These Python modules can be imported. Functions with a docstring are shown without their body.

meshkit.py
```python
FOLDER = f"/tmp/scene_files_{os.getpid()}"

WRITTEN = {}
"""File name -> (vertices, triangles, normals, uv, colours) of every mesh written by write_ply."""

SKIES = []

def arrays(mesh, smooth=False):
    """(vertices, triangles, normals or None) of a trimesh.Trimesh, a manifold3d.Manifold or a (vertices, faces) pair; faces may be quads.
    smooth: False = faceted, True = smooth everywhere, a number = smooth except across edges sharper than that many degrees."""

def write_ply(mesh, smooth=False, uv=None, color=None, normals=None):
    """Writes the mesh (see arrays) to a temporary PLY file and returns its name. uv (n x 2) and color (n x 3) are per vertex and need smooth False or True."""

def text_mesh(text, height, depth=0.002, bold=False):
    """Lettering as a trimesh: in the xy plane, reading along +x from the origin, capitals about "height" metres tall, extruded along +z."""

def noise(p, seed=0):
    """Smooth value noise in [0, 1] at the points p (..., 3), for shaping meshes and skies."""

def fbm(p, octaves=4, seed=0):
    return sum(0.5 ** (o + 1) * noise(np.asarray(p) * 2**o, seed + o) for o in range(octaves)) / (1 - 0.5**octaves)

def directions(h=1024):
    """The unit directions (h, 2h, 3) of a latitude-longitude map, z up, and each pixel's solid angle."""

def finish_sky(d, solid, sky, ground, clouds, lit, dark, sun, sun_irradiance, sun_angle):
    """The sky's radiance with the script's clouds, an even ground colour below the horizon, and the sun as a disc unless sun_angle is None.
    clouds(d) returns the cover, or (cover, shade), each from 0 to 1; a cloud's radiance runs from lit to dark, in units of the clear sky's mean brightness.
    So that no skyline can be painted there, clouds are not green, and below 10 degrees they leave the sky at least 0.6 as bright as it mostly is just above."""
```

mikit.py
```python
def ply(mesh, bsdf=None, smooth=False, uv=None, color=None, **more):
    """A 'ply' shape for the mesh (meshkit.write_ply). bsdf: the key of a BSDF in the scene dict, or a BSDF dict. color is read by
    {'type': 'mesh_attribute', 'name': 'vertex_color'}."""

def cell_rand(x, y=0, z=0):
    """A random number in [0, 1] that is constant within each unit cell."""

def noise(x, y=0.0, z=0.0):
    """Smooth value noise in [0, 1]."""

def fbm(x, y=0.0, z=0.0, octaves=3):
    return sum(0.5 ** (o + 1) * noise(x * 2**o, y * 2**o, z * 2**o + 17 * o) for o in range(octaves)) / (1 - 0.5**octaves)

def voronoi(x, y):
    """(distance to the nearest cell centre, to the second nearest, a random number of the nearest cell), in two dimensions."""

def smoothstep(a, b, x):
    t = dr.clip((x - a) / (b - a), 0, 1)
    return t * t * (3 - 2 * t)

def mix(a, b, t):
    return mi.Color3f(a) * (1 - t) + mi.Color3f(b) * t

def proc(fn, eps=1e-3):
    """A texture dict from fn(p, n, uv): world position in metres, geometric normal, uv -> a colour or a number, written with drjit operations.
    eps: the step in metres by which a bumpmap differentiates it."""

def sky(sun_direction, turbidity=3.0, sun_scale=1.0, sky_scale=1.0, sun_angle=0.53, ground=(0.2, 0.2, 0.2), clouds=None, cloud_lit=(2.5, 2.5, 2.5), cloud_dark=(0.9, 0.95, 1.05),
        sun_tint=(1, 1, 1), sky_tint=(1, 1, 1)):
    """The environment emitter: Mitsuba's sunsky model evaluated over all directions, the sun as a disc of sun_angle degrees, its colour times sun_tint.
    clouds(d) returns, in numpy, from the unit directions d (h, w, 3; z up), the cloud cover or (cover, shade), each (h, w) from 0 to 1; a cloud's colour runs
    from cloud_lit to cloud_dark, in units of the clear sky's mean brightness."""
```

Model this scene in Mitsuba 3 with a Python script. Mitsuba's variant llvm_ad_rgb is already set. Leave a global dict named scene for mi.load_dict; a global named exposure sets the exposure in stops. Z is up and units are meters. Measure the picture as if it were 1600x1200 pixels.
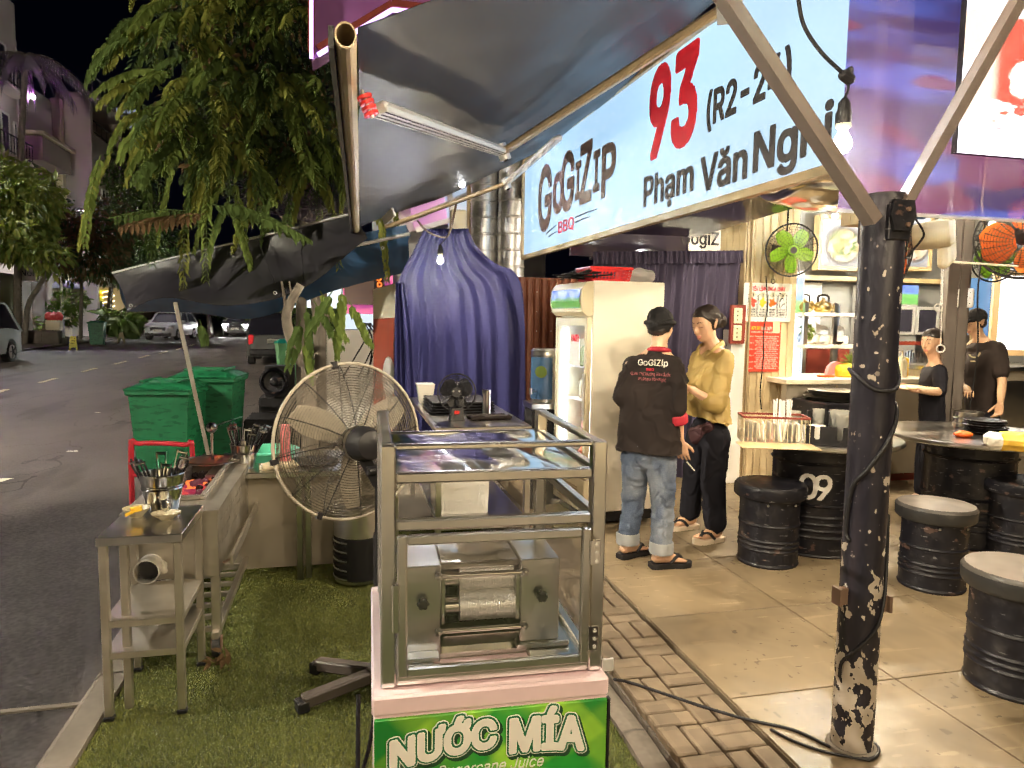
import math, random
import numpy as np, trimesh, mitsuba as mi, drjit as dr, mikit, meshkit
import manifold3d as m3
from shapely.geometry import Polygon, LineString, Point
from shapely.ops import unary_union
T = mi.ScalarTransform4f
random.seed(7); rng = np.random.default_rng(7)
scene, labels = {}, {}
# ---------------------------------------------------------------- camera, sky, exposure
exposure = 0.28
scene['camera'] = {'type': 'perspective', 'fov': 71.6111, 'fov_axis': 'x', 'near_clip': 0.05, 'far_clip': 900.0,
                   'to_world': T().look_at(list((0.000, 0.000, 1.620)), list((0.231, 0.969, 1.529)), list((0.007, 0.091, 0.996)))}
scene['night_sky'] = {**mikit.sky((0.2, 0.5, 0.8), turbidity=3, sun_scale=0.0, sky_scale=0.008, ground=(0.05, 0.05, 0.05), sky_tint=(0.6, 0.5, 1.0)), 'sampling_weight': 2.0}
# ---------------------------------------------------------------- helpers: materials
A = np.array
def rgb(c): return {'type': 'rgb', 'value': [float(x) for x in c]}
def pri(name, c, r=0.5, metal=0.0, spec=0.5, two=True, **k):
    base = c if isinstance(c, dict) else rgb(c)
    rough = r if isinstance(r, dict) else float(r)
    b = {'type': 'principled', 'base_color': base, 'roughness': rough, 'metallic': float(metal), 'specular': float(spec), **k}
    scene[name] = {'type': 'twosided', 'b': b} if two else b
    return name
def bump(name, c, r, fn, scale=1.0, eps=1e-3, metal=0.0, spec=0.5, **k):
    b = {'type': 'principled', 'base_color': c if isinstance(c, dict) else rgb(c), 'roughness': r if isinstance(r, dict) else float(r), 'metallic': float(metal), 'specular': float(spec), **k}
    scene[name] = {'type': 'twosided', 'b': {'type': 'bumpmap', 'arbitrary': mikit.proc(fn, eps), 'scale': float(scale), 'b': b}}
    return name
ss, mix, nz, fbm = mikit.smoothstep, mikit.mix, mikit.noise, mikit.fbm
# ---------------------------------------------------------------- helpers: scene entries
_count = {}
def uniq(k):
    if k not in scene and k not in labels and k not in _count: _count[k] = 0; return k
    _count[k] = _count.get(k, 0) + 1
    return f'{k}_{_count[k]:03d}'
def thing(name, label, cat, group=None, kind=None):
    k = uniq(name); labels[k] = {'label': label, 'category': cat}
    if group: labels[k]['group'] = group
    if kind: labels[k]['kind'] = kind
    return k
def lampd(rad, w=1.0): return {'type': 'area', 'sampling_weight': float(w), 'radiance': rad if isinstance(rad, dict) else rgb(rad)}
def put(key, mesh, mat, smooth=False, emit=None, w=1.0, **k):
    if emit is not None: k['emitter'] = lampd(emit, w)
    scene[key] = mikit.ply(mesh, mat, smooth=smooth, **k)
    return key
def part(par, name, mesh, mat, smooth=False, label=None, kind=None, **k):
    key = uniq(par + '__' + name); put(key, mesh, mat, smooth, **k)
    if label or kind: labels[key] = {}
    if label: labels[key]['label'] = label
    if kind: labels[key]['kind'] = kind
    return key
def solo(name, mesh, mat, label, cat, smooth=False, group=None, **k):
    key = thing(name, label, cat, group); put(key, mesh, mat, smooth, **k); return key
def struct(name, mesh, mat, smooth=False, **k):
    key = uniq(name); labels[key] = {'kind': 'structure'}; put(key, mesh, mat, smooth, **k); return key
# ---------------------------------------------------------------- helpers: meshes
def TM(v, f): return trimesh.Trimesh(np.asarray(v, float), np.asarray(f), process=False)
def cat(*ms):
    out = []
    for m in ms: out += list(m) if isinstance(m, (list, tuple)) else [m]
    return trimesh.util.concatenate(out)
def rotz(a): c, s = math.cos(a), math.sin(a); return A([[c, -s, 0], [s, c, 0], [0, 0, 1.0]])
def rotx(a): c, s = math.cos(a), math.sin(a); return A([[1, 0, 0], [0, c, -s], [0, s, c]])
def roty(a): c, s = math.cos(a), math.sin(a); return A([[c, 0, s], [0, 1, 0], [-s, 0, c]])
def tf(m, R=None, t=(0, 0, 0)):
    v = np.asarray(m.vertices, float)
    if R is not None: v = v @ np.asarray(R).T
    return TM(v + A(t, float), m.faces)
_BOXF = [[0, 1, 3], [0, 3, 2], [4, 6, 7], [4, 7, 5], [0, 4, 5], [0, 5, 1], [2, 3, 7], [2, 7, 6], [0, 2, 6], [0, 6, 4], [1, 5, 7], [1, 7, 3]]
_CH = None
def sbox(s, b=0.0):
    h = A(s, float) / 2
    if b <= 0: return TM([[x * h[0], y * h[1], z * h[2]] for x in (-1, 1) for y in (-1, 1) for z in (-1, 1)], _BOXF)
    b = min(b, h.min() * .98); v = []
    for x in (-1, 1):
        for y in (-1, 1):
            for z in (-1, 1):
                for k in range(3):
                    p = A([x, y, z]) * (h - b); p[k] = A([x, y, z])[k] * h[k]; v.append(p)
    global _CH
    if _CH is None:
        m = trimesh.convex.convex_hull(A(_unitch()))
        vv = A(_unitch()); idx = [int(np.argmin(((vv - q) ** 2).sum(1))) for q in m.vertices]
        _CH = A(idx)[m.faces]
    return TM(v, _CH)
def _unitch():
    v = []
    for x in (-1, 1):
        for y in (-1, 1):
            for z in (-1, 1):
                for k in range(3):
                    p = A([x, y, z]) * .8; p[k] = A([x, y, z])[k]; v.append(p)
    return v
def obox(c, s, R=None, b=0.0): return tf(sbox(s, b), R, c)
def box(x0, x1, y0, y1, z0, z1, b=0.0): return obox(((x0 + x1) / 2, (y0 + y1) / 2, (z0 + z1) / 2), (abs(x1 - x0), abs(y1 - y0), abs(z1 - z0)), None, b)
def frame_to(d, up=(0, 0, 1)):
    z = A(d, float); z /= np.linalg.norm(z); u = A(up, float)
    if abs(z @ u) > .98: u = A([1.0, 0, 0]) if abs(z[0]) < .9 else A([0, 1.0, 0])
    x = np.cross(u, z); x /= np.linalg.norm(x); return np.stack([x, np.cross(z, x), z], 1)
def beam(p0, p1, w, h, b=0.0, up=(0, 0, 1)):
    p0, p1 = A(p0, float), A(p1, float)
    return obox((p0 + p1) / 2, (w, h, np.linalg.norm(p1 - p0)), frame_to(p1 - p0, up), b)
def cyl(p0, p1, r0, r1=None, n=16):
    p0, p1 = A(p0, float), A(p1, float); r1 = r0 if r1 is None else r1; F = frame_to(p1 - p0); a = np.arange(n) * 2 * np.pi / n
    ring = np.cos(a)[:, None] * F[:, 0] + np.sin(a)[:, None] * F[:, 1]
    v = np.vstack([p0 + ring * r0, p1 + ring * r1, [p0], [p1]]); f = []
    for i in range(n):
        j = (i + 1) % n; f += [[i, j, n + j], [i, n + j, n + i], [2 * n, j, i], [2 * n + 1, n + i, n + j]]
    return TM(v, f)
def spline(pts, k=6):
    p = A(pts, float)
    if len(p) < 3: return p
    q = np.vstack([2 * p[0] - p[1], p, 2 * p[-1] - p[-2]]); out = []
    for i in range(len(p) - 1):
        a, b, c, d = q[i:i + 4]
        for t in np.arange(k) / k: out.append(.5 * (2 * b + (c - a) * t + (2 * a - 5 * b + 4 * c - d) * t * t + (3 * b - a - 3 * c + d) * t ** 3))
    return A(out + [p[-1]])
def tube(pts, r, n=8, k=0, cap=True):
    p = spline(pts, k) if k else A(pts, float); m = len(p)
    r = np.broadcast_to(np.interp(np.linspace(0, 1, m), np.linspace(0, 1, len(np.atleast_1d(r))), np.atleast_1d(r)), (m,))
    t = np.gradient(p, axis=0); t /= np.linalg.norm(t, axis=1, keepdims=True) + 1e-12
    x = frame_to(t[0])[:, 0]; v = []; a = np.arange(n) * 2 * np.pi / n
    for i in range(m):
        x = x - t[i] * (x @ t[i]); x /= np.linalg.norm(x) + 1e-12; y = np.cross(t[i], x)
        v.append(p[i] + r[i] * (np.cos(a)[:, None] * x + np.sin(a)[:, None] * y))
    f = []
    for i in range(m - 1):
        for j in range(n):
            q = (j + 1) % n; f += [[i * n + j, i * n + q, (i + 1) * n + q], [i * n + j, (i + 1) * n + q, (i + 1) * n + j]]
    v = np.vstack(v)
    if cap:
        v = np.vstack([v, [p[0]], [p[-1]]]); e = len(v) - 2
        for j in range(n):
            q = (j + 1) % n; f += [[e, q, j], [e + 1, (m - 1) * n + j, (m - 1) * n + q]]
    return TM(v, f)
def ring(c, R, r, nrm=(0, 0, 1), n=40, m=6, a0=0, a1=2 * math.pi):
    F = frame_to(nrm); full = abs(a1 - a0 - 2 * math.pi) < 1e-6
    a = np.linspace(a0, a1, n + 1); p = A(c) + R * (np.cos(a)[:, None] * F[:, 0] + np.sin(a)[:, None] * F[:, 1])
    return tube(p, r, m, cap=not full)
def lathe(prof, c=(0, 0, 0), n=32, axis=None, squash=1.0):
    p = A(prof, float); a = np.arange(n) * 2 * np.pi / n; m = len(p)
    v = np.stack([p[:, 0][:, None] * np.cos(a), p[:, 0][:, None] * np.sin(a) * squash, np.repeat(p[:, 1][:, None], n, 1)], -1).reshape(-1, 3); f = []
    for i in range(m - 1):
        for j in range(n):
            q = (j + 1) % n; f += [[i * n + j, i * n + q, (i + 1) * n + q], [i * n + j, (i + 1) * n + q, (i + 1) * n + j]]
    mesh = TM(v, f); F = None if axis is None else frame_to(axis)
    return tf(mesh, F, c)
def prism(poly, h, o=(0, 0, 0), R=None):
    "extrudes the 2-D polygon along its z by h"
    m = trimesh.creation.extrude_polygon(poly if hasattr(poly, 'exterior') else Polygon(poly), h, engine='earcut')
    return tf(m, R, o)
def ball(c, r, sub=2, s=(1, 1, 1)):
    m = trimesh.creation.icosphere(sub, 1.0); return TM(m.vertices * A(s) * r + A(c), m.faces)
XZ = A([[1, 0, 0], [0, 0, -1], [0, 1, 0]], float)       # local x->X, y->Z, z->-Y (faces the viewer)
def face(yaw=0.0): return rotz(yaw) @ XZ
def text(s, h, o, R=XZ, width=None, depth=0.003, bold=False, align='c', shear=0.0, fat=0.0):
    m = meshkit.text_mesh(s, h, depth, bold)
    if fat:
        w_ = A(m.vertices); shp = unary_union([Polygon(w_[f][:, :2]).buffer(1e-5) for f in m.faces if abs(w_[f][:, 2]).max() < 1e-6]).buffer(fat).simplify(h * .004)
        m = trimesh.util.concatenate([trimesh.creation.extrude_polygon(g_, depth, engine='earcut') for g_ in getattr(shp, 'geoms', [shp])])
    v = np.asarray(m.vertices, float)
    w = v[:, 0].max() - v[:, 0].min(); v[:, 0] -= v[:, 0].min()
    if width: v[:, 0] *= width / w; w = width
    if align == 'c': v[:, 0] -= w / 2
    v[:, 0] += shear * v[:, 1]
    return tf(TM(v, m.faces), R, o)
def grid(P, thick=0.0):
    "mesh of a grid of points (n, m, 3); with thick, a closed sheet"
    P = A(P, float); n, m = P.shape[:2]; v = P.reshape(-1, 3); i, j = np.meshgrid(np.arange(n - 1), np.arange(m - 1), indexing='ij')
    q = np.stack([i * m + j, i * m + j + 1, (i + 1) * m + j + 1, (i + 1) * m + j], -1).reshape(-1, 4)
    f = np.vstack([q[:, [0, 1, 2]], q[:, [0, 2, 3]]])
    if not thick: return TM(v, f)
    g = TM(v, f); nn = np.array(g.vertex_normals); w = v - nn * thick; N = len(v)
    e = list(range(m)) + [k * m + m - 1 for k in range(1, n)] + [(n - 1) * m + k for k in range(m - 2, -1, -1)] + [k * m for k in range(n - 2, 0, -1)]
    s = []
    for a, b in zip(e, e[1:] + e[:1]): s += [[a, N + a, N + b], [a, N + b, b]]
    return TM(np.vstack([v, w]), np.vstack([f, f[:, ::-1] + N, s]))
def glow(par, name, rows, fn, w, back=None):
    "lit picture: a grid of points, rows from bottom to top and left to right as seen from its front, with uv for the emitter"
    P = A(rows, float); n, m = P.shape[:2]; j, i = np.meshgrid(np.linspace(0, 1, m), np.linspace(0, 1, n))
    return part(par, name, grid(P), 'emitter_face', uv=np.stack([j.ravel(), i.ravel()], 1), emit=mikit.proc(fn), w=w)
def pane4(x0, x1, y, z0, z1): return [[(x0, y, z0), (x1, y, z0)], [(x0, y, z1), (x1, y, z1)]]
def hullof(spheres, seg=12):
    return m3.Manifold.batch_hull([m3.Manifold.sphere(float(r), seg).translate([float(c) for c in p]) for p, r in spheres])
def mesh_of(man):
    m = man.to_mesh(); return trimesh.Trimesh(np.array(m.vert_properties[:, :3], float), np.array(m.tri_verts), process=True)
def body(bones, length=0.02, it=8, cut=None):
    "one continuous smoothed skin round bones, each a list of (point, radius)"
    man = m3.Manifold.batch_boolean([hullof(b) for b in bones], m3.OpType.Add)
    if cut is not None: man = cut(man)
    m = mesh_of(man.refine_to_length(length)); trimesh.smoothing.filter_taubin(m, .5, -.53, it); return m
def crease(m, amp, freq, seed=0, stretch=(1, 1, 1)):
    "cloth folds: soft swell plus narrow creases"
    v = A(m.vertices); n = A(m.vertex_normals); q = v * freq * A(stretch); a = meshkit.fbm(q, 2, seed); b = meshkit.fbm(q * 1.3 + 5, 2, seed + 3)
    d = (a - .5) * 1.2 - .75 * np.exp(-((b - .5) / .035) ** 2) + .35 * np.exp(-((b - .57) / .04) ** 2) - .5 * np.exp(-((a - .5) / .03) ** 2)
    return TM(v + n * (amp * d)[:, None], m.faces)
def wrinkle(m, amp, freq, seed=0, stretch=(1, 1, 1)):
    v = A(m.vertices); n = A(m.vertex_normals)
    return TM(v + n * ((meshkit.fbm(v * freq * A(stretch), 3, seed) - .5) * 2 * amp)[:, None], m.faces)
def leafmesh(L, W, fold=.25, droop=.3):
    "a leaf of 8 triangles along +x, tip bent down"
    x = A([0, .3, .65, 1.0]) * L; w = A([.0, .5, .42, 0]) * W; z = -droop * L * (A([0, .3, .65, 1.0]) ** 2)
    v = [[0, 0, 0]]
    for k in (1, 2): v += [[x[k], -w[k], z[k] + fold * w[k]], [x[k], 0, z[k]], [x[k], w[k], z[k] + fold * w[k]]]
    v.append([x[3], 0, z[3]])
    return TM(v, [[0, 1, 2], [0, 2, 3], [1, 4, 5], [1, 5, 2], [2, 5, 6], [2, 6, 3], [4, 7, 5], [5, 7, 6]])
def place(m, P, D, roll, s=1.0):
    "copies mesh m at points P with +x along D, rolled, as one mesh"
    v0 = A(m.vertices); out = []; fs = []; s = np.broadcast_to(s, (len(P),))
    for i, (p, d) in enumerate(zip(P, D)):
        x = A(d, float); x /= np.linalg.norm(x) + 1e-9; u = A([0, 0, 1.0]) if abs(x[2]) < .95 else A([1.0, 0, 0])
        y = np.cross(u, x); y /= np.linalg.norm(y); z = np.cross(x, y); c, sn = math.cos(roll[i]), math.sin(roll[i])
        out.append(v0 @ np.stack([x, c * y + sn * z, -sn * y + c * z]) * s[i] + p); fs.append(A(m.faces) + i * len(v0))
    return TM(np.vstack(out), np.vstack(fs))
# ---------------------------------------------------------------- materials
def _dark_mask(p): return ss(-.55, .55, p.x + 4.5 - .12 * p.y + 2.2 * (fbm(p.x * 1.2, p.y * 1.2, 6.0, 4) - .5)) * ss(9.6, 7.0, p.y + 1.5 * fbm(p.x, p.y, 2.0, 3)) * ss(-1.0, -1.3, p.x)  # mask of a darker, bumpier area on the near road, noisy edge
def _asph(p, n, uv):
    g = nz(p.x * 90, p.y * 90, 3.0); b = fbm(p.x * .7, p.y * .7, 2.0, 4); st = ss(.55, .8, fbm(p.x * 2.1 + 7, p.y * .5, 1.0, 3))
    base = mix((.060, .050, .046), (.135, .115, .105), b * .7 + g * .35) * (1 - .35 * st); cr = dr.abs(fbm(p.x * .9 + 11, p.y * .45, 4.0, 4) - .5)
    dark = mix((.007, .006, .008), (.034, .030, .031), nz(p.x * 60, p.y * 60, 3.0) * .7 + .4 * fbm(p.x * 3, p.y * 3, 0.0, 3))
    return mix(base * (1 - .4 * (1 - ss(.002, .006, cr))), dark, _dark_mask(p))
bump('asphalt', mikit.proc(_asph), mikit.proc(lambda p, n, uv: .36 + .3 * fbm(p.x * 1.3, p.y * 1.3, 5.0, 3)), lambda p, n, uv: _dark_mask(p) * (.020 * nz(p.x * 32, p.y * 32, 1.0) + .008 * nz(p.x * 85, p.y * 85, 4.0)) + .006 * nz(p.x * 60, p.y * 60, 1.0) + .004 * nz(p.x * 150, p.y * 150, 1.0), 1.0, 2e-3)
bump('rough_asphalt', mikit.proc(lambda p, n, uv: mix((.008, .007, .009), (.034, .030, .031), nz(p.x * 70, p.y * 70, 3.0) * .7 + .4 * fbm(p.x * 3, p.y * 3, 0.0, 3))), .6, lambda p, n, uv: .022 * nz(p.x * 32, p.y * 32, 1.0) + .010 * nz(p.x * 85, p.y * 85, 4.0), 1.0, 2e-3)
def _conc(p, n, uv):
    b = fbm(p.x * 2.3, p.y * 2.3, p.z * 2.3, 4); cr = dr.abs(fbm(p.x * 1.1 + 3, p.y * 1.1, 9.0, 4) - .5)
    return mix((.075, .064, .052), (.175, .152, .125), b + .2 * (nz(p.x * 60, p.y * 60, p.z * 60) - .5)) * (1 - .5 * (1 - ss(0.0, .008, cr)))
bump('concrete', mikit.proc(_conc), .8, lambda p, n, uv: .004 * nz(p.x * 40, p.y * 40, p.z * 40), 1.0, 2e-3)
def _tile(p, n, uv):
    b = fbm(p.x * 1.7, p.y * 1.7, 4.0, 4); s = nz(p.x * 25 + 6 * fbm(p.x * 5, p.y * 5, 0.0, 2), p.y * 9, 1.0); t = mikit.cell_rand(dr.floor((p.x - 1.505) / .8), dr.floor(p.y / .8), 3.0)
    sc = ss(.80, .9, nz(p.x * 8 + 4 * nz(p.x * 3, p.y * 3, 1.0), p.y * 40, 2.0))
    st = ss(.56, .70, fbm(p.x * 2.6 + 9, p.y * 2.6, 1.0, 4)); sp = ss(.89, .93, nz(p.x * 38, p.y * 38, 2.0)) * ss(.4, .6, nz(p.x * 3, p.y * 3, 5.0))
    return mix((.088, .068, .041), (.178, .136, .082), b * .75 + s * .2 + t * .2) * (1 + .22 * sc) * (1 - .13 * st) * (1 - .4 * sp)
bump('floor_tile', mikit.proc(_tile), mikit.proc(lambda p, n, uv: .26 + .3 * fbm(p.x * 2.5, p.y * 2.5, 7.0, 3)), lambda p, n, uv: .0012 * fbm(p.x * 30, p.y * 30, 1.0, 2), 1.0, 2e-3)
pri('grout', (.12, .095, .062), .8)
bump('paver', mikit.proc(lambda p, n, uv: mix((.060, .045, .030), (.160, .120, .076), fbm(p.x * 9, p.y * 9, p.z * 9, 4) * .8 + .35 * mikit.cell_rand(dr.floor(p.x * 11), dr.floor(p.y * 5.5), 1.0))), .75, lambda p, n, uv: .003 * nz(p.x * 90, p.y * 90, p.z * 90), 1.0, 1e-3)
def _steelr(p, n, uv): return .10 + .22 * fbm(p.x * 6, p.y * 6, p.z * 6, 3)
def _steelc(p, n, uv): return mix((.54, .54, .52), (.80, .80, .78), fbm(p.x * 5 + 3, p.y * 5, p.z * 7, 3))
bump('steel', mikit.proc(_steelc), mikit.proc(_steelr), lambda p, n, uv: .0035 * fbm(p.x * 4, p.y * 4, p.z * 4, 2), 1.0, 3e-3, metal=1.0)
bump('steel_sheet', mikit.proc(lambda p, n, uv: mix((.55, .53, .50), (.75, .74, .71), fbm(p.x * 8, p.y * 8, p.z * 8, 2))), mikit.proc(lambda p, n, uv: .05 + .13 * ss(.45, .8, fbm(p.x * 9, p.y * 30, p.z * 9, 3))), lambda p, n, uv: .006 * fbm(p.x * 5, p.y * 3, p.z * 5, 2), 1.0, 3e-3, metal=1.0)
pri('chrome', (.75, .74, .72), .08, 1.0)
def _grillc(p, n, uv): return mix((.36, .32, .26), (.62, .59, .53), fbm(p.x * 7, p.y * 7, p.z * 9, 4))
pri('grill_steel', mikit.proc(_grillc), .36, .85)
pri('alu', (.74, .73, .71), .34, .6); pri('alu_tan', (.40, .31, .19), .40, .5)
pri('galv', mikit.proc(lambda p, n, uv: mix((.50, .49, .46), (.78, .77, .74), mikit.voronoi(p.x * 22 + p.y * 9, p.z * 22)[2])), .30, .8)
def _peel(p, n, uv):
    a = .6 * fbm(p.x * 19 + 4 * p.z, p.y * 19, p.z * 13, 4) + .4 * fbm(p.x * 60, p.y * 60, p.z * 34, 3); lo = ss(1.25, .05, p.z); k = ss(.665 - .19 * lo, .68 - .19 * lo, a)
    dots = ss(.83, .86, nz(p.x * 60, p.y * 60, p.z * 42)) * ss(.35, .6, nz(p.x * 5, p.y * 5, p.z * 3))
    side = ss(.045, .065, p.x - 1.81) * ss(.45, .6, fbm(p.x * 40, p.y * 40, p.z * 9, 2))
    under = mix((.30, .25, .19), (.42, .38, .33), nz(p.x * 30, p.y * 30, p.z * 30))
    return mix(mix((.006, .006, .011), (.022, .020, .026), fbm(p.x * 8, p.y * 8, p.z * 4, 2)), under, dr.clip(k + dots + .8 * side, 0, 1))
bump('peeling_paint', mikit.proc(_peel), .32, lambda p, n, uv: .004 * fbm(p.x * 19 + 4 * p.z, p.y * 19, p.z * 13, 4), 1.0, 2e-3, spec=.3)
bump('black_drum', mikit.proc(lambda p, n, uv: mix((.006, .006, .009), (.028, .026, .026), ss(.5, .85, fbm(p.x * 14, p.y * 14, p.z * 14, 4)) * .7) + mi.Color3f(.045, .025, .016) * ss(.66, .73, fbm(p.x * 16 + 3, p.y * 16, p.z * 22, 4)) * ss(.35, .6, nz(p.x * 4, p.y * 4, p.z * 7)) + mi.Color3f(.06) * ss(.86, .9, nz(p.x * 25, p.y * 25, p.z * 110))), .36, lambda p, n, uv: .002 * fbm(p.x * 12, p.y * 12, p.z * 12, 2), 1.0, 2e-3, spec=.3)
bump('tarp', mikit.proc(lambda p, n, uv: mix((.004, .007, .014), (.014, .019, .032), fbm(p.x * 2.2, p.y * .8, p.z * 2.2, 4))), mikit.proc(lambda p, n, uv: .34 + .2 * fbm(p.x * 4, p.y * 2, p.z * 4, 2)), lambda p, n, uv: .02 * fbm(p.x * 2.0, p.y * .9, p.z * 2.0, 3) + .0015 * nz(p.x * 60, p.y * 16, p.z * 60), 1.0, 4e-3)
bump('tarp_black', mikit.proc(lambda p, n, uv: mix((.004, .004, .006), (.015, .014, .019), fbm(p.x * 2.2, p.y * 2.2, p.z * 2.2, 4))), .36, lambda p, n, uv: .03 * fbm(p.x * 2.4, p.y * 1.2, p.z * 2.0, 3) + .01 * dr.abs(fbm(p.x * 3, p.y * 2, p.z * 5, 3) - .5), 1.0, 4e-3, spec=.6)
pri('cage_wire', (.12, .105, .085), .4, .4)
pri('tarp_blue', mikit.proc(lambda p, n, uv: mix((.012, .035, .085), (.03, .08, .16), fbm(p.x * 3, p.y * 3, p.z * 3, 3))), .38)
pri('cloth_blue', mikit.proc(lambda p, n, uv: mix((.011, .013, .062), (.024, .025, .10), fbm(p.x * 3, p.y * 3, p.z * 1.2, 3))), .7, spec=.2, sheen=.4)
pri('cloth_dark', (.028, .023, .052), .8, sheen=.4)
for nm, c in (('leaf_green', (.12, .165, .042)), ('leaf_dark', (.065, .10, .03)), ('leaf_yellow', (.19, .21, .05)), ('leaf_brown', (.13, .085, .045)), ('leaf_deep', (.05, .075, .035)), ('palm_lit_violet', (.13, .11, .14))):  # violet light on the palm fronds is put into their leaf colour
    scene[nm] = {'type': 'principledthin', 'base_color': rgb(c), 'roughness': .45, 'diff_trans': .7, 'spec_trans': 0.0}
pri('base_brown', (.045, .036, .032), .5)
pri('brace_steel', (.13, .105, .092), .45); pri('banner_red', (.30, .06, .035), .5)
pri('fan_tan', (.42, .38, .31), .4); pri('fridge_white', (.72, .67, .56), .28)
pri('bark', mikit.proc(lambda p, n, uv: mix((.07, .06, .05), (.22, .19, .15), fbm(p.x * 14, p.y * 14, p.z * 5, 4))), .85)
def _blade(p, n, uv): return mix((.055, .085, .016), (.22, .235, .055), fbm(p.x * 2.0, p.y * 2.0, 0.0, 3) * .6 + .5 * nz(p.x * 70, p.y * 70, 2.0))
pri('turf_blade', mikit.proc(_blade), .5); pri('turf_base', (.028, .034, .010), .9)
def _wall(p, n, uv): return mix((.42, .36, .33), (.60, .53, .48), fbm(p.x * .4, p.y * .4, p.z * .25, 4))
pri('stucco', mikit.proc(_wall), .85)
pri('stucco_dark', (.16, .11, .10), .85); pri('shutter', (.05, .055, .03), .6); pri('dark_glass', (.02, .02, .03), .1)
pri('white_paint', (.72, .70, .66), .45); pri('cream', (.62, .54, .36), .5); pri('white_plastic', (.75, .73, .68), .35)
pri('black_plastic', (.010, .010, .012), .40, spec=.35); pri('black_matte', (.009, .009, .010), .8, spec=.2); pri('rubber', (.02, .02, .02), .7)
pri('bin_green', mikit.proc(lambda p, n, uv: mix((.003, .055, .022), (.006, .105, .04), fbm(p.x * 6, p.y * 6, p.z * 6, 4)) * (1 - .35 * ss(.55, .7, fbm(p.x * 13, p.y * 13, p.z * 30, 3)))), .42); pri('bin_teal', (.01, .20, .16), .42); pri('bin_lime', (.10, .26, .12), .45)
pri('red_paint', (.42, .015, .03), .35); pri('red_plastic', (.62, .02, .02), .32); pri('orange_plastic', (.75, .12, .02), .35)
pri('green_plastic', (.16, .36, .02), .35); pri('mint', (.12, .55, .36), .35); pri('pink', (.80, .20, .24), .4); pri('pink_paint', (.70, .52, .55), .4)
pri('beige_plastic', (.58, .50, .34), .4); pri('yellow_paint', (.70, .50, .02), .45); pri('road_paint', (.60, .52, .30), .6)
pri('brown_metal', mikit.proc(lambda p, n, uv: mix((.15, .045, .02), (.24, .085, .045), fbm(p.x * 4, p.y * 4, p.z * 3, 3))), .45)
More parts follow.
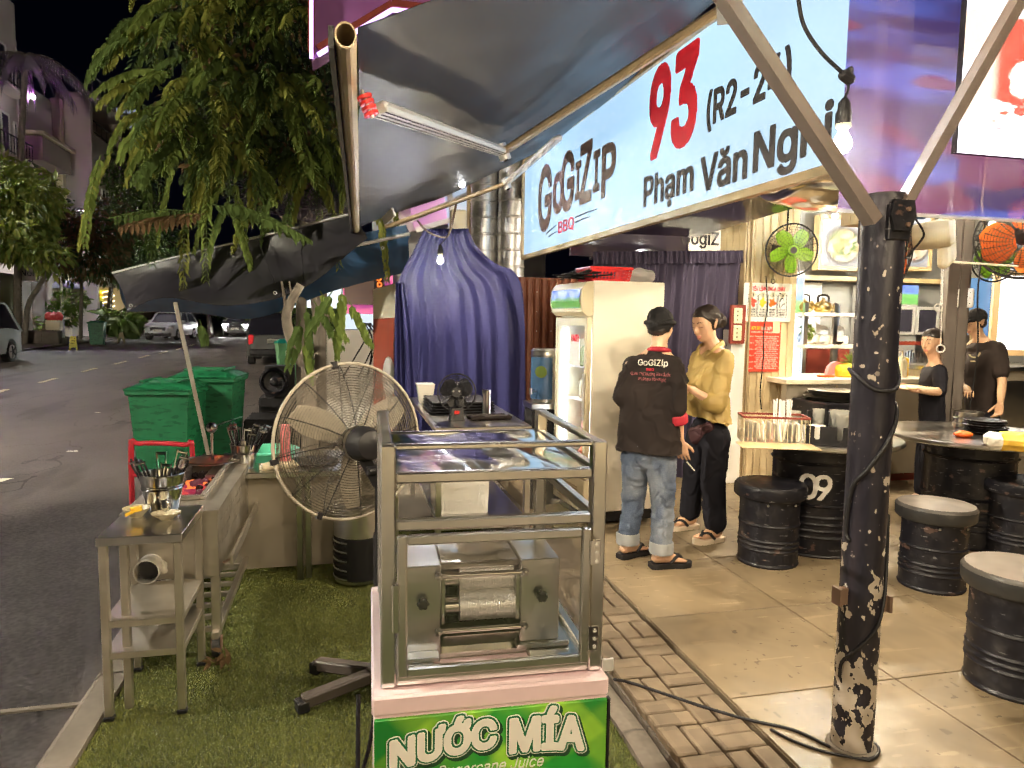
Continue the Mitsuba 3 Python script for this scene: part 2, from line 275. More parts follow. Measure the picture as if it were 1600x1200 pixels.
pri('column_panel', mikit.proc(lambda p, n, uv: mix((.46, .35, .20), (.66, .54, .34), fbm(p.x * 6, p.y * 6, p.z * 6, 4))), .65)
pri('dark_wood', mikit.proc(lambda p, n, uv: mix((.035, .028, .025), (.085, .07, .06), fbm(p.x * 14, p.y * 14, p.z * 2, 3))), .6)
pri('tan_wood', (.42, .29, .15), .5); pri('red_wood', (.17, .03, .02), .4); pri('wall_grey', (.20, .21, .21), .6); pri('ceiling_dark', (.05, .045, .05), .8)
bump('counter_steel', mikit.proc(lambda p, n, uv: mix((.24, .21, .16), (.36, .32, .26), fbm(p.x * 2, p.y * 2, p.z * 2, 4))), .5, lambda p, n, uv: .004 * fbm(p.x * 9, p.y * 9, p.z * 9, 3), 1.0, 2e-3, metal=.5)
pri('counter_top', (.66, .58, .44), .3); pri('paper', (.76, .72, .62), .7); pri('paper_red', (.70, .05, .03), .5); pri('ink', (.02, .02, .025), .6); pri('ink_red', (.65, .01, .03), .5)
pri('brass', (.78, .55, .20), .2, 1.0); pri('yellow', (.80, .48, .03), .5); pri('skin', (.52, .31, .20), .5, sheen=.1); pri('skin_dark', (.42, .25, .15), .5)
pri('hair', (.014, .010, .009), .38); pri('shirt_black', mikit.proc(lambda p, n, uv: mix((.009, .007, .007), (.024, .018, .016), fbm(p.x * 9, p.y * 9, p.z * 5, 3))), .85, spec=.12)
pri('cuff_red', (.30, .012, .025), .6)
pri('denim', mikit.proc(lambda p, n, uv: mix((.035, .055, .10), (.20, .22, .25), ss(.35, .75, fbm(p.x * 5, p.y * 5, p.z * 3.5, 4)) * .8 + .2 * nz(p.x * 160, p.y * 160, p.z * 160))), .8)
pri('olive_cloth', mikit.proc(lambda p, n, uv: mix((.24, .165, .045), (.36, .26, .085), fbm(p.x * 6, p.y * 6, p.z * 5, 3))), .6, sheen=.3)
pri('trouser', (.008, .008, .012), .85, spec=.15); pri('sole', (.60, .50, .38), .7); pri('maroon', (.03, .008, .012), .7)
pri('car_white', (.70, .72, .74), .25, clearcoat=.8); pri('car_silver', (.62, .68, .70), .28, .3, clearcoat=.8); pri('car_dark', (.05, .055, .05), .28, clearcoat=.7)
pri('violet_tarp', (.20, .07, .24), .5); pri('umbrella_violet', (.22, .20, .50), .6); pri('flower_red', (.55, .05, .05), .6)
pri('rust', (.12, .075, .05), .7); pri('gold_bag', (.80, .50, .06), .35); pri('ash', (.10, .09, .09), .9)
scene['led_mesh'] = {'type': 'blendbsdf', 'weight': .62, 'a': {'type': 'thindielectric', 'int_ior': 1.5}, 'b': {'type': 'twosided', 'b': {'type': 'diffuse', 'reflectance': rgb((.03, .02, .06))}}}
scene['glass'] = {'type': 'thindielectric', 'int_ior': 1.5}
scene['clear_plastic'] = {'type': 'principledthin', 'base_color': rgb((.92, .92, .88)), 'roughness': .15, 'spec_trans': .75, 'diff_trans': .5}
pri('emitter_face', (.03, .03, .03), .5)
BULB = (1.0, .82, .57)
def bulb(o, drop, power=900, label='', cat='light bulb', group=None, cordto=None, r=.03, sw=1.0, name='light_bulb', cap='black_plastic'):
    "pendant bulb whose glass centre is at o, hanging on a cord of length drop"
    o = A(o, float); b = thing(name, label, cat, group)
    prof = [(.001, -r * 1.02), (r * .55, -r * .85), (r * .92, -r * .38), (r, .1 * r), (r * .86, r * .6), (r * .55, r * 1.15), (r * .44, r * 1.5)]
    part(b, 'glass', lathe(prof, o, 20), 'emitter_face', True, emit=tuple(3.3 * power * c for c in BULB), w=sw)
    part(b, 'collar', lathe([(r * .44, r * 1.4), (r * .78, r * 1.8), (r * .80, r * 2.1)], o, 20), 'cream', 40)
    part(b, 'socket', lathe([(r * .82, r * 2.1), (r * .84, r * 3.2), (r * .66, r * 3.6), (r * .62, r * 4.3), (r * .25, r * 4.8), (.002, r * 4.9)], o, 20), cap, 40)
    top = o + A([0, 0, r * 4.8]); end = top + A([0, 0, drop]) if cordto is None else A(cordto)
    part(b, 'cord', tube([top, (top + end) / 2 + A([.01, 0, 0]), end], .0045, 6, 5), 'black_matte', True)
    return b
# ================================================================ GROUND
def zr(y): return -.12 + .0042 * np.maximum(0, np.asarray(y, float) - 6)
def bend(y): return -.00055 * np.maximum(0, np.asarray(y, float) - 8) ** 2
ys = np.concatenate([np.linspace(-12, 20, 17), np.linspace(23, 140, 40)])
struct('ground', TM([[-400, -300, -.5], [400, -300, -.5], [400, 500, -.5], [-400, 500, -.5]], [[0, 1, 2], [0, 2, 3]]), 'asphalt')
def strip(xs, dz, y=ys): return grid([[[x + bend(q), q, zr(q) + dz] for x in xs] for q in y])
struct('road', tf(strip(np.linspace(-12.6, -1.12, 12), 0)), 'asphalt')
for (a, b) in (((-7.092, 19.099, -0.080), (-7.178, 20.364, -0.080)), ((-7.234, 22.384, -0.070), (-7.304, 23.917, -0.070)), ((-7.304, 25.538, -0.060), (-7.358, 27.234, -0.060)), ((-7.421, 29.013, -0.050), (-7.523, 30.789, -0.050)), ((-7.424, 32.089, -0.040), (-7.491, 33.729, -0.040)), ((-7.467, 35.344, -0.030), (-7.604, 37.370, -0.030)), ((-7.712, 39.410, -0.020), (-7.783, 41.091, -0.020)), ((-7.065, 16.827, -0.100), (-7.177, 17.632, -0.100)), ((-3.462, 8.120, -0.120), (-3.415, 8.287, -0.120))):
    a, b = A(a), A(b); n = A([.06, 0, 0]); q = [a - n, a + n, b + n, b - n]; q = [[p[0], p[1], float(zr(p[1])) + .006] for p in q]
    part('road', 'lane_dash', TM(q, [[0, 1, 2], [0, 2, 3]]), 'road_paint')
part('road', 'slab', box(-4.2, -1.125, .2, 2.70, -.2, -.108, .006), 'concrete')
part('road', 'seam', box(-4.4, -1.125, 3.36, 3.39, -.13, -.109, .003), 'concrete')
far = struct('far_pavement', strip([-60, -30, -17, -12.8], .10), 'concrete')
part('far_pavement', 'kerb', cat([grid([[[x + bend(q), q, zr(q) + z] for x, z in ((-12.8, .101), (-12.62, .10), (-12.6, .08), (-12.6, -.02))] for q in ys])]), 'concrete')
kb = uniq('kerb'); labels[kb] = {'kind': 'structure'}
for i in range(16):
    y0 = -.6 + i * 1.0; o = .008 * math.sin(i * 2.3)
    part(kb, 'kerb_stone', prism([(-1.13 + o, -.3), (-1.10 + o, -.02), (-1.07 + o, .004), (-.955, .012), (-.95, -.3)], .985, (0, y0 + .985, 0), XZ), 'concrete')
struct('pavement', box(-.949, 1.5, 5.35, 60, -.3, -.004), 'concrete')
struct('soil', box(-.949, 1.06, -1.0, 5.349, -.3, -.006), 'turf_base')
# artificial turf: one patch of blades, copied
N = 13500; bx, by = rng.uniform(0, .5, N), rng.uniform(0, .5, N); az = rng.uniform(0, 2 * np.pi, N); ln = rng.uniform(.008, .018, N); le = rng.uniform(.2, 1.1, N)
tip = np.stack([bx + np.cos(az) * le * ln, by + np.sin(az) * le * ln, ln * np.cos(le * .7)], 1); sd = np.stack([-np.sin(az), np.cos(az), 0 * az], 1) * .0015
p0 = np.stack([bx, by, 0 * bx], 1); V = np.stack([p0 - sd, p0 + sd, tip], 1).reshape(-1, 3)
scene['turf_patch'] = {'type': 'shapegroup', 'blades': mikit.ply(TM(V, np.arange(3 * N).reshape(-1, 3)), 'turf_blade')}
labels['artificial_turf'] = {'kind': 'stuff', 'label': 'short green artificial turf laid between the kerb and the brick edging', 'category': 'turf'}
k = 0
for i in range(4):
    for j in range(9):
        k += 1; x0, y0 = -.945 + i * .5, .85 + j * .5
        scene[f'artificial_turf__{k:03d}'] = {'type': 'instance', 'to_world': T().translate([x0 + (.5 if (i * 3 + j) % 2 else 0), y0 + (.5 if (i * 3 + j) % 2 else 0), -.006]).rotate([0, 0, 1], 180.0 * ((i * 3 + j) % 2)), 'g': {'type': 'ref', 'id': 'turf_patch'}}
# concrete strip and brick edging
struct('path', grid([[[x + (.03 * math.sin(3 * y) if i == 0 else 0), y, z + .006 * math.sin(9 * y + 4 * x)] for i, (x, z) in enumerate(((1.02, -.01), (1.05, .012), (1.10, .014), (1.145, .012), (1.15, -.05)))] for y in np.linspace(.3, 5.34, 60)]), 'concrete')
ed = uniq('brick_edging'); labels[ed] = {'kind': 'structure'}
u = .186; variants = []
for s in ((u - .006, u / 2 - .006), (u / 2 - .006, u - .006)):
    variants.append([mikit.ply(wrinkle(sbox((s[0] * f, s[1] * f, .07), .006), .0012, 60, q), 'paver', smooth=False) for q, f in enumerate((1, .985, .97))])
for j in range(28):
    for i in range(2):
        cx, cy = 1.155 + u * (i + .5), .35 + u * (j + .5); h = (i + j) % 2
        for q in (-1, 1):
            key = uniq(ed + '__brick'); o = (0, q * u / 4) if h else (q * u / 4, 0); o = o if h == 0 else o
            d = variants[0 if h else 1][rng.integers(3)]
            scene[key] = {**d, 'to_world': T().translate([cx + o[0] + rng.normal() * .0015, cy + o[1] + rng.normal() * .0015, .027 + rng.normal() * .003]).rotate([0, 1, 0], rng.normal() * .8).rotate([0, 0, 1], rng.normal() * .7)}
part(ed, 'bedding', box(1.152, 1.52, .2, 5.34, -.2, .035), 'concrete')
# restaurant floor: large tiles with recessed joints
fl = struct('floor', box(1.532, 11, .1, 12.5, -.2, .072), 'grout'); S = .8
tv = mikit.ply(sbox((S - .005, S - .005, .02), .002), 'floor_tile')
for i in range(12):
    for j in range(15):
        x, y = 1.935 + i * S, .5 + j * S
        if x - 1.2 > .95 * y + 3.2 or x + y > 16: continue
        scene[uniq('floor__tile')] = {**tv, 'to_world': T().translate([x, y, .07])}
# ================================================================ BUILDINGS ACROSS THE ROAD
FX = -17.0
def railing(par, x, y0, y1, z, h=.9, n=9, mat='black_plastic'):
    part(par, 'railing', cat([beam((x, y0, z + h), (x, y1, z + h), .06, .06), beam((x, y0, z + .12), (x, y1, z + .12), .04, .04)] + [beam((x, a, z), (x, a, z + h), .03, .03) for a in np.linspace(y0, y1, n)]), mat)
def window(par, x, yc, zc, w, h, lit=None, cols=2):
    f = part(par, 'window', cat([box(x, x + .08, yc - w / 2, yc + w / 2, zc + s * h / 2 - .05, zc + s * h / 2 + .05) for s in (-1, 1)] + [box(x, x + .08, yc + s * w / 2 - .05, yc + s * w / 2 + .05, zc - h / 2 + .05, zc + h / 2 - .05) for s in np.linspace(-1, 1, cols + 1)]), 'white_paint')
    part(f, 'pane', box(x - .02, x + .03, yc - w / 2 + .05, yc + w / 2 - .05, zc - h / 2 + .05, zc + h / 2 - .05), 'dark_glass' if lit is None else 'emitter_face', emit=lit, w=.05)
def house(label, y0, y1, H, mat, D=9): 
    b = thing('townhouse', label, 'building', 'townhouses across the road'); part(b, 'wall', box(FX - D, FX, y0 + .01, y1 - .01, -.1, H), mat); return b
Y1, Y2, Y3, Y4, Y5 = (-17.000, 44.857, 8.207)[1], (-17.000, 49.931, 9.056)[1], (-17.000, 56.579, 10.168)[1], (-17.000, 61.483, 10.988)[1], (-17.000, 67.003, 11.911)[1]
b = house('pale pink townhouse with curved gable at the left edge of the street', Y1 - 6, Y1, (-17.000, 45.737, 16.123)[2], 'stucco')
H1 = (-17.000, 45.737, 16.123)[2]
part(b, 'gable', prism([(0, 0), (5.98, 0), (5.98, .3), (4.6, .5), (3.6, 1.6), (2.6, 1.9), (1.2, 1.8), (0, 1.9)], .35, (FX - .02, Y1 - .01, H1 + .002), rotz(-math.pi / 2) @ XZ), 'stucco')
for z in (H1 - 3.1, H1 - 6.6, H1 - 10.2):
    part(b, 'balcony', box(FX, FX + .9, Y1 - 5.6, Y1 - .9, z - .15, z, .03), 'stucco'); railing(b, FX + .85, Y1 - 5.6, Y1 - .9, z, .95, 14)
    window(b, FX, Y1 - 2.4, z + 1.25, 1.8, 2.2); window(b, FX, Y1 - .75, z + 1.3, .35, 1.7, cols=1)
part(b, 'drainpipe', cyl((FX + .06, Y1 - .35, 0), (FX + .06, Y1 - .35, H1 - .4), .05), 'stucco')
part(b, 'shutter', box(FX + .005, FX + .06, Y1 - 5.5, Y1 - 1.75, 0, 3.6), 'shutter'); part(b, 'transom', box(FX + .005, FX + .05, Y1 - 5.5, Y1 - 1.75, 3.62, 4.5), 'emitter_face', emit=(.5, .42, .38), w=.05)
part(b, 'pilaster', box(FX + .005, FX + .3, Y1 - 1.7, Y1 - .4, 0, 4.7, .02), 'stucco')
b = house('dark brown townhouse with vertical shutters and pale band', Y1, Y2, (-17.000, 50.522, 14.273)[2], 'stucco_dark'); H2 = (-17.000, 50.522, 14.273)[2]
part(b, 'upper_wall', box(FX + .004, FX + .1, Y1 + .2, Y2 - .9, H2 - 2.6, H2 - .1), 'stucco'); zb = (-17.000, 50.190, 11.345)[2]
part(b, 'parapet', box(FX + .005, FX + 1.0, Y1 + .1, Y2 - .8, H2 - 4.3, H2 - 3.0), 'stucco_dark'); part(b, 'cornice', box(FX + .005, FX + 1.1, Y1 + .1, Y2 - .1, zb, zb + .22, .03), 'cream')
for i in range(6): part(b, 'shutter', box(FX + .006, FX + .12, Y1 + .5 + i * .72, Y1 + 1.1 + i * .72, zb - 5.5, zb - .5), 'shutter' if i % 2 else 'stucco_dark')
part(b, 'pillar', box(FX + .003, FX + .5, Y2 - .75, Y2 - .2, 0, H2 + .2), 'cream')
b = house('white townhouse with deep open balcony near the top floor', Y2, Y3, (-17.000, 57.052, 14.240)[2], 'stucco'); H3 = (-17.000, 57.052, 14.240)[2]; zl = (-17.000, 56.894, 12.881)[2]
part(b, 'side_post', box(FX + .01, FX + 1.9, Y2 + .05, Y2 + .5, 0, H3 + .6), 'stucco'); part(b, 'end_post', box(FX + .01, FX + 1.9, Y3 - .3, Y3 - .05, 0, H3 + .6), 'stucco')
part(b, 'roof_slab', box(FX + .01, FX + 2.3, Y2 + .05, Y3 - .05, H3 + .61, H3 + .9, .04), 'stucco'); part(b, 'lower_wall', box(FX + .01, FX + 1.85, Y2 + .51, Y3 - .31, 3.4, zl - .05), 'stucco')
railing(b, FX + 1.8, Y2 + .55, Y3 - .35, zl, .8, 7); window(b, FX + .01, Y2 + 1.5, zl + 1.3, 1.0, 2.1); window(b, FX + 1.86, Y2 + 2.4, zl - 4.2, 1.3, 1.9); window(b, FX + 1.86, Y2 + 4.6, zl - 4.2, 1.3, 1.9)
part(b, 'roof_rail', cat([beam((FX + 2.0, y, H3 + .9), (FX + 2.0, y, H3 + 2.1), .05, .05) for y in np.linspace(Y2 + .3, Y3 - .2, 5)] + [beam((FX + 2.0, Y2 + .3, H3 + 2.1), (FX + 2.0, Y3 - .2, H3 + 2.1), .05, .05)]), 'white_paint')
b = house('plain grey white townhouse with narrow windows and dark roof parapet', Y3, Y4, (-17.000, 61.921, 14.699)[2], 'stucco'); H4 = (-17.000, 61.921, 14.699)[2]
part(b, 'parapet', box(FX - 6, FX + .3, Y3 + .05, Y4 - .05, H4 + .005, H4 + 1.6), 'stucco_dark')
for i in range(3): window(b, FX, Y3 + 1.2 + i * 2.0, H4 - 3.2, .9, 2.0, cols=1)
b = house('farther low townhouse end at the dark part of the street', Y4, Y5, (-17.000, 67.251, 13.972)[2], 'stucco_dark')
for i in range(2): window(b, FX, Y4 + 1.5 + i * 2.6, 9.0, 1.2, 1.8)
t = thing('tower_block', 'distant dark tower with a grid of lit windows above the roofs', 'building'); tc = (-29.582, 107.387, 25.964)
part(t, 'wall', box(tc[0] - 3.2, tc[0] + 3.2, tc[1], tc[1] + 6, 0, tc[2] + 3.4), 'stucco_dark')
for i in range(8):
    for j in range(3): part(t, 'window', box(tc[0] - 2.7 + i * .72, tc[0] - 2.2 + i * .72, tc[1] - .05, tc[1] - .002, tc[2] + .5 + j * .95, tc[2] + 1.1 + j * .95), 'emitter_face', emit=(.16, .19, .26), w=.005)
fl_ = A((-15.842, 43.543, 12.955)); part('townhouse_001', 'floodlight', ball(fl_, .12, 2), 'emitter_face', emit=(900, 120, 1500), w=.15)
# lit shop fronts under the trees
sh = thing('corner_shop', 'low lit shop with yellow sign and glowing white posts', 'shop'); c = A((-16.843, 55.708, 2.519))
part(sh, 'wall', box(c[0] - 5, c[0] + 2.2, c[1] + 1, c[1] + 6, -.1, c[2] + 2.6), 'stucco_dark')
sg = part(sh, 'sign', obox(c + [0, 0, .35], (1.45, .2, .75)), 'emitter_face', emit=(.85, .70, .03), w=.05)
for i, (w, z) in enumerate(((1.2, .38), (1.2, .1))): part(sg, 'lettering', tube([c + A([-w / 2 + w * q / 24, -.11, z + .07 * math.sin(q * 1.9) * (1 - .5 * (q % 3 == 0))]) for q in range(25)], .022, 5), 'ink_red' if i == 0 else 'bin_green')
part(sh, 'green_sign', obox(c + [.05, 0, -.35], (1.1, .2, .4)), 'emitter_face', emit=(.05, .6, .35), w=.05)
part(sh, 'lit_post', cyl(c + A([-.05, 0, -2.6]), c + A([-.05, 0, -.9]), .22), 'emitter_face', emit=(1.0, .78, .36), w=.3)
pc = A((-16.019, 55.387, 1.184)); part(sh, 'wrapped_post', cyl(pc + A([0, 0, -1.6]), pc + A([0, 0, 2.0]), .32), 'cream')
part(sh, 'light_rope', tube([pc + A([.36 * math.cos(a), .36 * math.sin(a), -1.6 + a * .058]) for a in np.linspace(0, 62, 220)], .05, 6), 'emitter_face', emit=(2.2, 1.7, .9), w=.6)
oc = A((-19.118, 58.259, 1.925)); part(sh, 'lit_window', obox(oc, (1.7, .1, .9)), 'emitter_face', emit=(.85, .36, .08), w=.2)
part(sh, 'bluish_panel', obox(A((-16.670, 55.634, 2.162)), (.55, .1, .36)), 'emitter_face', emit=(.45, .45, .75), w=.05)
for px, ch in (((-17.226, 51.716, 3.000), 'OTO'), ((-15.709, 50.298, 2.744), 'QT')):
    r = thing('round_sign', 'round pale street sign with red ring ' + ('beside the violet umbrella' if ch == 'OTO' else 'in front of the yellow shop sign'), 'sign'); R_ = .40
    part(r, 'disc', cyl(A(px), A(px) + A([.05, .1, 0]), R_, n=28), 'paper', 30, emit=(.20, .15, .14), w=.05); part(r, 'rim', ring(A(px) + A([-.01, -.03, 0]), R_, .035, (.05, .1, 0), 28), 'ink_red', True)
    part(r, 'lettering', text('QT', .3, A(px) + A([0, -.06, -.12]), face(), bold=True) if ch == 'QT' else cat([obox(A(px) + A([x, -.05, z]), (.13, .02, .03)) for x, z in ((-.12, .1), (.08, .1), (-.05, 0), (.15, 0), (-.1, -.1), (.08, -.1))]), 'ink_red'); part(r, 'post', cyl(A(px) + A([.05, .15, -2.4]), A(px) + A([.05, .15, .2]), .035), 'black_plastic')
for i, (px, s) in enumerate((((-17.054, 49.630, 3.208), 1.25), ((-18.324, 56.185, 3.844), 1.3))):
    uu = thing('garden_umbrella', ('wide violet garden umbrella beside the thin tree trunks', 'smaller violet garden umbrella behind the wide one')[i], 'umbrella'); px = A(px)
    part(uu, 'canopy', lathe([(.02, .55), (.6 * s, .38), (1.0 * s, .12), (1.12 * s, -.02), (1.10 * s, -.12)], px, 8), 'umbrella_violet'); part(uu, 'pole', cyl(px + A([0, 0, -2.2]), px + A([0, 0, .5]), .03), 'black_plastic')
nt = thing('neon_tangle', 'white neon light tangle on the facade behind the left tree', 'light')
for c0 in ((-16.900, 45.122, 4.834), (-16.900, 46.140, 4.739), (-16.900, 48.781, 4.988)):
    part(nt, 'neon_tube', tube([A(c0) + A([0, rng.normal() * .45, rng.normal() * .28]) for _ in range(7)], .035, 6, 5), 'emitter_face', emit=(1.0, 1.1, 1.3), w=.1)
ms = thing('blade_sign', 'pale hanging shop board with dark lettering on the left facade', 'sign'); c = A((-16.000, 42.291, 3.635)); part(ms, 'board', obox(c, (.9, .15, .75)), 'paper'); part(ms, 'lettering', text('Noi', .3, c + A([0, -.08, -.12]), face(), bold=True), 'ink')
solo('blue_window', obox(A((-18.063, 62.387, 4.599)), (.55, .1, .35)), 'emitter_face', 'small deep blue lit sign under the dark eave', 'sign', emit=(.02, .03, .9), w=.05)
# street furniture across the road
def aboard(px, lab, s, yaw, col):
    a = thing('caution_sign', lab, 'caution sign', 'caution signs on the road edge'); o = A(px); R = rotz(yaw)
    for sgn in (-1, 1):
        m = prism([(-.16, 0), (-.11, .03), (-.10, .12), (.10, .12), (.11, .03), (.16, 0), (.11, .62), (-.11, .62)], .02) if col else prism(Polygon([(-.2, 0), (-.13, 0), (-.05, .33), (.05, .33), (.13, 0), (.2, 0), (.09, .62), (-.09, .62)]), .03)
        part(a, 'panel', tf(m, R @ rotx(sgn * .2) @ XZ, o + R @ A([0, sgn * .13, 0])), 'yellow_paint' if col else 'cream')
    if col:
        for z in (.30, .42, .52): part(a, 'lettering', tf(text('CAUTION', .05, (0, 0, z - .02), XZ, width=.16, depth=.004), R @ rotx(.2) if False else R, o + R @ A([0, -.16 + z * .2, 0])), 'ink')
aboard((-11.406, 34.400, 0.000), 'bright yellow caution board standing on the far road edge', 1, .2, 1)
aboard((-11.557, 41.846, 0.000), 'cream A-shaped wooden barrier beyond the green bin', 1, .1, 0)
def binn(loc, yaw, h, w, d, body, lid, label, lidlabel=None, grp=None):
    b = thing('wheelie_bin', label, 'bin', grp); R = rotz(yaw); o = A(loc); hw, hd = w / 2, d / 2
    def fr(z, k): return [[sx * hw * k, sy * hd * k, z] for sx, sy in ((-1, -1), (1, -1), (1, 1), (-1, 1))]
    hull = m3.Manifold.hull_points([list(map(float, p)) for p in fr(.07, .78) + fr(h * .9, .96)]); part(b, 'body', tf(mesh_of(hull), R, o), body)
    part(b, 'rim', tf(sbox((w * 1.05, d * 1.05, .06), .015), R, o + A([0, 0, h * .9 + .005])), body)
    n = 9; xs = np.linspace(-hw * 1.06, hw * 1.06, n); g = [[[x, y, h * .9 + .045 + .075 * (1 - (x / hw / 1.06) ** 4) * (1 - ((y) / hd / 1.08) ** 4)] for x in xs] for y in np.linspace(-hd * 1.08, hd * 1.08, n)]
    l = part(b, 'lid', tf(grid(g, .02), R, o), lid, 40); part(l, 'ridge', tf(cat(sbox((w * .7, .03, .03), .01), tf(sbox((.04, d * .8, .025), .008), None, (-w * .3, .0, 0)), tf(sbox((.04, d * .8, .025), .008), None, (w * .3, 0, 0))), R, o + A([0, 0, h * .9 + .12])), lid)
    part(b, 'handle', tf(tube([(-hw * .8, hd * 1.05, h * .9), (-hw * .8, hd * 1.05 + .08, h * .92), (hw * .8, hd * 1.05 + .08, h * .92), (hw * .8, hd * 1.05, h * .9)], .016), R, o), body, 40)
    for s in (-1, 1): part(b, 'wheel', tf(cyl((s * hw * .75 - .03, hd * .8, .1), (s * hw * .75 + .03, hd * .8, .1), .1, n=18), R, o), 'rubber', 30)
    return b
binn((-11.909, 39.223, 0.000), .1, 1.25, .72, .7, 'bin_green', 'bin_green', 'dark green bin alone on the far pavement edge')
g = 'pair of large green wheelie bins at the kerb'
binn(A((-1.811, 8.080, 0.620)) * [1, 1, 0] + [0, .1, -.12], -.15, 1.03, .62, .62, 'bin_green', 'bin_green', 'nearer large green wheelie bin, lower of the two at the kerb', grp=g)
binn(A((-1.482, 8.522, 0.668)) * [1, 1, 0] + [0, .15, -.1], -.1, 1.1, .66, .62, 'bin_green', 'bin_green', 'taller green wheelie bin behind the nearer one', grp=g)
for px, lb, sc in (((-1.374, 19.219, 0.000), 'pale green wheelie bin with teal lid behind the dark pickup', .95), ((-0.858, 16.613, 0.000), 'pale green wheelie bin with teal lid beside the leaning grey trunk', 1.0)):
    b = binn(px, .25, 1.05 * sc, .62, .6, 'bin_lime', 'bin_teal', lb); R = rotz(.25)
    s = part(b, 'label', tf(sbox((.36, .012, .14)), R, A(px) + R @ A([.05, -.29, .68])), 'paper'); part(s, 'lettering', text('BL-24', .09, A(px) + R @ A([.05, -.30, .635]), face(.25), width=.3, bold=True), 'tarp_blue')
for px, lb in (((-21.050, 57.855, 0.000), 'white flower pot on the far pavement'),): solo('plant_pot', lathe([(.001, 0), (.28, 0), (.38, .62), (.36, .62), (.34, .55), (.001, .54)], px, 20), 'white_plastic', lb, 'plant pot', 40)
pl = thing('planter_box', 'wooden planter box with red flowers on the far pavement', 'planter'); c = A((-15.835, 45.005, 1.012)); part(pl, 'box', obox(c - A([0, 0, .1]), (.75, .5, .55), None, .03), 'cream')
for i in range(3): part(pl, 'flower', wrinkle(ball(c + A([-.25 + .25 * i, 0, .4]), .21, 2, (1, 1, 1.2)), .05, 9, i), 'flower_red')
wl = solo('low_wall', box(-18.0, -13.4, 38.5, 39.0, -.1, .75, .05), 'concrete', 'low garden wall on the far pavement', 'wall')
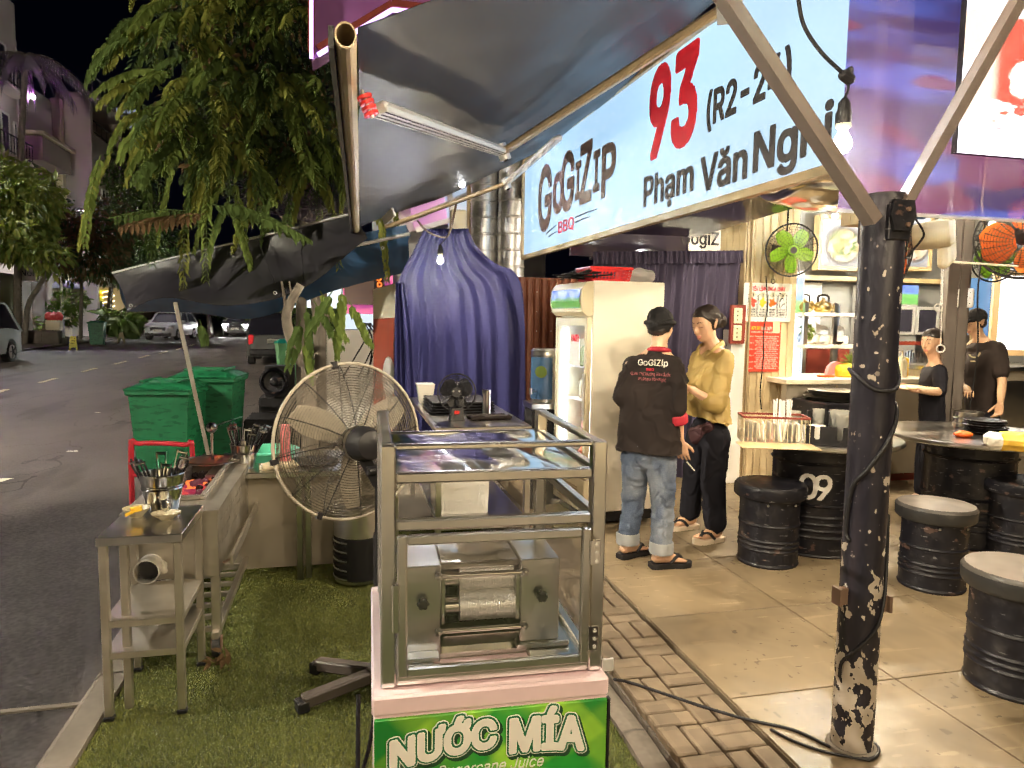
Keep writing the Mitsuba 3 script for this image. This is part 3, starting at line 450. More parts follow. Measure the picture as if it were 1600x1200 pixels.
# ================================================================ VEHICLES
def isect(side, top, front, L=6, W=3, H=3):
    cs = lambda p: m3.CrossSection([[(float(a), float(b)) for a, b in p]], m3.FillRule.Positive)
    a = m3.Manifold.extrude(cs(side), W).rotate((90, 0, 0)).translate((0, W / 2, 0)); b = m3.Manifold.extrude(cs(top), H)
    c = m3.Manifold.extrude(cs(front), L).rotate((90, 0, 90)).translate((-L / 2, 0, 0)); return a ^ b ^ c
def car(name, label, loc, yaw, paint, L=4.7, W=1.88, H=1.68, lights=None, tail=False, ghs=None, cat_='car', plate='51G-238.61'):
    c = thing(name, label, cat_); R = rotz(yaw); o = A(loc); h, w = L / 2, W / 2; put_ = lambda n, m, mt, sm=30, par=None, **k: part(par or c, n, tf(m, R, o), mt, sm, **k)
    top = [(-h, -w * .78), (-h * .93, -w * .95), (-h * .5, -w), (h * .55, -w), (h * .88, -w * .90), (h, -w * .55), (h, w * .55), (h * .88, w * .9), (h * .55, w), (-h * .5, w), (-h * .93, w * .95), (-h, w * .78)]
    side = [(-h, .42), (-h * .97, .30), (h * .93, .25), (h, .42), (h * .995, .72), (h * .9, .93), (h * .42, 1.08), (-h * .6, 1.12), (-h * .96, 1.02), (-h * .99, .7)]
    front = [(-w * .94, .2), (w * .94, .2), (w, .5), (w, .8), (w * .95, 1.2), (-w * .95, 1.2), (-w, .8), (-w, .5)]
    m = isect(side, top, front); wx = (h * .62, -h * .60)
    for x in wx:
        for s in (-1, 1): m = m - m3.Manifold.cylinder(.5, .40, .40, 24, True).rotate((90, 0, 0)).translate((x, s * w * .9, .36))
    put_('body', mesh_of(m), paint)
    gs = ghs or [(-h * .93, 1.0), (h * .48, 1.0), (h * .16, H - .08), (h * .05, H - .03), (-h * .7, H - .06), (-h * .82, H - .25)]
    gf = [(-w * .93, .9), (w * .93, .9), (w * .76, H), (-w * .76, H)]
    put_('greenhouse', mesh_of(isect(gs, top, gf)), 'dark_glass', 20)
    rf = [(p[0], p[1] + .012) for p in gs if p[1] > H - .2]; x0, x1 = min(p[0] for p in rf), max(p[0] for p in rf)
    put_('roof', obox(((x0 + x1) / 2, 0, H - .015), (x1 - x0 + .25, W * .74, .06), None, .025), paint)
    for s in (-1, 1):
        for (a, b) in ((gs[1], (x1, H - .05)), (gs[0], (x0, H - .06)), ((-h * .2, 1.0), (-h * .22, H - .05))):
            put_('pillar', beam((a[0], s * w * .925, 1.0), (b[0], s * w * .765, b[1]), .09, .06), paint)
        for x in wx:
            k = put_('wheel', cyl((x, s * (w - .24), .34), (x, s * (w - .02), .34), .34, n=26), 'rubber')
            put_('rim', cyl((x, s * (w - .03), .34), (x, s * (w + .002), .34), .23, n=20), 'alu', par=k)
            for q in range(5):
                a = q * 2 * math.pi / 5; put_('spoke', beam((x, s * (w + .006), .34), (x + .21 * math.cos(a), s * (w + .006), .34 + .21 * math.sin(a)), .045, .02), 'black_plastic', par=k)
        put_('mirror', ball((h * .36, s * (w + .06), 1.12), .11, 2, (.7, 1, .8)), paint, True)
        put_('headlight', obox((h * .90, s * w * .70, .80), (.30, .42, .17 if not lights else .24), rotz(-s * .42), .05), 'emitter_face' if lights else 'chrome', emit=lights, w=.4)
        put_('taillight', obox((-h * .965, s * w * .80, .86), (.12, .17, .34), None, .04), 'red_plastic', emit=(.2, .005, .01) if tail else None, w=.05)
    put_('grille', obox((h * .985, 0, .68), (.08, W * .48, .22), None, .03), 'black_plastic'); put_('bumper', obox((h * .97, 0, .36), (.16, W * .8, .2), None, .05), 'black_plastic'); put_('rear_bumper', obox((-h * .975, 0, .45), (.16, W * .86, .24), None, .05), 'black_plastic')
    for x, n in ((h * 1.005, 0), (-h * 1.0, math.pi)):
        p = put_('plate', obox((x, 0, .58 if x > 0 else .82), (.03, .5, .14)), 'paper')
        put_('lettering', text(plate, .07, (x + .016 * np.sign(x), 0, (.55 if x > 0 else .79)), rotz(math.pi / 2 + n) @ XZ, width=.4, bold=True), 'ink', False, par=p)
    return c
sp = A((-10.749, 46.568, 0.060)); car('parked_car', 'white family car facing the camera on the far side of the road', A([sp[0] + .2, sp[1] + 2.2, float(zr(sp[1]))]), -math.pi / 2 - .12, 'car_white')
vp = A((-10.806, 26.930, -0.040)); van = car('parked_van', 'pale silver people carrier cut off by the left edge', A([vp[0] - .9, vp[1] - 1.55, float(zr(vp[1]))]), -math.pi / 2, 'car_silver', 5.0, 1.95, 1.95, tail=True, ghs=[(-2.38, 1.05), (2.0, 1.0), (.9, 1.85), (.6, 1.9), (-1.7, 1.88), (-2.15, 1.6)], cat_='van')
dp = A((-2.536, 24.963, -0.050)); car('parked_car', 'dark sport utility car seen from behind at the near kerb', A([dp[0] + .25, dp[1] + 2.3, float(zr(dp[1]))]), math.pi / 2 + .03, 'car_dark', 4.8, 1.9, 1.8, tail=True, plate='51K-604.92')
hp = A((-7.267, 55.312, 0.600)); car('oncoming_car', 'oncoming car with dazzling headlights at the end of the road', A([hp[0], hp[1], float(zr(hp[1]))]), -math.pi / 2 - .05, 'car_dark', lights=(900, 1000, 850))
# ================================================================ TREES
def leafcloud(blobs, n, L, W, seed, shell=.45, hang=.6):
    g = np.random.default_rng(seed); vol = A([r ** 3 for _, r in blobs]); ix = g.choice(len(blobs), n, p=vol / vol.sum()); d = g.normal(size=(n, 3)); d /= np.linalg.norm(d, axis=1, keepdims=True)
    rr = shell + (1 - shell) * g.uniform(0, 1, n) ** .5; P = A([blobs[i][0] for i in ix]) + d * (rr * A([blobs[i][1] for i in ix]))[:, None] * [1, 1, .85]
    keep = meshkit.noise(P * (1.6 / max(.3, blobs[0][1])) + seed, seed) > .36; P, d = P[keep], d[keep]
    D = d + g.normal(size=d.shape) * .6; D[:, 2] -= hang
    return place(leafmesh(L, W), P, D, g.uniform(-1.2, 1.2, len(P)), g.uniform(.6, 1.25, len(P)))
def far_tree(label, base, path, blobs, mats, n, L, W, seed, tr=.14, name='street_tree', group='trees across the road'):
    t = thing(name, label, 'tree', group); part(t, 'trunk', tube([base] + path, [tr, tr * .6], 8, 5), 'bark', True)
    ends = [A(path[-1])] + [A(b[0]) for b in blobs]
    part(t, 'limbs', cat([tube([path[-1], (A(path[-1]) + A(b[0])) / 2 + A([0, 0, -.15]), b[0]], [tr * .5, tr * .15], 6, 4) for b in blobs]), 'bark', True, kind='stuff')
    for i, m in enumerate(mats): part(t, 'crown', leafcloud(blobs, n // len(mats), L, W, seed + i), m, kind='stuff')
    return t
B = lambda p, r: (A(p), r)
far_tree('leafy tree glowing yellow green under a lamp at the left edge', (-14.543, 37.645, 0.080), [(-14.245, 37.481, 1.872), (-13.775, 37.453, 2.768), (-12.931, 36.284, 3.457)], [B((-13.950, 34.651, 5.471), 1.9), B((-13.021, 34.519, 6.427), 1.5), B((-13.167, 34.377, 4.540), 1.3), B((-14.465, 34.911, 6.945), 1.7), B((-12.118, 34.078, 4.016), .9)], ['leaf_green', 'leaf_yellow'], 5200, .42, .16, 11)
far_tree('brownish tree on twin thin dark trunks', (-14.394, 44.549, 0.100), [(-13.637, 42.504, 1.950), (-13.588, 42.684, 3.998)], [B((-13.842, 42.904, 5.700), 2.4), B((-14.834, 43.235, 6.709), 1.6), B((-12.849, 42.573, 4.690), 1.7), B((-12.337, 42.611, 6.404), 1.7), B((-14.519, 42.937, 4.325), 1.3)], ['leaf_brown', 'leaf_deep'], 5600, .40, .15, 21, .11)
far_tree('dark dense tree with drooping shoots in front of the white houses', (-15.459, 53.188, 0.120), [(-15.327, 53.280, 2.495), (-15.055, 53.458, 5.084)], [B((-15.778, 54.073, 9.814), 2.6), B((-14.316, 53.565, 8.112), 2.6), B((-16.609, 54.411, 11.311), 1.6), B((-13.066, 53.108, 6.406), 2.4), B((-14.508, 53.852, 10.694), 2.2), B((-14.757, 53.428, 5.519), 2.2)], ['leaf_deep', 'leaf_dark'], 7200, .48, .18, 31, .2)
far_tree('dark green tree over the oncoming headlights', (-8.810, 52.195, 0.200), [(-11.108, 64.643, 2.290), (-11.356, 64.903, 4.441)], [B((-12.408, 65.153, 4.426), 2.8), B((-10.050, 64.468, 3.113), 2.2), B((-14.243, 65.688, 5.477), 2.4), B((-7.153, 63.797, 3.316), 2.4)], ['leaf_deep', 'leaf_dark'], 5200, .5, .18, 41, .2)
far_tree('tree above the dark parked car on the near side', ((-2.204, 27.219, 0.080)[0] + .6, (-2.204, 27.219, 0.080)[1], 0), [(-1.915, 27.347, 2.185), (-2.001, 27.433, 2.884)], [B((-2.645, 27.520, 2.175), 1.0), B((-1.844, 27.363, 2.536), 1.1), B((-3.213, 27.687, 2.517), .9), B((-1.180, 25.084, 1.935), .9), B((-0.115, 22.783, 2.120), 1.2), B((0.066, 20.605, 1.358), 1.0)], ['leaf_deep', 'leaf_dark'], 5200, .26, .10, 51, .1, group='trees on the near pavement')
bsh = thing('bush', 'brightly lit yellow green bush in front of the lit shop posts', 'bush'); part(bsh, 'foliage', leafcloud([B((-16.686, 53.461, 0.967), .9), B((-16.052, 53.339, 1.278), .9), B((-15.340, 53.114, 0.684), .75)], 1500, .45, .12, 61, hang=-.4), 'leaf_yellow', kind='stuff')
bsh = thing('bush', 'dim bush by the leaning tree behind the planter', 'bush'); part(bsh, 'foliage', leafcloud([B((-17.544, 47.529, 1.572), .9), B((-16.070, 47.173, 1.518), .8), B((-15.622, 47.144, 2.354), .8), B((-17.415, 45.366, 0.846), .7)], 1600, .35, .12, 62, hang=-.2), 'leaf_dark', kind='stuff')
tp = thing('potted_cactus', 'broad leaved plant beside the cream barrier', 'plant'); pc = A((-13.211, 48.512, 1.051)); part(tp, 'foliage', leafcloud([B(pc, .8), B(pc + A([-.7, 0, .2]), .6)], 240, .8, .4, 63), 'leaf_dark', kind='stuff')
# violet-lit palm far left
pm = thing('palm', 'tall palm with fine fronds coloured as if lit violet above the dark house', 'palm'); pc = A((-15.572, 42.081, 14.565)); part(pm, 'trunk', tube([(pc[0] - 1, pc[1], 0), (pc[0] - .6, pc[1], pc[2] * .5), pc], [.2, .14], 8, 5), 'bark', True)
for q in range(9):
    a = q * .7 + .3; d = A([math.cos(a), .5 * math.sin(a), 0]); st = [pc + d * s * 3.1 + A([0, 0, .9 * s - 2.6 * s * s]) for s in np.linspace(0, 1, 12)]; P = []; D = []
    for i in range(1, 12):
        for s in (-1, 1):
            for w in (0, .5): P.append(st[i - 1] * (1 - w) + st[i] * w); D.append(d * .5 + A([-d[1], d[0], 0]) * s * .8 + A([0, 0, -.9]))
    fr = part(pm, 'frond', place(leafmesh(1.0, .07), P, D, np.zeros(len(P))), 'palm_lit_violet'); part(fr, 'rachis', tube(st, [.04, .012], 5), 'bark', True)
# near tree with hanging pinnate shoots
nt = thing('street_tree', 'big tree with long hanging leafy shoots beside the awning', 'tree', None); tb = A((-0.269, 9.889, 0.714)); tb[2] = 0
part(nt, 'trunk', tube([tb, A((-0.281, 9.956, 1.404)), A((-0.359, 9.848, 2.251)), A((-0.510, 9.559, 3.191)), A((-0.724, 9.488, 4.101))], [.13, .09], 10, 6), 'bark', True)
blobs = [B((-1.351, 8.456, 4.708), .55), B((-1.706, 8.313, 4.488), .38), B((-0.791, 8.745, 4.808), .8), B((-0.236, 8.820, 4.822), .8), B((-1.491, 8.406, 3.819), .55), B((-0.938, 8.699, 3.944), .75), B((-0.315, 8.749, 3.864), .7), B((-1.786, 8.140, 3.530), .32), B((-1.344, 8.218, 3.287), .42), B((-0.732, 8.590, 3.300), .55), B((-0.103, 8.651, 3.351), .45), B((-1.067, 8.870, 5.450), .7), B((-0.373, 8.935, 5.703), .8)]
part(nt, 'limbs', cat([tube([A((-0.510, 9.559, 3.191)), (A((-0.510, 9.559, 3.191)) + b[0]) / 2 + A([.1, .1, .1]), b[0]], [.05, .015], 6, 5) for b in blobs]), 'bark', True, kind='stuff')
part(nt, 'crown', leafcloud(blobs, 7500, .11, .045, 71, .2), 'leaf_deep', kind='stuff'); part(nt, 'crown', leafcloud(blobs, 1900, .12, .05, 73, .3), 'leaf_brown', kind='stuff')
lf = leafmesh(.12, .055, .2, .4); g = np.random.default_rng(5)
def sprig(par, p, d, L, mat, lm=lf, gap=.048, sag=.9, ls=1.0):
    d = A(d, float); d /= np.linalg.norm(d); n = max(4, int(L / gap)); st = [A(p, float)]; v = d.copy()
    for i in range(n): v = v + A([0, 0, -sag / n]); v /= np.linalg.norm(v); st.append(st[-1] + v * gap)
    P, D, Rr, S = [], [], [], []; side = np.cross(d, [0, 0, 1]) + A([.001, 0, 0]); side /= np.linalg.norm(side); tw = g.uniform(-.5, .5); side = side * math.cos(tw) + np.cross(d, side) * math.sin(tw)
    for i in range(1, n + 1):
        f = (st[i] - st[i - 1]) / gap; k = .65 + .45 * math.sin(math.pi * min(1, (i + 1) / (n + 1)))
        for s in (-1, 1): P.append(st[i]); D.append(f * .4 + side * s * .95 + A([0, 0, -.4]) + g.normal(size=3) * .12); Rr.append(g.uniform(-.3, .3)); S.append(k * ls * g.uniform(.85, 1.15))
    return part(par, 'shoot', cat(place(lm, P, D, Rr, S), tube(st, [.005, .002], 4)), mat)
for i, b in enumerate(blobs):
    for q in range(int(34 * b[1] / .6)):
        th = g.uniform(0, 2 * math.pi); ph = g.uniform(-.2, 1.0); dd = A([math.cos(th), math.sin(th) - .5, ph]); dd /= np.linalg.norm(dd); p = b[0] + dd * b[1] * g.uniform(.6, 1.0)
        sprig(nt, p, dd * [1, 1, .2] + A([-.25, -.1, -.25]), g.uniform(.4, .8), ['leaf_green', 'leaf_green', 'leaf_dark', 'leaf_dark', 'leaf_yellow'][int(g.integers(5))] if g.uniform() > .06 else 'leaf_yellow', sag=g.uniform(.8, 1.9))
for px, dx, L in (((-1.375, 7.021, 2.551), (-1, 0, .05), .62), ((-1.207, 6.978, 2.524), (-1, .1, 0), .75), ((-1.021, 6.839, 2.609), (1, 0, -.1), .5), ((-0.746, 6.763, 2.500), (1, .1, -.2), .5), ((-1.150, 6.973, 2.611), (1, 0, -.05), .45)):
    sprig(nt, px, dx, L, 'leaf_brown' if dx[0] < 0 and px[0] < -1.9 or L == .75 else 'leaf_dark', leafmesh(.15, .045, .2, .25), .045, .35)
for i in range(46):
    b = blobs[int(g.choice([4, 7, 8, 9, 10, 6, 5]))]; p = b[0] + A([g.normal() * .3, -.25 + .25 * g.normal(), -.15 + .2 * g.normal()]); sprig(nt, p, (g.normal() * .35 - .1, -.15, -.8), g.uniform(.6, 1.05), ['leaf_green', 'leaf_dark', 'leaf_yellow'][int(g.integers(3))], sag=1.2, ls=.85)
# small leaning grey tree with broad leaves
st = thing('sapling', 'slim leaning grey tree forked under the tarpaulin with broad leaves', 'tree'); o = (-0.307, 6.827, 0.996)
part(st, 'trunk', tube([(o[0], o[1], 0), (-0.318, 6.836, 1.055), (-0.383, 6.815, 1.223), (-0.464, 6.801, 1.411), (-0.503, 6.826, 1.586), (-0.479, 6.833, 1.715), (-0.375, 6.826, 1.909)], [.075, .05, .04], 10, 6), 'bark', True)
part(st, 'branch', tube([(-0.503, 6.826, 1.586), (-0.513, 6.842, 1.732), (-0.546, 6.869, 1.935)], [.022, .012], 7, 4), 'bark', True); part(st, 'branch', tube([(-0.497, 6.830, 1.644), (-0.461, 6.835, 1.791), (-0.477, 6.853, 1.936)], [.016, .008], 7, 4), 'bark', True)
big = leafmesh(.125, .052, .2, .35)
for px, dx, L in (((-0.300, 6.170, 1.708), (.1, 0, -1), .5), ((-0.238, 6.159, 1.751), (.5, 0, -.7), .45), ((-0.343, 6.169, 1.591), (-.3, 0, -1), .4), ((-0.004, 5.906, 1.852), (-.1, 0, -1), .55), ((-0.081, 6.026, 1.829), (-.6, 0, -.8), .4), ((0.046, 5.988, 1.753), (.5, 0, -.8), .4), ((-0.318, 6.148, 1.432), (.2, 0, -1), .35), ((-0.192, 6.363, 1.838), (.4, .3, -.6), .5), ((-1.298, 7.118, 1.574), (.3, 0, -1), .2)):
    sprig(st, px, dx, L, ('leaf_green', 'leaf_dark')[int(px[0] * 97) % 2], big, .048, .3)
# fan palm behind the awning
fp = thing('fan_palm', 'violet lit fan palm between the tree and the awning', 'palm'); pc = A((-0.494, 9.063, 2.349)); part(fp, 'trunk', tube([(pc[0], pc[1], 0), pc], [.08, .06], 8), 'bark', True)
for px, nrm, Rf, up in (((-0.755, 8.757, 2.827), (.3, -1, .2), .55, (-.5, 0, .8)), ((-0.140, 8.402, 2.806), (-.2, -1, .3), .55, (.1, 0, 1)), ((-0.473, 8.785, 2.734), (0, -1, .5), .5, (.2, 0, .8)), ((-0.955, 9.035, 3.080), (.4, -1, .1), .5, (-.9, 0, .3))):
    F = frame_to(nrm, up); a0 = math.atan2(A(up) @ F[:, 1], A(up) @ F[:, 0]); P = []; D = []
    for a in np.linspace(-1.6, 1.6, 26): P.append(A(px)); D.append(F[:, 0] * math.cos(a0 + a) + F[:, 1] * math.sin(a0 + a) + F[:, 2] * .1)
    fr = part(fp, 'frond', place(leafmesh(Rf, .05, .4, .12), P, D, np.zeros(26)), 'palm_lit_violet'); part(fr, 'stalk', tube([pc, (pc + A(px)) / 2 + A([0, 0, .1]), px], [.015, .008], 5, 4), 'bark', True)
# ================================================================ STREET LAMPS
def street_lamp(base, head, h, power, label, w=1.0):
    s = thing('street_lamp', label, 'street lamp', 'street lamps along the road'); b, e = A(base, float), A(head, float)
    part(s, 'post', tube([b, b + A([0, 0, h * .6]), A([b[0], b[1], h])], [.09, .06], 10), 'galv', True); part(s, 'arm', tube([(b[0], b[1], h - .05), ((b[0] + e[0]) / 2, (b[1] + e[1]) / 2, e[2] + .14), (e[0], e[1], e[2] + .1)], .035, 8, 4), 'galv', True)
    part(s, 'head', obox(e + A([0, 0, .07]), (.62, .3, .12), None, .04), 'galv'); part(s, 'lens', ball(e + A([0, 0, -.03]), .11, 2, (1.6, 1, .7)), 'emitter_face', emit=tuple(6.0 * power * c for c in (1.0, .88, .68)), w=w)
hd = A((-14.314, 31.818, 7.364)); street_lamp((hd[0] - 1.6, hd[1] + .3, 0), hd, hd[2] + .3, 6500, 'street lamp outside the left edge lighting the yellow green tree', .6)
street_lamp((-13.4, 3.0, 0), (-10.6, 3.0, 7.2), 7.3, 3600, 'street lamp across the road beside the camera', 1.5)
hd = A((-14.636, 46.358, 7.499)); street_lamp((hd[0] - 1.4, hd[1] + .5, 0), hd, hd[2] + .3, 5500, 'street lamp inside the brownish tree', .5)
# ================================================================ ADDED BEHIND THE CAMERA FOR REFLECTIONS AND FILL LIGHT
rw = thing('added_rear_shop', 'unseen cream shop wall added behind the camera for reflections and fill', 'building'); part(rw, 'wall', box(-.9, 8, -5.3, -5.1, -.1, 3.6), 'cream'); part(rw, 'door', box(1.2, 2.2, -5.099, -5.06, .08, 2.2, .01), 'tan_wood')
for x in (.1, 3.4, 5.2): window(rw, 0, 0, 0, .1, .1) if False else part(rw, 'window', box(x, x + 1.1, -5.099, -5.05, 1.0, 2.1, .01), 'dark_glass')
struct('terrace', box(-.949, 9, -5.099, -.999, -.2, .06), 'concrete')
# ================================================================ AWNING
AF = A([2.15, 0, .9]) / np.linalg.norm([2.15, 0, .9]); AN = A([-.9, 0, 2.15]) / np.linalg.norm([-.9, 0, 2.15])
aw = thing('awning', 'retractable awning with dark fabric, aluminium front tube and two folding arms', 'awning')
f0, f1 = A([.014, 2.376, 2.5]), A([.141, 7.617, 2.5]); n = 16; a = np.arange(n) * 2 * math.pi / n
def octo(r): return [(r * math.cos(q) * .95, r * math.sin(q) * 1.15) for q in a]
fb = part(aw, 'front_tube', prism(Polygon(octo(.036), [octo(.030)]), np.linalg.norm(f1 - f0), f0, frame_to(f1 - f0)), 'alu_tan', 25)
part(fb, 'gasket', beam(f0 + A([-.045, .03, 0]), f1 + A([-.045, 0, 0]), .018, .07), 'black_plastic'); 0 and part(fb, 'fluting', cat([beam(f0 + A([x, .002, z]), f1 + A([x, 0, z]), .006, .012) for x, z in ((.036, .02), (.036, -.02), (.012, -.047), (-.012, -.047))]), 'alu', kind='stuff')
G = []
for i, v in enumerate(np.linspace(0, 1, 40)):
    row = []
    for u_ in np.linspace(0, 1, 60):
        p = f0 * (1 - u_) + f1 * u_; p = p + A([2.14, 0, 1.03]) * v + A([.034, 0, .035])
        d = -.03 * math.sin(math.pi * v) + .013 * math.sin(9 * u_ + 5 * v) * math.sin(math.pi * v) + .012 * math.sin(26 * u_ * (1 - .5 * v) + 2) * v + .05 * (float(meshkit.fbm(A([u_ * 7, v * 2.2, 0]), 3, 4)) - .5)
        row.append(p + AN * d)
    G.append(row)
part(aw, 'fabric', grid(G, .002), 'tarp', True)
def arm(hand, elbow, shoulder, m1, m2, lab):
    h, e, s = A(hand), A(elbow), A(shoulder)
    q = part(aw, 'forearm', beam(h + (e - h) * .03, e, .095, .045, .014, AN), m1); 
    for o in (-.022, 0, .022): part(q, 'groove', beam(h + (e - h) * .04 + AF * 0 + np.cross(AN, (e - h) / np.linalg.norm(e - h)) * .0 - AN * .0225 + np.cross((e - h) / np.linalg.norm(e - h), AN) * o, e - AN * .0225 + np.cross((e - h) / np.linalg.norm(e - h), AN) * o, .006, .004), 'black_plastic')
    part(aw, 'upper_arm', beam(e, s, .085, .05, .014, AN), m2)
    k = part(aw, 'elbow_joint', cyl(e - AN * .06, e + AN * .06, .045, n=18), 'alu', 40); part(k, 'bolt', cyl(e - AN * .075, e - AN * .06, .018, n=6), 'black_plastic')
    return q
q = arm((0.106, 2.936, 2.448), (1.187, 5.380, 2.878), (1.843, 3.215, 3.153), 'alu', 'alu_tan', '')
hp_ = A((0.098, 2.900, 2.444))
for i in range(4): part(aw, 'end_plug', cyl(hp_ - AN * (.045 - .022 * i), hp_ - AN * (.033 - .022 * i), .030, n=16), 'red_plastic', 40)
part(aw, 'hinge', tube([f0 + (f1 - f0) * .16 + A([.04, 0, .03]), hp_ + AN * .05, hp_ - AN * .055], .008, 8), 'white_paint', True)
arm((0.353, 8.174, 2.573), (1.782, 7.894, 3.128), (1.725, 5.731, 3.103), 'alu_tan', 'alu', '')
part(aw, 'torsion_bar', beam((2.17, 3.2, 3.66), (2.10, 8.4, 3.66), .09, .09, .02), 'black_plastic'); part(aw, 'torsion_tube', cyl((2.08, 3.2, 3.60), (2.02, 8.4, 3.60), .03), 'alu', 30)
part(aw, 'wall_bracket', beam((1.480, 2.667, 2.925), (1.763, 3.168, 3.044), .07, .05), 'alu_tan')
solo('paper_sticker', obox(A((0.437, 7.327, 2.662)), (.5, .02, .16), frame_to(AN, AF) @ rotz(.15)), 'paper', 'torn paper leaflet stuck under the awning fabric', 'paper')
# violet upper canopy with LED strips
vc = thing('violet_canopy', 'violet lit upper canopy with white strip light along its edge', 'canopy'); dv = 6.0
pts = [(-0.226, 6.000, 3.622), (-0.177, 6.000, 3.651), (0.396, 6.000, 4.052), (0.642, 6.000, 4.053), (1.711, 6.000, 4.503), (-0.217, 6.000, 4.366)]
part(vc, 'panel', prism([(p[0], p[2]) for p in pts], .25, (0, 6.25, 0), XZ), 'violet_tarp')
for (i, j) in ((0, 5), (1, 2), (2, 3), (3, 4)): part(vc, 'light_strip', beam(A(pts[i]) + [0, -.05, 0], A(pts[j]) + [0, -.05, 0], .03, .03), 'emitter_face', emit=(1.5, .9, 2.3), w=.5); part(vc, 'trim', beam(A(pts[i]) + [0, -.03, .05], A(pts[j]) + [0, -.03, .05], .06, .05), 'red_wood')
ns = thing('neighbour_shop', 'neighbouring shop of pale blue and violet panels behind the curtain', 'shop')
part(ns, 'wall', box(.55, 3.2, 11.2, 14, 0, 5.2), 'wall_grey'); part(ns, 'pale_panel', obox(A((1.476, 11.000, 3.348)), (1.6, .1, .6), roty(-.25)), 'white_paint')
part(ns, 'pink_panel', obox(A((1.293, 10.700, 3.433)), (.7, .08, .9), roty(-.2)), 'pink_paint', emit=(.35, .12, .32), w=.05); part(ns, 'blue_panel', obox(A((1.706, 10.600, 3.485)), (.5, .08, 1.1), roty(-.15)), 'white_paint', emit=(.25, .36, .5), w=.05)
for (p, q) in (((0.928, 10.300, 2.993), (1.845, 10.300, 3.442)), ((1.008, 10.200, 2.850), (1.783, 10.200, 3.108)), ((1.585, 10.100, 2.684), (1.444, 10.100, 3.475)), ((1.054, 10.200, 2.540), (1.645, 10.200, 3.012))): part(ns, 'frame_bar', beam(p, q, .07, .07), 'alu')
part(ns, 'magenta_wall', obox(A((0.375, 11.200, 2.167)), (.75, .1, 1.0)), 'pink', emit=(.25, .03, .2), w=.05); ls = part(ns, 'led_board', obox(A((0.525, 10.900, 2.137)), (.14, .06, .3)), 'black_plastic')
for i in range(3): part(ls, 'lettering', ring(A((0.523, 10.850, 2.135)) + A([.01 * i, 0, .06 - .09 * i]), .032, .012, (0, -1, 0), 10, 5), 'emitter_face', emit=(1.6, .25, .02), w=.02)
part(ns, 'cream_post', box(1.2, 1.5, 10.6, 10.9, 0, 2.3), 'cream'); sgn = part(ns, 'lit_sign', obox(A((-0.586, 11.500, 1.960)), (1.3, .12, .42)), 'emitter_face', emit=(.8, .9, 1.0), w=.2); part(sgn, 'lettering', cat([obox(A((-0.706, 11.430, 1.926)) + A([.075 * i, 0, 0]), (.05, .01, .07 + .03 * (i % 2))) for i in range(5)]), 'ink')
part(ns, 'dim_board', obox(A((0.323, 11.100, 2.016)), (.6, .06, .42)), 'stucco_dark'); part(ns, 'bright_panel', obox(A((0.416, 12.500, 1.685)), (.9, .06, .55)), 'emitter_face', emit=(.65, .75, .85), w=.2)
# tarpaulin tent
tn = thing('tarpaulin_tent', 'sagging black tarpaulin tent with blue lining on a slanting steel pole', 'tent')
top = spline([(-2.493, 8.790, 2.062), (-1.590, 8.389, 2.277), (-0.768, 8.109, 2.485), (0.137, 7.706, 2.694)], 8); bot = spline([(-2.201, 8.165, 1.638), (-1.775, 7.870, 1.785), (-1.069, 7.489, 1.714), (-0.398, 7.241, 1.877), (0.237, 7.033, 2.377)], 6); bot = A([bot[int(round(t))] for t in np.linspace(0, len(bot) - 1, len(top))])
def slope(top, bot, nr, seed, sag):
    g_ = []
    for v in np.linspace(0, 1, nr):
        r_ = top * (1 - v) + bot * v; r_ = r_ + A([0, 1, 0]) * (sag * math.sin(math.pi * v)); r_[:, 1] += .16 * (meshkit.fbm(np.stack([r_[:, 0] * 2.2, r_[:, 2] * 2.6, r_[:, 1] * 0], 1), 3, seed) - .5) * min(1, 3 * v); g_.append(r_)
    return g_
part(tn, 'outer_sheet', grid(slope(spline(top, 3), spline(bot, 3), 22, 3, .12), .003), 'tarp_black', True)
top2 = spline([(-2.485, 8.989, 2.002), (-1.653, 8.700, 2.138), (-0.739, 8.503, 2.352), (0.172, 8.200, 2.540), (0.677, 7.985, 2.634)], 8); bot2 = spline([(-2.654, 9.925, 1.650), (-1.864, 9.737, 1.645), (-1.063, 9.438, 1.592), (-0.118, 8.831, 1.926), (0.758, 8.334, 2.156)], 8)
part(tn, 'lining', grid(slope(spline(top2, 2), spline(bot2, 2), 18, 9, -.1), .003), 'tarp_blue', True)
part(tn, 'end_flap', grid([[A((0.677, 7.985, 2.634)) * (1 - v) * (1 - w) + A((0.758, 8.334, 2.156)) * v * (1 - w) + w * ((1 - v) * A((0.787, 8.574, 2.592)) + v * A((0.574, 8.996, 2.145))) for w in np.linspace(0, 1, 6)] for v in np.linspace(0, 1, 8)], .003), 'tarp_blue', True)
part(tn, 'edge_bar', cat([cyl((-0.205, 8.062, 2.311), (0.708, 7.864, 2.525), .02), cyl((-2.493, 8.790, 2.069), (0.137, 7.707, 2.701), .014)]), 'alu', 30)
for p, q in (((-0.884, 7.978, 2.446), (-0.649, 7.411, 1.946)), ((-0.435, 7.832, 2.580), (-0.371, 7.289, 1.910))): part(tn, 'seam', tube([p, q], .004, 5), 'black_plastic')
for p in ((-2.135, 8.103, 1.704), (-0.636, 7.243, 1.841), (0.421, 7.866, 2.364), (-0.114, 8.639, 2.091), (0.464, 8.409, 2.211), (0.177, 8.571, 2.110)): part(tn, 'eyelet', ring(p, .014, .005, (0, -1, 0), 12, 5), 'alu', True)
part(tn, 'pole', beam((-1.609, 7.620, 1.738), (-1.285, 7.623, -0.100), .035, .035), 'grill_steel')
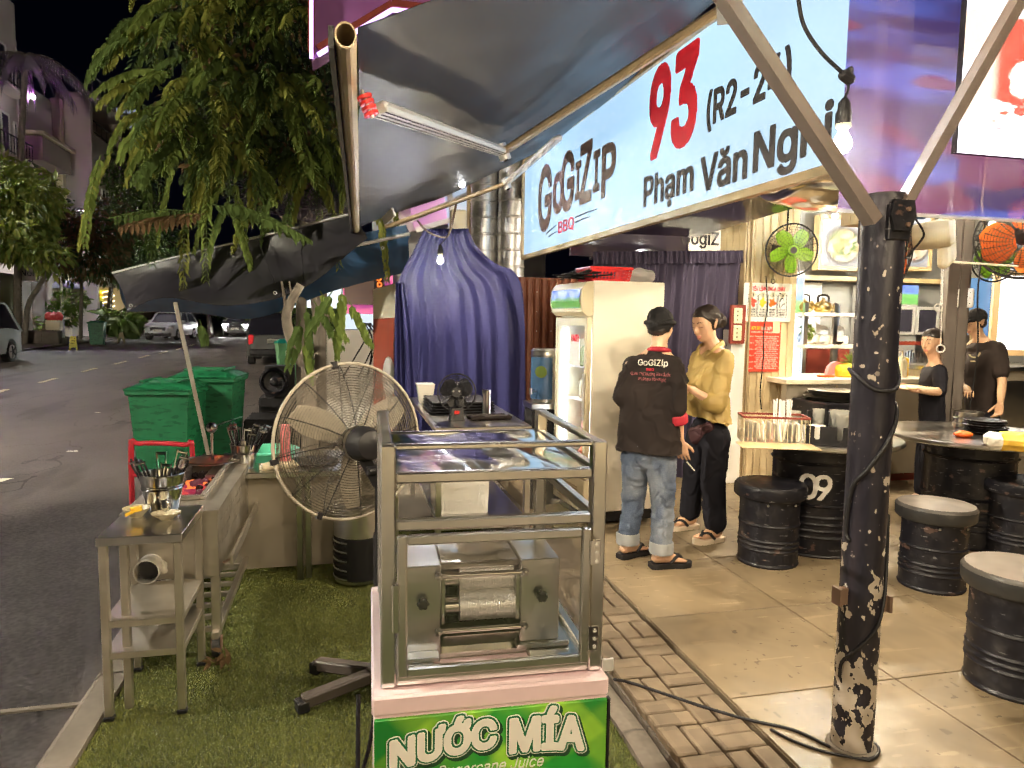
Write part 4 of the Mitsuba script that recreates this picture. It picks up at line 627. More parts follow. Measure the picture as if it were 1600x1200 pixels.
# ================================================================ SHOP SIGN
S0 = A([2.2, 8.72, 2.4]); S1 = A([2.375, 3.03, 2.4]); SL = float(np.linalg.norm(S1 - S0)); SU = (S1 - S0) / SL; SN = np.cross(SU, [0, 0, 1]); SR = np.stack([SU, A([0, 0, 1.0]), SN], 1)
sg = thing('shop_sign', 'huge pale blue lit fascia sign with red 93 and black address lettering', 'sign')
def sp_(u_, z, o=.003): p = S0 + SU * u_ + SN * o; return A([p[0], p[1], z])
part(sg, 'backing', prism([(0, 0), (SL, 0), (SL, 1.15), (0, 1.15)], .10, S0 - SN * .105, SR), 'white_paint')
def _sign(p, n, uv): return mi.Color3f(.36, .60, .84) * (.74 + .5 * fbm(p.x * 3, p.y * .8, p.z * 1.2, 3)) + mi.Color3f(.10, .07, .02) * ss(6.0, 3.0, p.y)
glow(sg, 'face', [[sp_(0, z, 0), sp_(SL, z, 0)] for z in (2.4, 3.55)], _sign, 1.0)
part(sg, 'frame', cat([beam(sp_(0, z), sp_(SL, z), .05, .05) for z in (2.385, 3.565)] + [beam(sp_(u_, 2.40), sp_(u_, 3.54), .05, .05) for u_ in (0, SL)]), 'alu_tan')
part(sg, 'end_panel', box(2.40, 2.66, 3.035, 3.10, 2.1, 3.6), 'tan_wood'); part(sg, 'end_trim', box(2.40, 2.45, 2.995, 3.03, 2.1, 3.6), 'alu_tan'); part(sg, 'end_trim', box(2.61, 2.66, 2.995, 3.03, 2.1, 3.6), 'alu_tan')
def sl(s, x0y0, x1, h, mat, bold=False, shear=0.0, dz=0.0):
    u0, z0 = x0y0; return part(sg, 'lettering', text(s, h, sp_(u0, z0 + dz), SR, width=(x1 - u0) * (.86 if len(s) == 1 else 1) if x1 else None, bold=bold, align='l', shear=shear, depth=.004, fat=h * (.035 if '9' in s else .018)), mat)
(a0, z0), (a1, z1) = (3.470, 2.915), (4.211, 3.357); sl('93', (a0, (3.473, 2.880)[1]), a1, ((3.625, 3.469)[1] - (3.669, 2.848)[1]) * .96, 'ink_red', True, .05)
sl('(R2-24)', ((4.348, 2.930)[0], (4.392, 2.879)[1] + .02), (5.218, 2.975)[0], .20, 'ink', True)
sl('Phạm', ((3.430, 2.521)[0], (3.453, 2.518)[1]), (4.206, 2.501)[0], .21, 'ink', True); sl('Văn', ((4.297, 2.528)[0], (4.341, 2.487)[1]), (4.839, 2.490)[0], .21, 'ink', True); sl('Nghị', ((4.896, 2.497)[0], (4.915, 2.501)[1]), (5.565, 2.479)[0], .215, 'ink', True)
pri('ink_brown', (.045, .03, .025), .5)
for ch, x0, x1, yb, yt in (('G', 841, 866, 362, 262), ('o', 867, 884, 330, 262), ('G', 874, 900, 332, 243), ('I', 898, 908, 318, 258), ('Z', 905, 927, 318, 228), ('I', 926, 939, 302, 238), ('P', 938, 966, 308, 226)): pass
for ch, P0, P1, Pt in (('G', (0.618, 2.649), (1.196, 2.795), (0.847, 3.311)), ('o', (1.153, 2.781), (1.572, 2.775), (1.343, 3.188)), ('G', (1.411, 2.758), (1.897, 2.759), (1.656, 3.305)), ('I', (1.856, 2.815), (2.037, 2.799), (1.908, 3.153)), ('Z', (1.987, 2.758), (2.354, 2.808), (2.143, 3.284)), ('I', (2.338, 2.810), (2.526, 2.802), (2.411, 3.154)), ('P', (2.546, 2.730), (2.918, 2.927), (2.666, 3.154))):
    sl(ch, P0, P1[0], (Pt[1] - P0[1]) * (1.25 if ch == 'o' else 1.0), 'ink_brown', True, .0)
sl('BBQ', (1.362, 2.537), (1.838, 2.529)[0], .115, 'ink_red', False)
for p, q in (((0.937, 2.577), (1.292, 2.633)), ((1.032, 2.539), (1.318, 2.563)), ((1.868, 2.638), (2.445, 2.637)), ((1.871, 2.588), (2.271, 2.591))): part(sg, 'brush_line', tube([sp_(*p), sp_((p[0] + q[0]) / 2, (p[1] + q[1]) / 2 + .005), sp_(*q)], [.008, .004], 5, 4), 'ink')
pri('dark_gloss', (.02, .016, .03), .06)
struct('ceiling', box(2.52, 11.5, 3.35, 9.6, 3.12, 3.2), 'ceiling_dark'); part('ceiling', 'soffit', prism([(2.43, 3.3), (3.0, 3.3), (3.35, 6.4), (2.30, 6.4)], .03, (0, 0, 2.44)), 'dark_gloss')
bl = solo('plastic_wrap', wrinkle(ball((2.72, 3.7, 2.42), .42, 3, (.75, 1.0, .3)), .05, 3.5, 4), 'steel_sheet', 'shiny silver wrapping bulging under the near end of the sign', 'wrapping', True)
# ducts
for i, (p, lb) in enumerate((((1.803, 9.286, 2.860), 'left of the two shiny ribbed steel ducts'), ((2.131, 9.104, 2.851), 'right of the two shiny ribbed steel ducts, next to the sign'))):
    d = thing('duct', lb, 'duct', 'pair of tall steel ducts'); r = .172; prof = []
    for z in np.arange(0, 5.0, .21): prof += [(r, z), (r, z + .18), (r + .012, z + .19), (r + .012, z + .2)]
    part(d, 'shell', lathe(prof, (p[0], p[1], 0), 36), 'galv', 25)
pp = A((1.633, 9.431, 2.870)); solo('metal_post', box(pp[0] - .03, pp[0] + .03, pp[1] - .03, pp[1] + .03, 0, 5), 'alu_tan', 'slim tan metal post at the left of the ducts', 'post')
ap = A((1.350, 8.560, 2.772)); solo('camera_box', cat(sbox((.2, .1, .28), .02), cyl((0, -.06, .02), (0, -.05, .02), .06)).apply_translation(ap), 'cream', 'small square lamp box between the curtain top and the ducts', 'lamp')
# ================================================================ CLOTHS
def pleats(left, right, nu, nv, amp, waves, nrm, seed=0, swag=None):
    L, Rr = spline(left, 6), spline(right, 6); L = A([L[int(round(t))] for t in np.linspace(0, len(L) - 1, nv)]); Rr = A([Rr[int(round(t))] for t in np.linspace(0, len(Rr) - 1, nv)]); g_ = []
    for i in range(nv):
        v = i / (nv - 1); us = np.linspace(0, 1, nu); row = L[i] * (1 - us)[:, None] + Rr[i] * us[:, None]
        ph = 2 * math.pi * waves * us + 1.6 * meshkit.fbm(np.stack([us * 5, us * 0 + v * .12, us * 0], 1), 2, seed) * 2.5
        d = amp(v) * (np.sin(ph) * .7 + .5 * np.sin(ph * .43 + 1)) + .02 * (meshkit.fbm(np.stack([us * 5, us * 0 + v * 1.2, us * 0], 1), 2, seed + 1) - .5)
        if swag is not None: d = d + swag(us, v)
        g_.append(row + A(nrm) * d[:, None])
    return g_
def swg(u_, v):
    o = 0
    for c, w, k, a in ((.74, .36, 6, .045), (.30, .25, 7, .03)): o = o + a * np.exp(-((u_ - c) / w) ** 2) * np.sin(k * (v * 2.2 - 1.2 * ((u_ - c) / w) ** 2) + c * 5) * (v > .12) * min(1, (v - .12) * 4 if v > .12 else 0) * (1 - v * .6)
    return o
cc = thing('draped_cloth', 'big blue violet cloth gathered at the top and draped behind the work table', 'cloth')
part(cc, 'cloth', grid(pleats([(0.755, 6.900, 2.455), (0.652, 6.900, 2.240), (0.509, 6.850, 1.950), (0.475, 6.800, 1.599), (0.468, 6.800, 0.992), (0.443, 6.800, 0.115)], [(1.189, 6.900, 2.473), (1.272, 6.900, 2.323), (1.465, 6.900, 2.163), (1.668, 6.850, 2.041), (1.741, 6.800, 1.616), (1.778, 6.800, 0.110)], 190, 90, lambda v: .013 + .016 * min(1, v * 1.4), 8, (0, -1, 0), 3, swg), .003), 'cloth_blue', True)
part(cc, 'heading', grid(pleats([(0.753, 6.880, 2.465), (0.753, 6.880, 2.417)], [(1.185, 6.880, 2.483), (1.192, 6.880, 2.435)], 120, 4, lambda v: .02, 26, (0, -1, 0), 8), .003), 'cloth_blue', True)
part(cc, 'side_fold', grid(pleats([(0.474, 6.700, 1.942), (0.462, 6.700, 1.361), (0.449, 6.700, 0.137)], [(0.557, 6.700, 1.944), (0.634, 6.700, 1.362), (0.697, 6.700, 0.127)], 30, 20, lambda v: .03, 3, (0, -1, 0), 5), .003), 'cloth_blue', True)
part(cc, 'cord', tube([(0.684, 6.800, 2.529), (0.778, 6.780, 2.430), (0.909, 6.760, 2.380), (0.984, 6.780, 2.421), (1.060, 6.850, 2.703)], .011, 6, 6), 'rust', True)
bulb((0.850, 6.400, 2.130), .3, 1500, 'glowing bulb hanging in front of the blue cloth', group=None, cordto=(0.946, 6.600, 2.393))
bulb((1.184, 7.277, 2.977), .2, 700, 'bulb glowing under the far end of the awning', r=.035)
bulb((1.768, 2.300, 2.269), .3, 900, 'bright bulb hanging in front of the sign beside the pillar', cordto=(1.775, 2.300, 2.498), r=.034)
cd = thing('lamp_cable', 'black cable drooping across the sign to the bulb beside the pillar', 'cable'); part(cd, 'cable', tube([(1.555, 2.300, 2.765), (1.586, 2.300, 2.665), (1.661, 2.300, 2.581), (1.758, 2.300, 2.515)], .007, 6, 6), 'black_matte', True); part(cd, 'connector', cat(obox((1.772, 2.300, 2.505), (.06, .04, .035), roty(.5), .01), obox((1.784, 2.300, 2.513), (.02, .03, .06), None, .008)), 'black_plastic')
for i, (p, pw) in enumerate((((1.15, 1.15, 2.75), 700), ((.25, .55, 2.8), 450), ((-.55, .25, 2.8), 350))): bulb(p, .4, pw, ('bulb of the string above the juice cart', 'bulb of the string behind the camera', 'bulb of the string nearest the road')[i], group='string bulbs')
# corrugated panel: ribs
cg = thing('corrugated_panel', 'brown corrugated metal hoarding behind the drinks fridge', 'hoarding'); x0, x1 = (1.717, 7.100, 2.004)[0], (2.417, 7.100, 2.022)[0]; zt = (1.946, 7.100, 2.049)[2]
part(cg, 'sheet', box(x0, x1, 7.1, 7.12, 0, zt), 'brown_metal')
for i in range(9):
    x = x0 + .03 + i * (x1 - x0) / 9; part(cg, 'rib', prism([(x, 0), (x + .018, -.025), (x + .052, -.025), (x + .07, 0)], zt - .002, (0, 7.099, 0)), 'brown_metal')
    if i % 2 == 0: part(cg, 'rivet', cat([ball((x + .035, 7.072, z), .006, 1) for z in np.arange(.3, zt, .2)]), 'alu', kind='stuff')
sd = thing('banner_stand', 'red and cream roll-up banner stand left of the blue cloth', 'banner'); b0, b1 = A((0.307, 7.600, 1.913)), A((0.529, 7.200, 1.966))
part(sd, 'panel', TM([[b0[0], 7.6, .1], [b1[0], 7.2, .1], [b1[0], 7.2, b1[2]], [b0[0], 7.6, b0[2]]], [[0, 1, 2], [0, 2, 3]]), 'banner_red'); part(sd, 'cream_half', TM([[b0[0], 7.595, 1.6], [b1[0], 7.195, 1.62], [b1[0], 7.195, b1[2] - .004], [b0[0], 7.595, b0[2] - .004]], [[0, 1, 2], [0, 2, 3]]), 'cream')
part(sd, 'leaf_mark', tf(cyl((0, 0, 0), (0, .004, 0), .12), None, (0, 0, 0)).apply_scale([.7, 1, 1.8]).apply_transform(trimesh.transformations.rotation_matrix(-.8, [0, 0, 1])).apply_translation(A((0.445, 7.300, 1.012)) + A([0, -.03, 0])), 'paper')
wb = A((0.104, 9.114, 1.105)); solo('white_board', obox((wb[0], wb[1], .75), (.62, .05, 1.42), rotz(.05), .01), 'white_paint', 'pale blank board standing behind the big fan', 'board')
solo('hanging_wires', cat([tube([A((0.234, 8.608, 1.551)) + A([.02 * i, 0, 0]), A((0.307, 8.574, 1.363)) + A([.03 * i, .02, rng.normal() * .05]), A((0.259, 8.543, 0.910)) + A([rng.normal() * .08, 0, 0])], .008, 5, 5) for i in range(5)]), 'black_matte', 'bunch of black wires hanging by the pale board', 'wires', True)
cu = thing('curtain', 'dark violet curtain with gathered heading behind the two standing people', 'curtain')
part(cu, 'cloth', grid(pleats([(2.227, 6.250, 2.198), (2.219, 6.250, 1.269), (2.215, 6.250, 0.169)], [(3.773, 6.200, 2.258), (3.710, 6.200, 1.273), (3.696, 6.200, 0.086)], 200, 30, lambda v: .025 + .015 * v, 15, (0, -1, 0), 13), .003), 'cloth_dark', True)
part(cu, 'heading', grid(pleats([(2.208, 6.200, 2.240), (2.211, 6.200, 2.130)], [(3.740, 6.150, 2.301), (3.746, 6.150, 2.186)], 220, 5, lambda v: .018, 34, (0, -1, 0), 17), .003), 'cloth_dark', True); part(cu, 'rod', cyl((2.205, 6.240, 2.185), (3.795, 6.190, 2.246), .012), 'black_plastic')
for k_, (p, sz, m) in enumerate((((2.909, 7.000, 2.524), (1.3, .05, .5), 'dark_gloss'),)): solo('glossy_board', obox(p, sz), m, 'dark glossy panel above the violet curtain', 'panel')
gp = thing('wall_sign', 'white wall sign with grey lettering seen over the curtain', 'sign'); p = A((3.690, 7.000, 2.489)); part(gp, 'board', obox(p, (.52, .04, .3)), 'paper', emit=(.35, .30, .22), w=.05); part(gp, 'lettering', text('GogiZ', .13, p + A([0, -.025, -.05]), face(), width=.44, bold=True), 'ink')
# ================================================================ PILLAR, BRACES, LED SCREENS
pl = thing('pillar', 'round black steel pillar with badly peeling paint at the edge of the floor', 'pillar'); PX, PY = 1.80, 2.11
part(pl, 'shaft', lathe([(.002, .082), (.071, .082), (.071, 1.0), (.071, 2.06), (.002, 2.06)], (PX, PY, 0), 40), 'peeling_paint', 30); part(pl, 'foot', lathe([(.073, .0815), (.088, .0815), (.085, .092), (.073, .097)], (PX, PY, 0), 32), 'concrete', 30)
for z, sx in ((.62, 1), (.66, -1)): part(pl, 'bracket', cat(obox((PX + sx * .085, PY - .01, z), (.035, .02, .06)), obox((PX + sx * .104, PY - .01, z), (.012, .045, .06))), 'rust')
part(pl, 'collar', box(PX - .04, PX + .045, PY - .076, PY + .076, 1.90, 2.02, .004), 'black_drum')
for z in (1.95, 2.0): part(pl, 'bolt', cyl((PX + .015, PY - .10, z), (PX + .015, PY - .08, z), .008, n=6), 'rust')
part(pl, 'brace', beam((1.701, 2.040, 1.958), (1.108, 2.020, 2.603), .052, .04), 'brace_steel'); part(pl, 'brace', beam((PX + .01, PY - .06, 2.0), (2.240, 2.040, 2.748), .05, .035), 'brace_steel'); part(pl, 'gusset', prism([(-.05, -.02), (-.03, -.07), (.03, -.07), (.05, -.02), (.04, .03), (-.04, .03)], .012, (PX, PY - .08, 2.0), XZ), 'black_drum')
cb = thing('power_cable', 'grey cable looped round the pillar and trailing over the floor to the juice cart', 'cable')
def onp(a, z, r=.078): return (PX + r * math.cos(a), PY + r * math.sin(a), z)
part(cb, 'cable', tube([onp(.2, 1.62), onp(-.1, 1.5), onp(-.5, 1.44), onp(-1.3, 1.40), onp(-2.2, 1.40), onp(-3.0, 1.44), onp(-3.9, 1.46), onp(-5.0, 1.40), onp(-6.2, 1.36), onp(-6.9, 1.31), onp(-7.8, 1.22), onp(-8.6, 1.12), onp(-9.2, 1.05), onp(-9.4, .9), onp(-9.2, .86)], .0075, 8, 6), 'black_plastic', True)
part(cb, 'cable', tube([onp(-.3, .95), onp(-.45, .80), onp(-1.0, .66), onp(-1.5, .56), onp(-2.3, .48), onp(-2.9, .42), onp(-3.0, .36)], .006, 8, 6), 'black_plastic', True)
part(cb, 'cable', tube([onp(.6, .09, .09), onp(-.5, .09, .09), onp(-1.6, .088, .09), (1.719, 2.113, 0.085), (1.678, 2.195, 0.085), (1.633, 2.255, 0.085), (1.520, 2.337, 0.085), (1.394, 2.457, 0.085), (1.294, 2.596, 0.075), (1.191, 2.723, 0.070), (1.097, 2.674, 0.120)], .006, 8, 8), 'black_plastic', True)
part(cb, 'cable', tube([onp(-1.6, .088, .098), (1.678, 2.094, 0.085), (1.606, 2.177, 0.085), (1.567, 2.261, 0.085)], .005, 8, 8), 'black_plastic', True)
bd = thing('led_film', 'see-through violet blue LED film with dim red streaks hanging over the entrance', 'screen')
def _film(p, n, uv):
    b = fbm(p.x * 1.6, 2.0, p.z * 7.0, 4); r = ss(.52, .60, fbm(p.x * 2.2 + 4, 1.0, p.z * 8 + 2, 3)); ln_ = .75 + .25 * ss(.2, .5, dr.abs(p.z * 160 - dr.floor(p.z * 160) - .5))
    top = ss(3.1, 2.7, p.z)
    return mix(mix((.026, .018, .085), (.05, .10, .42), ss(.35, .65, b)), (.17, .018, .05), r * .85) * ln_ * (.45 + .55 * top) * 1.25
glow(bd, 'film', pane4(1.872, 3.3, 2.44, 2.06, 3.3), _film, .3); scene['led_film__film']['bsdf'] = {'type': 'ref', 'id': 'led_mesh'}; part(bd, 'hem', box(1.872, 3.3, 2.436, 2.448, 2.052, 2.066), 'clear_plastic'); 
ld = thing('led_screen', 'dazzling white LED screen showing red sliced meat at the top right corner', 'screen')
def _meat(p, n, uv):
    a = fbm(p.x * 5.5 + 1.1, 3.0, p.z * 8.0, 5); r = ss(.48, .51, a) * ss(2.36, 2.44, p.z) * ss(2.50, 2.56, p.x); o = ss(.46, .5, a) * ss(2.40, 2.46, p.z)
    px_ = .8 + .2 * ss(.15, .35, dr.abs(p.x * 170 - dr.floor(p.x * 170) - .5)) * ss(.15, .35, dr.abs(p.z * 170 - dr.floor(p.z * 170) - .5))
    return mix(mix((1.9, 1.9, 2.1), (1.4, .8, .35), o * .7), (1.0, .04, .015), r) * px_
xs_ = (2.369, 2.400, 2.298)[0]; glow(ld, 'display', pane4(xs_, xs_ + 1.0, 2.40, (2.369, 2.400, 2.301)[2], 3.3), _meat, 1.0); part(ld, 'casing', box(xs_ + .002, xs_ + 1.0, 2.403, 2.43, (2.369, 2.400, 2.301)[2] + .002, 3.3), 'black_plastic')
po = thing('square_post', 'weathered dark square post with wires and a socket box', 'post'); q0 = A([5.02, 5.0, 0]); part(po, 'shaft', obox(q0 + [0, 0, 1.6], (.17, .17, 3.04), rotz(-.5), .006), 'dark_wood')
part(po, 'batten', obox(q0 + rotz(-.5) @ A([.03, -.095, 1.7]), (.06, .02, 2.8), rotz(-.5)), 'dark_wood'); part(po, 'wire', tube([q0 + A([.03, -.14, 3.0]), q0 + A([.07, -.17, 2.4]), q0 + A([.06, -.16, 1.9]), q0 + A([.10, -.16, 1.4]), q0 + A([.05, -.16, .8])], .006, 6, 6), 'black_matte', True); part(po, 'conduit', tube([q0 + A([.06, -.15, 3.0]), q0 + A([.05, -.15, 2.6]), q0 + A([.10, -.15, 2.4]), q0 + A([.10, -.15, 2.2])], .014, 8, 6), 'alu_tan', True)
sb = thing('socket_box', 'white double socket box on the dark square post', 'socket'); p = A((5.032, 4.913, 1.848)); R = rotz(-.65); part(sb, 'case', obox(p, (.12, .06, .16), R, .01), 'white_plastic')
for z in (-.045, 0, .045):
    for x in (-.012, .012): part(sb, 'hole', obox(p + R @ A([x + .02, -.031, z]), (.007, .004, .007), R), 'black_plastic')
for p, lb in (((.2, -2.2, 2.7), 'fill bulb added behind the camera on the road side'), ((2.6, -1.6, 2.7), 'fill bulb added behind the camera on the shop side'), ((1.4, -3.8, 2.6), 'fill bulb added in front of the unseen rear door')): bulb(p, .4, 800, lb, group='string bulbs')  # unseen bulbs added to light the rear wall and give fill
# ================================================================ FRIDGE
fr = thing('drinks_fridge', 'tall cream drinks fridge with lit mountain canopy and glass door', 'fridge'); o = A([1.73, 4.92, .08]); FXd = A([.996, .085, 0]); FYd = A([-.085, .996, 0]); FR = np.stack([FXd, FYd, A([0, 0, 1.0])], 1)
def fq(m): return tf(m, FR, o)
W_, D_, HT = .63, .62, 1.83
part(fr, 'side_panel', fq(box(.045, W_, 0.0, .02, .10, HT, .006)), 'fridge_white'); part(fr, 'top_panel', fq(box(.045, W_, .021, D_ - .021, HT - .025, HT - .003, .003)), 'fridge_white'); part(fr, 'far_panel', fq(box(.045, W_, D_ - .02, D_, .10, HT, .006)), 'cream'); part(fr, 'back_panel', fq(box(W_ - .02, W_ - .001, .021, D_ - .021, .10, HT - .03)), 'white_paint')
part(fr, 'base', fq(box(.06, W_ - .04, .02, D_ - .02, .02, .099)), 'black_plastic'); part(fr, 'floor_panel', fq(box(.05, W_ - .03, .022, D_ - .022, .34, .37)), 'white_paint')
cpp = [(0.0, 1.57), (-.035, 1.60), (-.055, 1.68), (-.045, 1.77), (-.005, HT - .01), (.044, HT - .01), (.044, 1.57)]
cn = part(fr, 'canopy', fq(prism(cpp, D_ - .005, (0, D_ - .002, 0), XZ)), 'beige_plastic', 30)
def _land(p, n, uv):
    h = (p.z - 1.68) / .22; m = fbm(p.x * 9 + p.y * 14, 2.0, p.z * 12, 4); sn_ = ss(.5, .62, fbm(p.x * 14 + p.y * 24, 7.0, p.z * 24, 3))
    sky = mix((.04, .16, .65), (.5, .62, .85), sn_ * ss(.35, .6, h)); grass = mix((.02, .22, .015), (.14, .45, .03), m); lake = mix((.03, .12, .55), (.2, .5, 1.0), m)
    c = mix(grass, sky, ss(.42, .5, h + .25 * (m - .5))); return mix(c, lake, ss(.16, .10, h + .12 * (m - .5)))
glow(cn, 'picture', [[o + FR @ A([x, y, z]) for y in (D_ - .03, .03)] for x, z in ((-.004, 1.605), (-.037, 1.612), (-.058, 1.68), (-.048, 1.765), (-.02, 1.80))], _land, .3)
dr_ = part(fr, 'door', fq(cat(box(0, .04, .0, .05, .36, 1.56, .004), box(0, .04, D_ - .05, D_, .36, 1.56, .004), box(0.001, .039, .051, D_ - .051, 1.50, 1.555), box(0.001, .039, .051, D_ - .051, .362, .42))), 'beige_plastic'); part(dr_, 'pane', fq(box(.018, .022, .052, D_ - .052, .421, 1.499)), 'glass'); part(dr_, 'handle', fq(box(-.02, -.001, .012, .03, .8, 1.15, .006)), 'alu')
part(fr, 'grille_panel', fq(box(.002, .05, .005, D_ - .005, .10, .35, .006)), 'beige_plastic')
for i in range(7): part(fr, 'slat', fq(box(-.004, .001, .12, D_ - .12, .14 + .022 * i, .150 + .022 * i)), 'alu_tan')
part(fr, 'light_tube', fq(cyl((.07, .07, .45), (.07, .07, 1.48), .012)), 'emitter_face', emit=(14, 17, 20), w=.8); part(fr, 'light_tube', fq(cyl((.07, D_ - .07, .45), (.07, D_ - .07, 1.48), .012)), 'emitter_face', emit=(14, 17, 20), w=.8)
for z in (.66, .92, 1.18):
    part(fr, 'shelf', fq(box(.09, W_ - .04, .03, D_ - .03, z - .008, z)), 'white_paint')
for i, (y, z, m) in enumerate(((.12, .66, 'pink'), (.25, .66, 'red_plastic'), (.38, .66, 'pink'), (.13, .92, 'pink'), (.30, .92, 'red_plastic'), (.45, .92, 'cream'), (.2, 1.18, 'white_plastic'), (.4, 1.18, 'leaf_green'), (.2, .372, 'red_plastic'), (.36, .372, 'orange_plastic'))):
    solo('drink_pack', fq(wrinkle(tf(lathe([(.001, 0), (.055, 0), (.06, .02), (.058, .13), (.025, .17), (.001, .175)], (0, 0, 0), 14), None, (.17 + .02 * (i % 3), y, z + .002)), .012, 14, i)), m, 'coloured food pack behind the fridge door', 'food pack', True, 'packs on the fridge shelves')
rp = part(dr_, 'sticker', fq(obox((-.003, .2, 1.30), (.003, .16, .2))), 'paper'); part(rp, 'lettering', tf(text('PARTY', .05, (0, 0, 0), rotz(-math.pi / 2) @ XZ, width=.14, bold=True), FR, o + FR @ A([-.006, .2, 1.38])), 'ink_red')
bk = thing('plastic_basket', 'red mesh plastic basket on top of the fridge', 'basket'); b0 = o + FR @ A([.20, .16, HT + .002]); 
def basket(b, c, w, d, h, mat, R=np.eye(3), nx=9, nz_=4):
    t = .005; fl_ = 1.12; part(b, 'floor', tf(box(-w / 2, w / 2, -d / 2, d / 2, 0, .008), R, c), mat); segs = []
    for s in (-1, 1):
        for i in range(nx):
            x = -w / 2 + w * i / (nx - 1); segs.append(beam((x, s * d / 2, .004), (x * fl_, s * d / 2 * fl_, h), .007, .005))
        for i in range(nx):
            y = -d / 2 + d * i / (nx - 1); segs.append(beam((s * w / 2, y, .004), (s * w / 2 * fl_, y * fl_, h), .005, .007))
        for k in range(nz_):
            f = 1 + (fl_ - 1) * (k + .5) / nz_; z = h * (k + .5) / nz_; segs += [beam((-w / 2 * f, s * d / 2 * f, z), (w / 2 * f, s * d / 2 * f, z), .006, .004), beam((s * w / 2 * f, -d / 2 * f, z), (s * w / 2 * f, d / 2 * f, z), .004, .006)]
    part(b, 'mesh', tf(cat(segs), R, c), mat, kind='stuff'); q = [(-w / 2 * fl_, -d / 2 * fl_, h), (w / 2 * fl_, -d / 2 * fl_, h), (w / 2 * fl_, d / 2 * fl_, h), (-w / 2 * fl_, d / 2 * fl_, h)]
    part(b, 'rim', tf(cat([beam(q[i], q[(i + 1) % 4], .016, .014) for i in range(4)]), R, c), mat)
basket(bk, b0, .30, .24, .095, 'red_plastic', FR, 12, 5)
solo('plastic_bag', wrinkle(ball(o + FR @ A([.50, .17, HT + .055]), .12, 3, (1.0, .8, .5)), .03, 16, 2), 'clear_plastic', 'crumpled clear plastic bag beside the red basket', 'bag', True)
wt = thing('cable_tangle', 'tangle of black cables and plugs on the fridge top', 'cables'); g = np.random.default_rng(3)
for i in range(7): part(wt, 'cable', tube([o + FR @ A([.0 + .05 * g.normal(), .2 + .15 * g.normal(), HT + .02 + .03 * abs(g.normal())]) for _ in range(5)] + [o + FR @ A([.02 * i, .45, HT + .06])], .006, 5, 5), 'black_matte', True)
part(wt, 'plug', obox(o + FR @ A([.08, .3, HT + .05]), (.05, .16, .035), FR @ roty(-.6), .008), 'white_plastic')
# ================================================================ COLUMN, WALL FAN, POSTERS
co = thing('column', 'square column clad in beige ribbed panels', 'column'); cx0, cx1, cy0 = 3.72, 4.27, 6.1
part(co, 'core', box(cx0 + .012, cx1 - .012, cy0 + .012, cy0 + .5, .08, 3.11), 'grout')
for i in range(7): x = cx0 + i * (cx1 - cx0) / 7; part(co, 'panel', box(x + .003, x + (cx1 - cx0) / 7 - .003, cy0 - .006, cy0 + .011, .0801, 3.11, .004), 'column_panel')
for i in range(4): part(co, 'panel', box(cx1 - .011, cx1 + .006, cy0 + .02 + i * .12, cy0 + .13 + i * .12, .0801, 3.11, .004), 'column_panel'); part(co, 'panel', box(cx0 - .006, cx0 + .011, cy0 + .02 + i * .12, cy0 + .13 + i * .12, .0801, 3.11, .004), 'column_panel')
part(co, 'side_board', box(3.56, 3.705, 6.04, 6.2, .08, 1.55, .004), 'white_paint'); part(co, 'conduit', cyl((3.75, 6.06, .1), (3.75, 6.06, 2.6), .012), 'alu_tan', 30)
swb = thing('switch_box', 'two cream switch plates on a brown board beside the column', 'switch'); p = A((3.589, 6.000, 1.602)); part(swb, 'board', obox(p, (.15, .03, .36)), 'red_wood')
for dz in (-.08, .08): k = part(swb, 'plate', obox(p + A([-.01, -.025, dz]), (.085, .02, .145), None, .006), 'cream'); part(k, 'button', cat([obox(p + A([-.02, -.036, dz + q]), (.012, .006, .012)) for q in (-.04, 0, .04)]), 'black_plastic')
ms = thing('mesh_screen', 'black diamond mesh screen between the curtain and the column', 'screen'); p = A((3.648, 6.120, 1.278)); L_ = []
for i in range(-12, 13):
    for s in (-1, 1): L_.append(beam(p + A([max(-.1, -.1 + i * .02), 0, 0]) * [1, 1, 1] + A([0, 0, -.15]), p + A([max(-.1, -.1 + i * .02) + s * .1, 0, .15]), .004, .004))
part(ms, 'mesh', cat(L_), 'black_plastic', kind='stuff')
p = A((4.110, 6.900, 1.954)); dk = thing('drinks_cooler', 'lit blue and green cooler picture glimpsed left of the column', 'cooler'); part(dk, 'case', obox(p + A([0, .16, 0]), (.3, .3, .52)), 'white_paint'); glow(dk, 'picture', pane4(p[0] - .14, p[0] + .14, p[1], p[2] - .25, p[2] + .25), lambda q, n, uv: mix((.03, .3, .05), (.05, .22, .9), ss(1.85, 1.95, q.z + .1 * fbm(q.x * 9, 0.0, q.z * 20, 3))), .05)
po_ = thing('fire_rules_poster', 'cream four-step fire rules poster on the column', 'poster'); u0, z0 = (3.702, 6.070, 1.651)[0], (3.702, 6.070, 1.651)[2]; u1, z1 = (4.172, 6.070, 1.975)[0], (4.172, 6.070, 1.975)[2]; y = 6.062
part(po_, 'sheet', prism(Polygon([(u0, z0), (u1, z0), (u1, z1), (u0, z1)]).buffer(.02).buffer(-.0), .012, (0, y + .012, 0), XZ), 'paper'); w = u1 - u0; h = z1 - z0
def tt(par, s, hh, x, z, yy, mat, width=None, **k): return part(par, 'lettering', text(s, hh, (x, yy, z), XZ, width=width, depth=.003, **k), mat)
tt(po_, 'TIÊU LỆNH CHỮA CHÁY', .036, u0 + w * .5, z0 + h * .84, y - .001, 'ink_red', w * .78, bold=True)
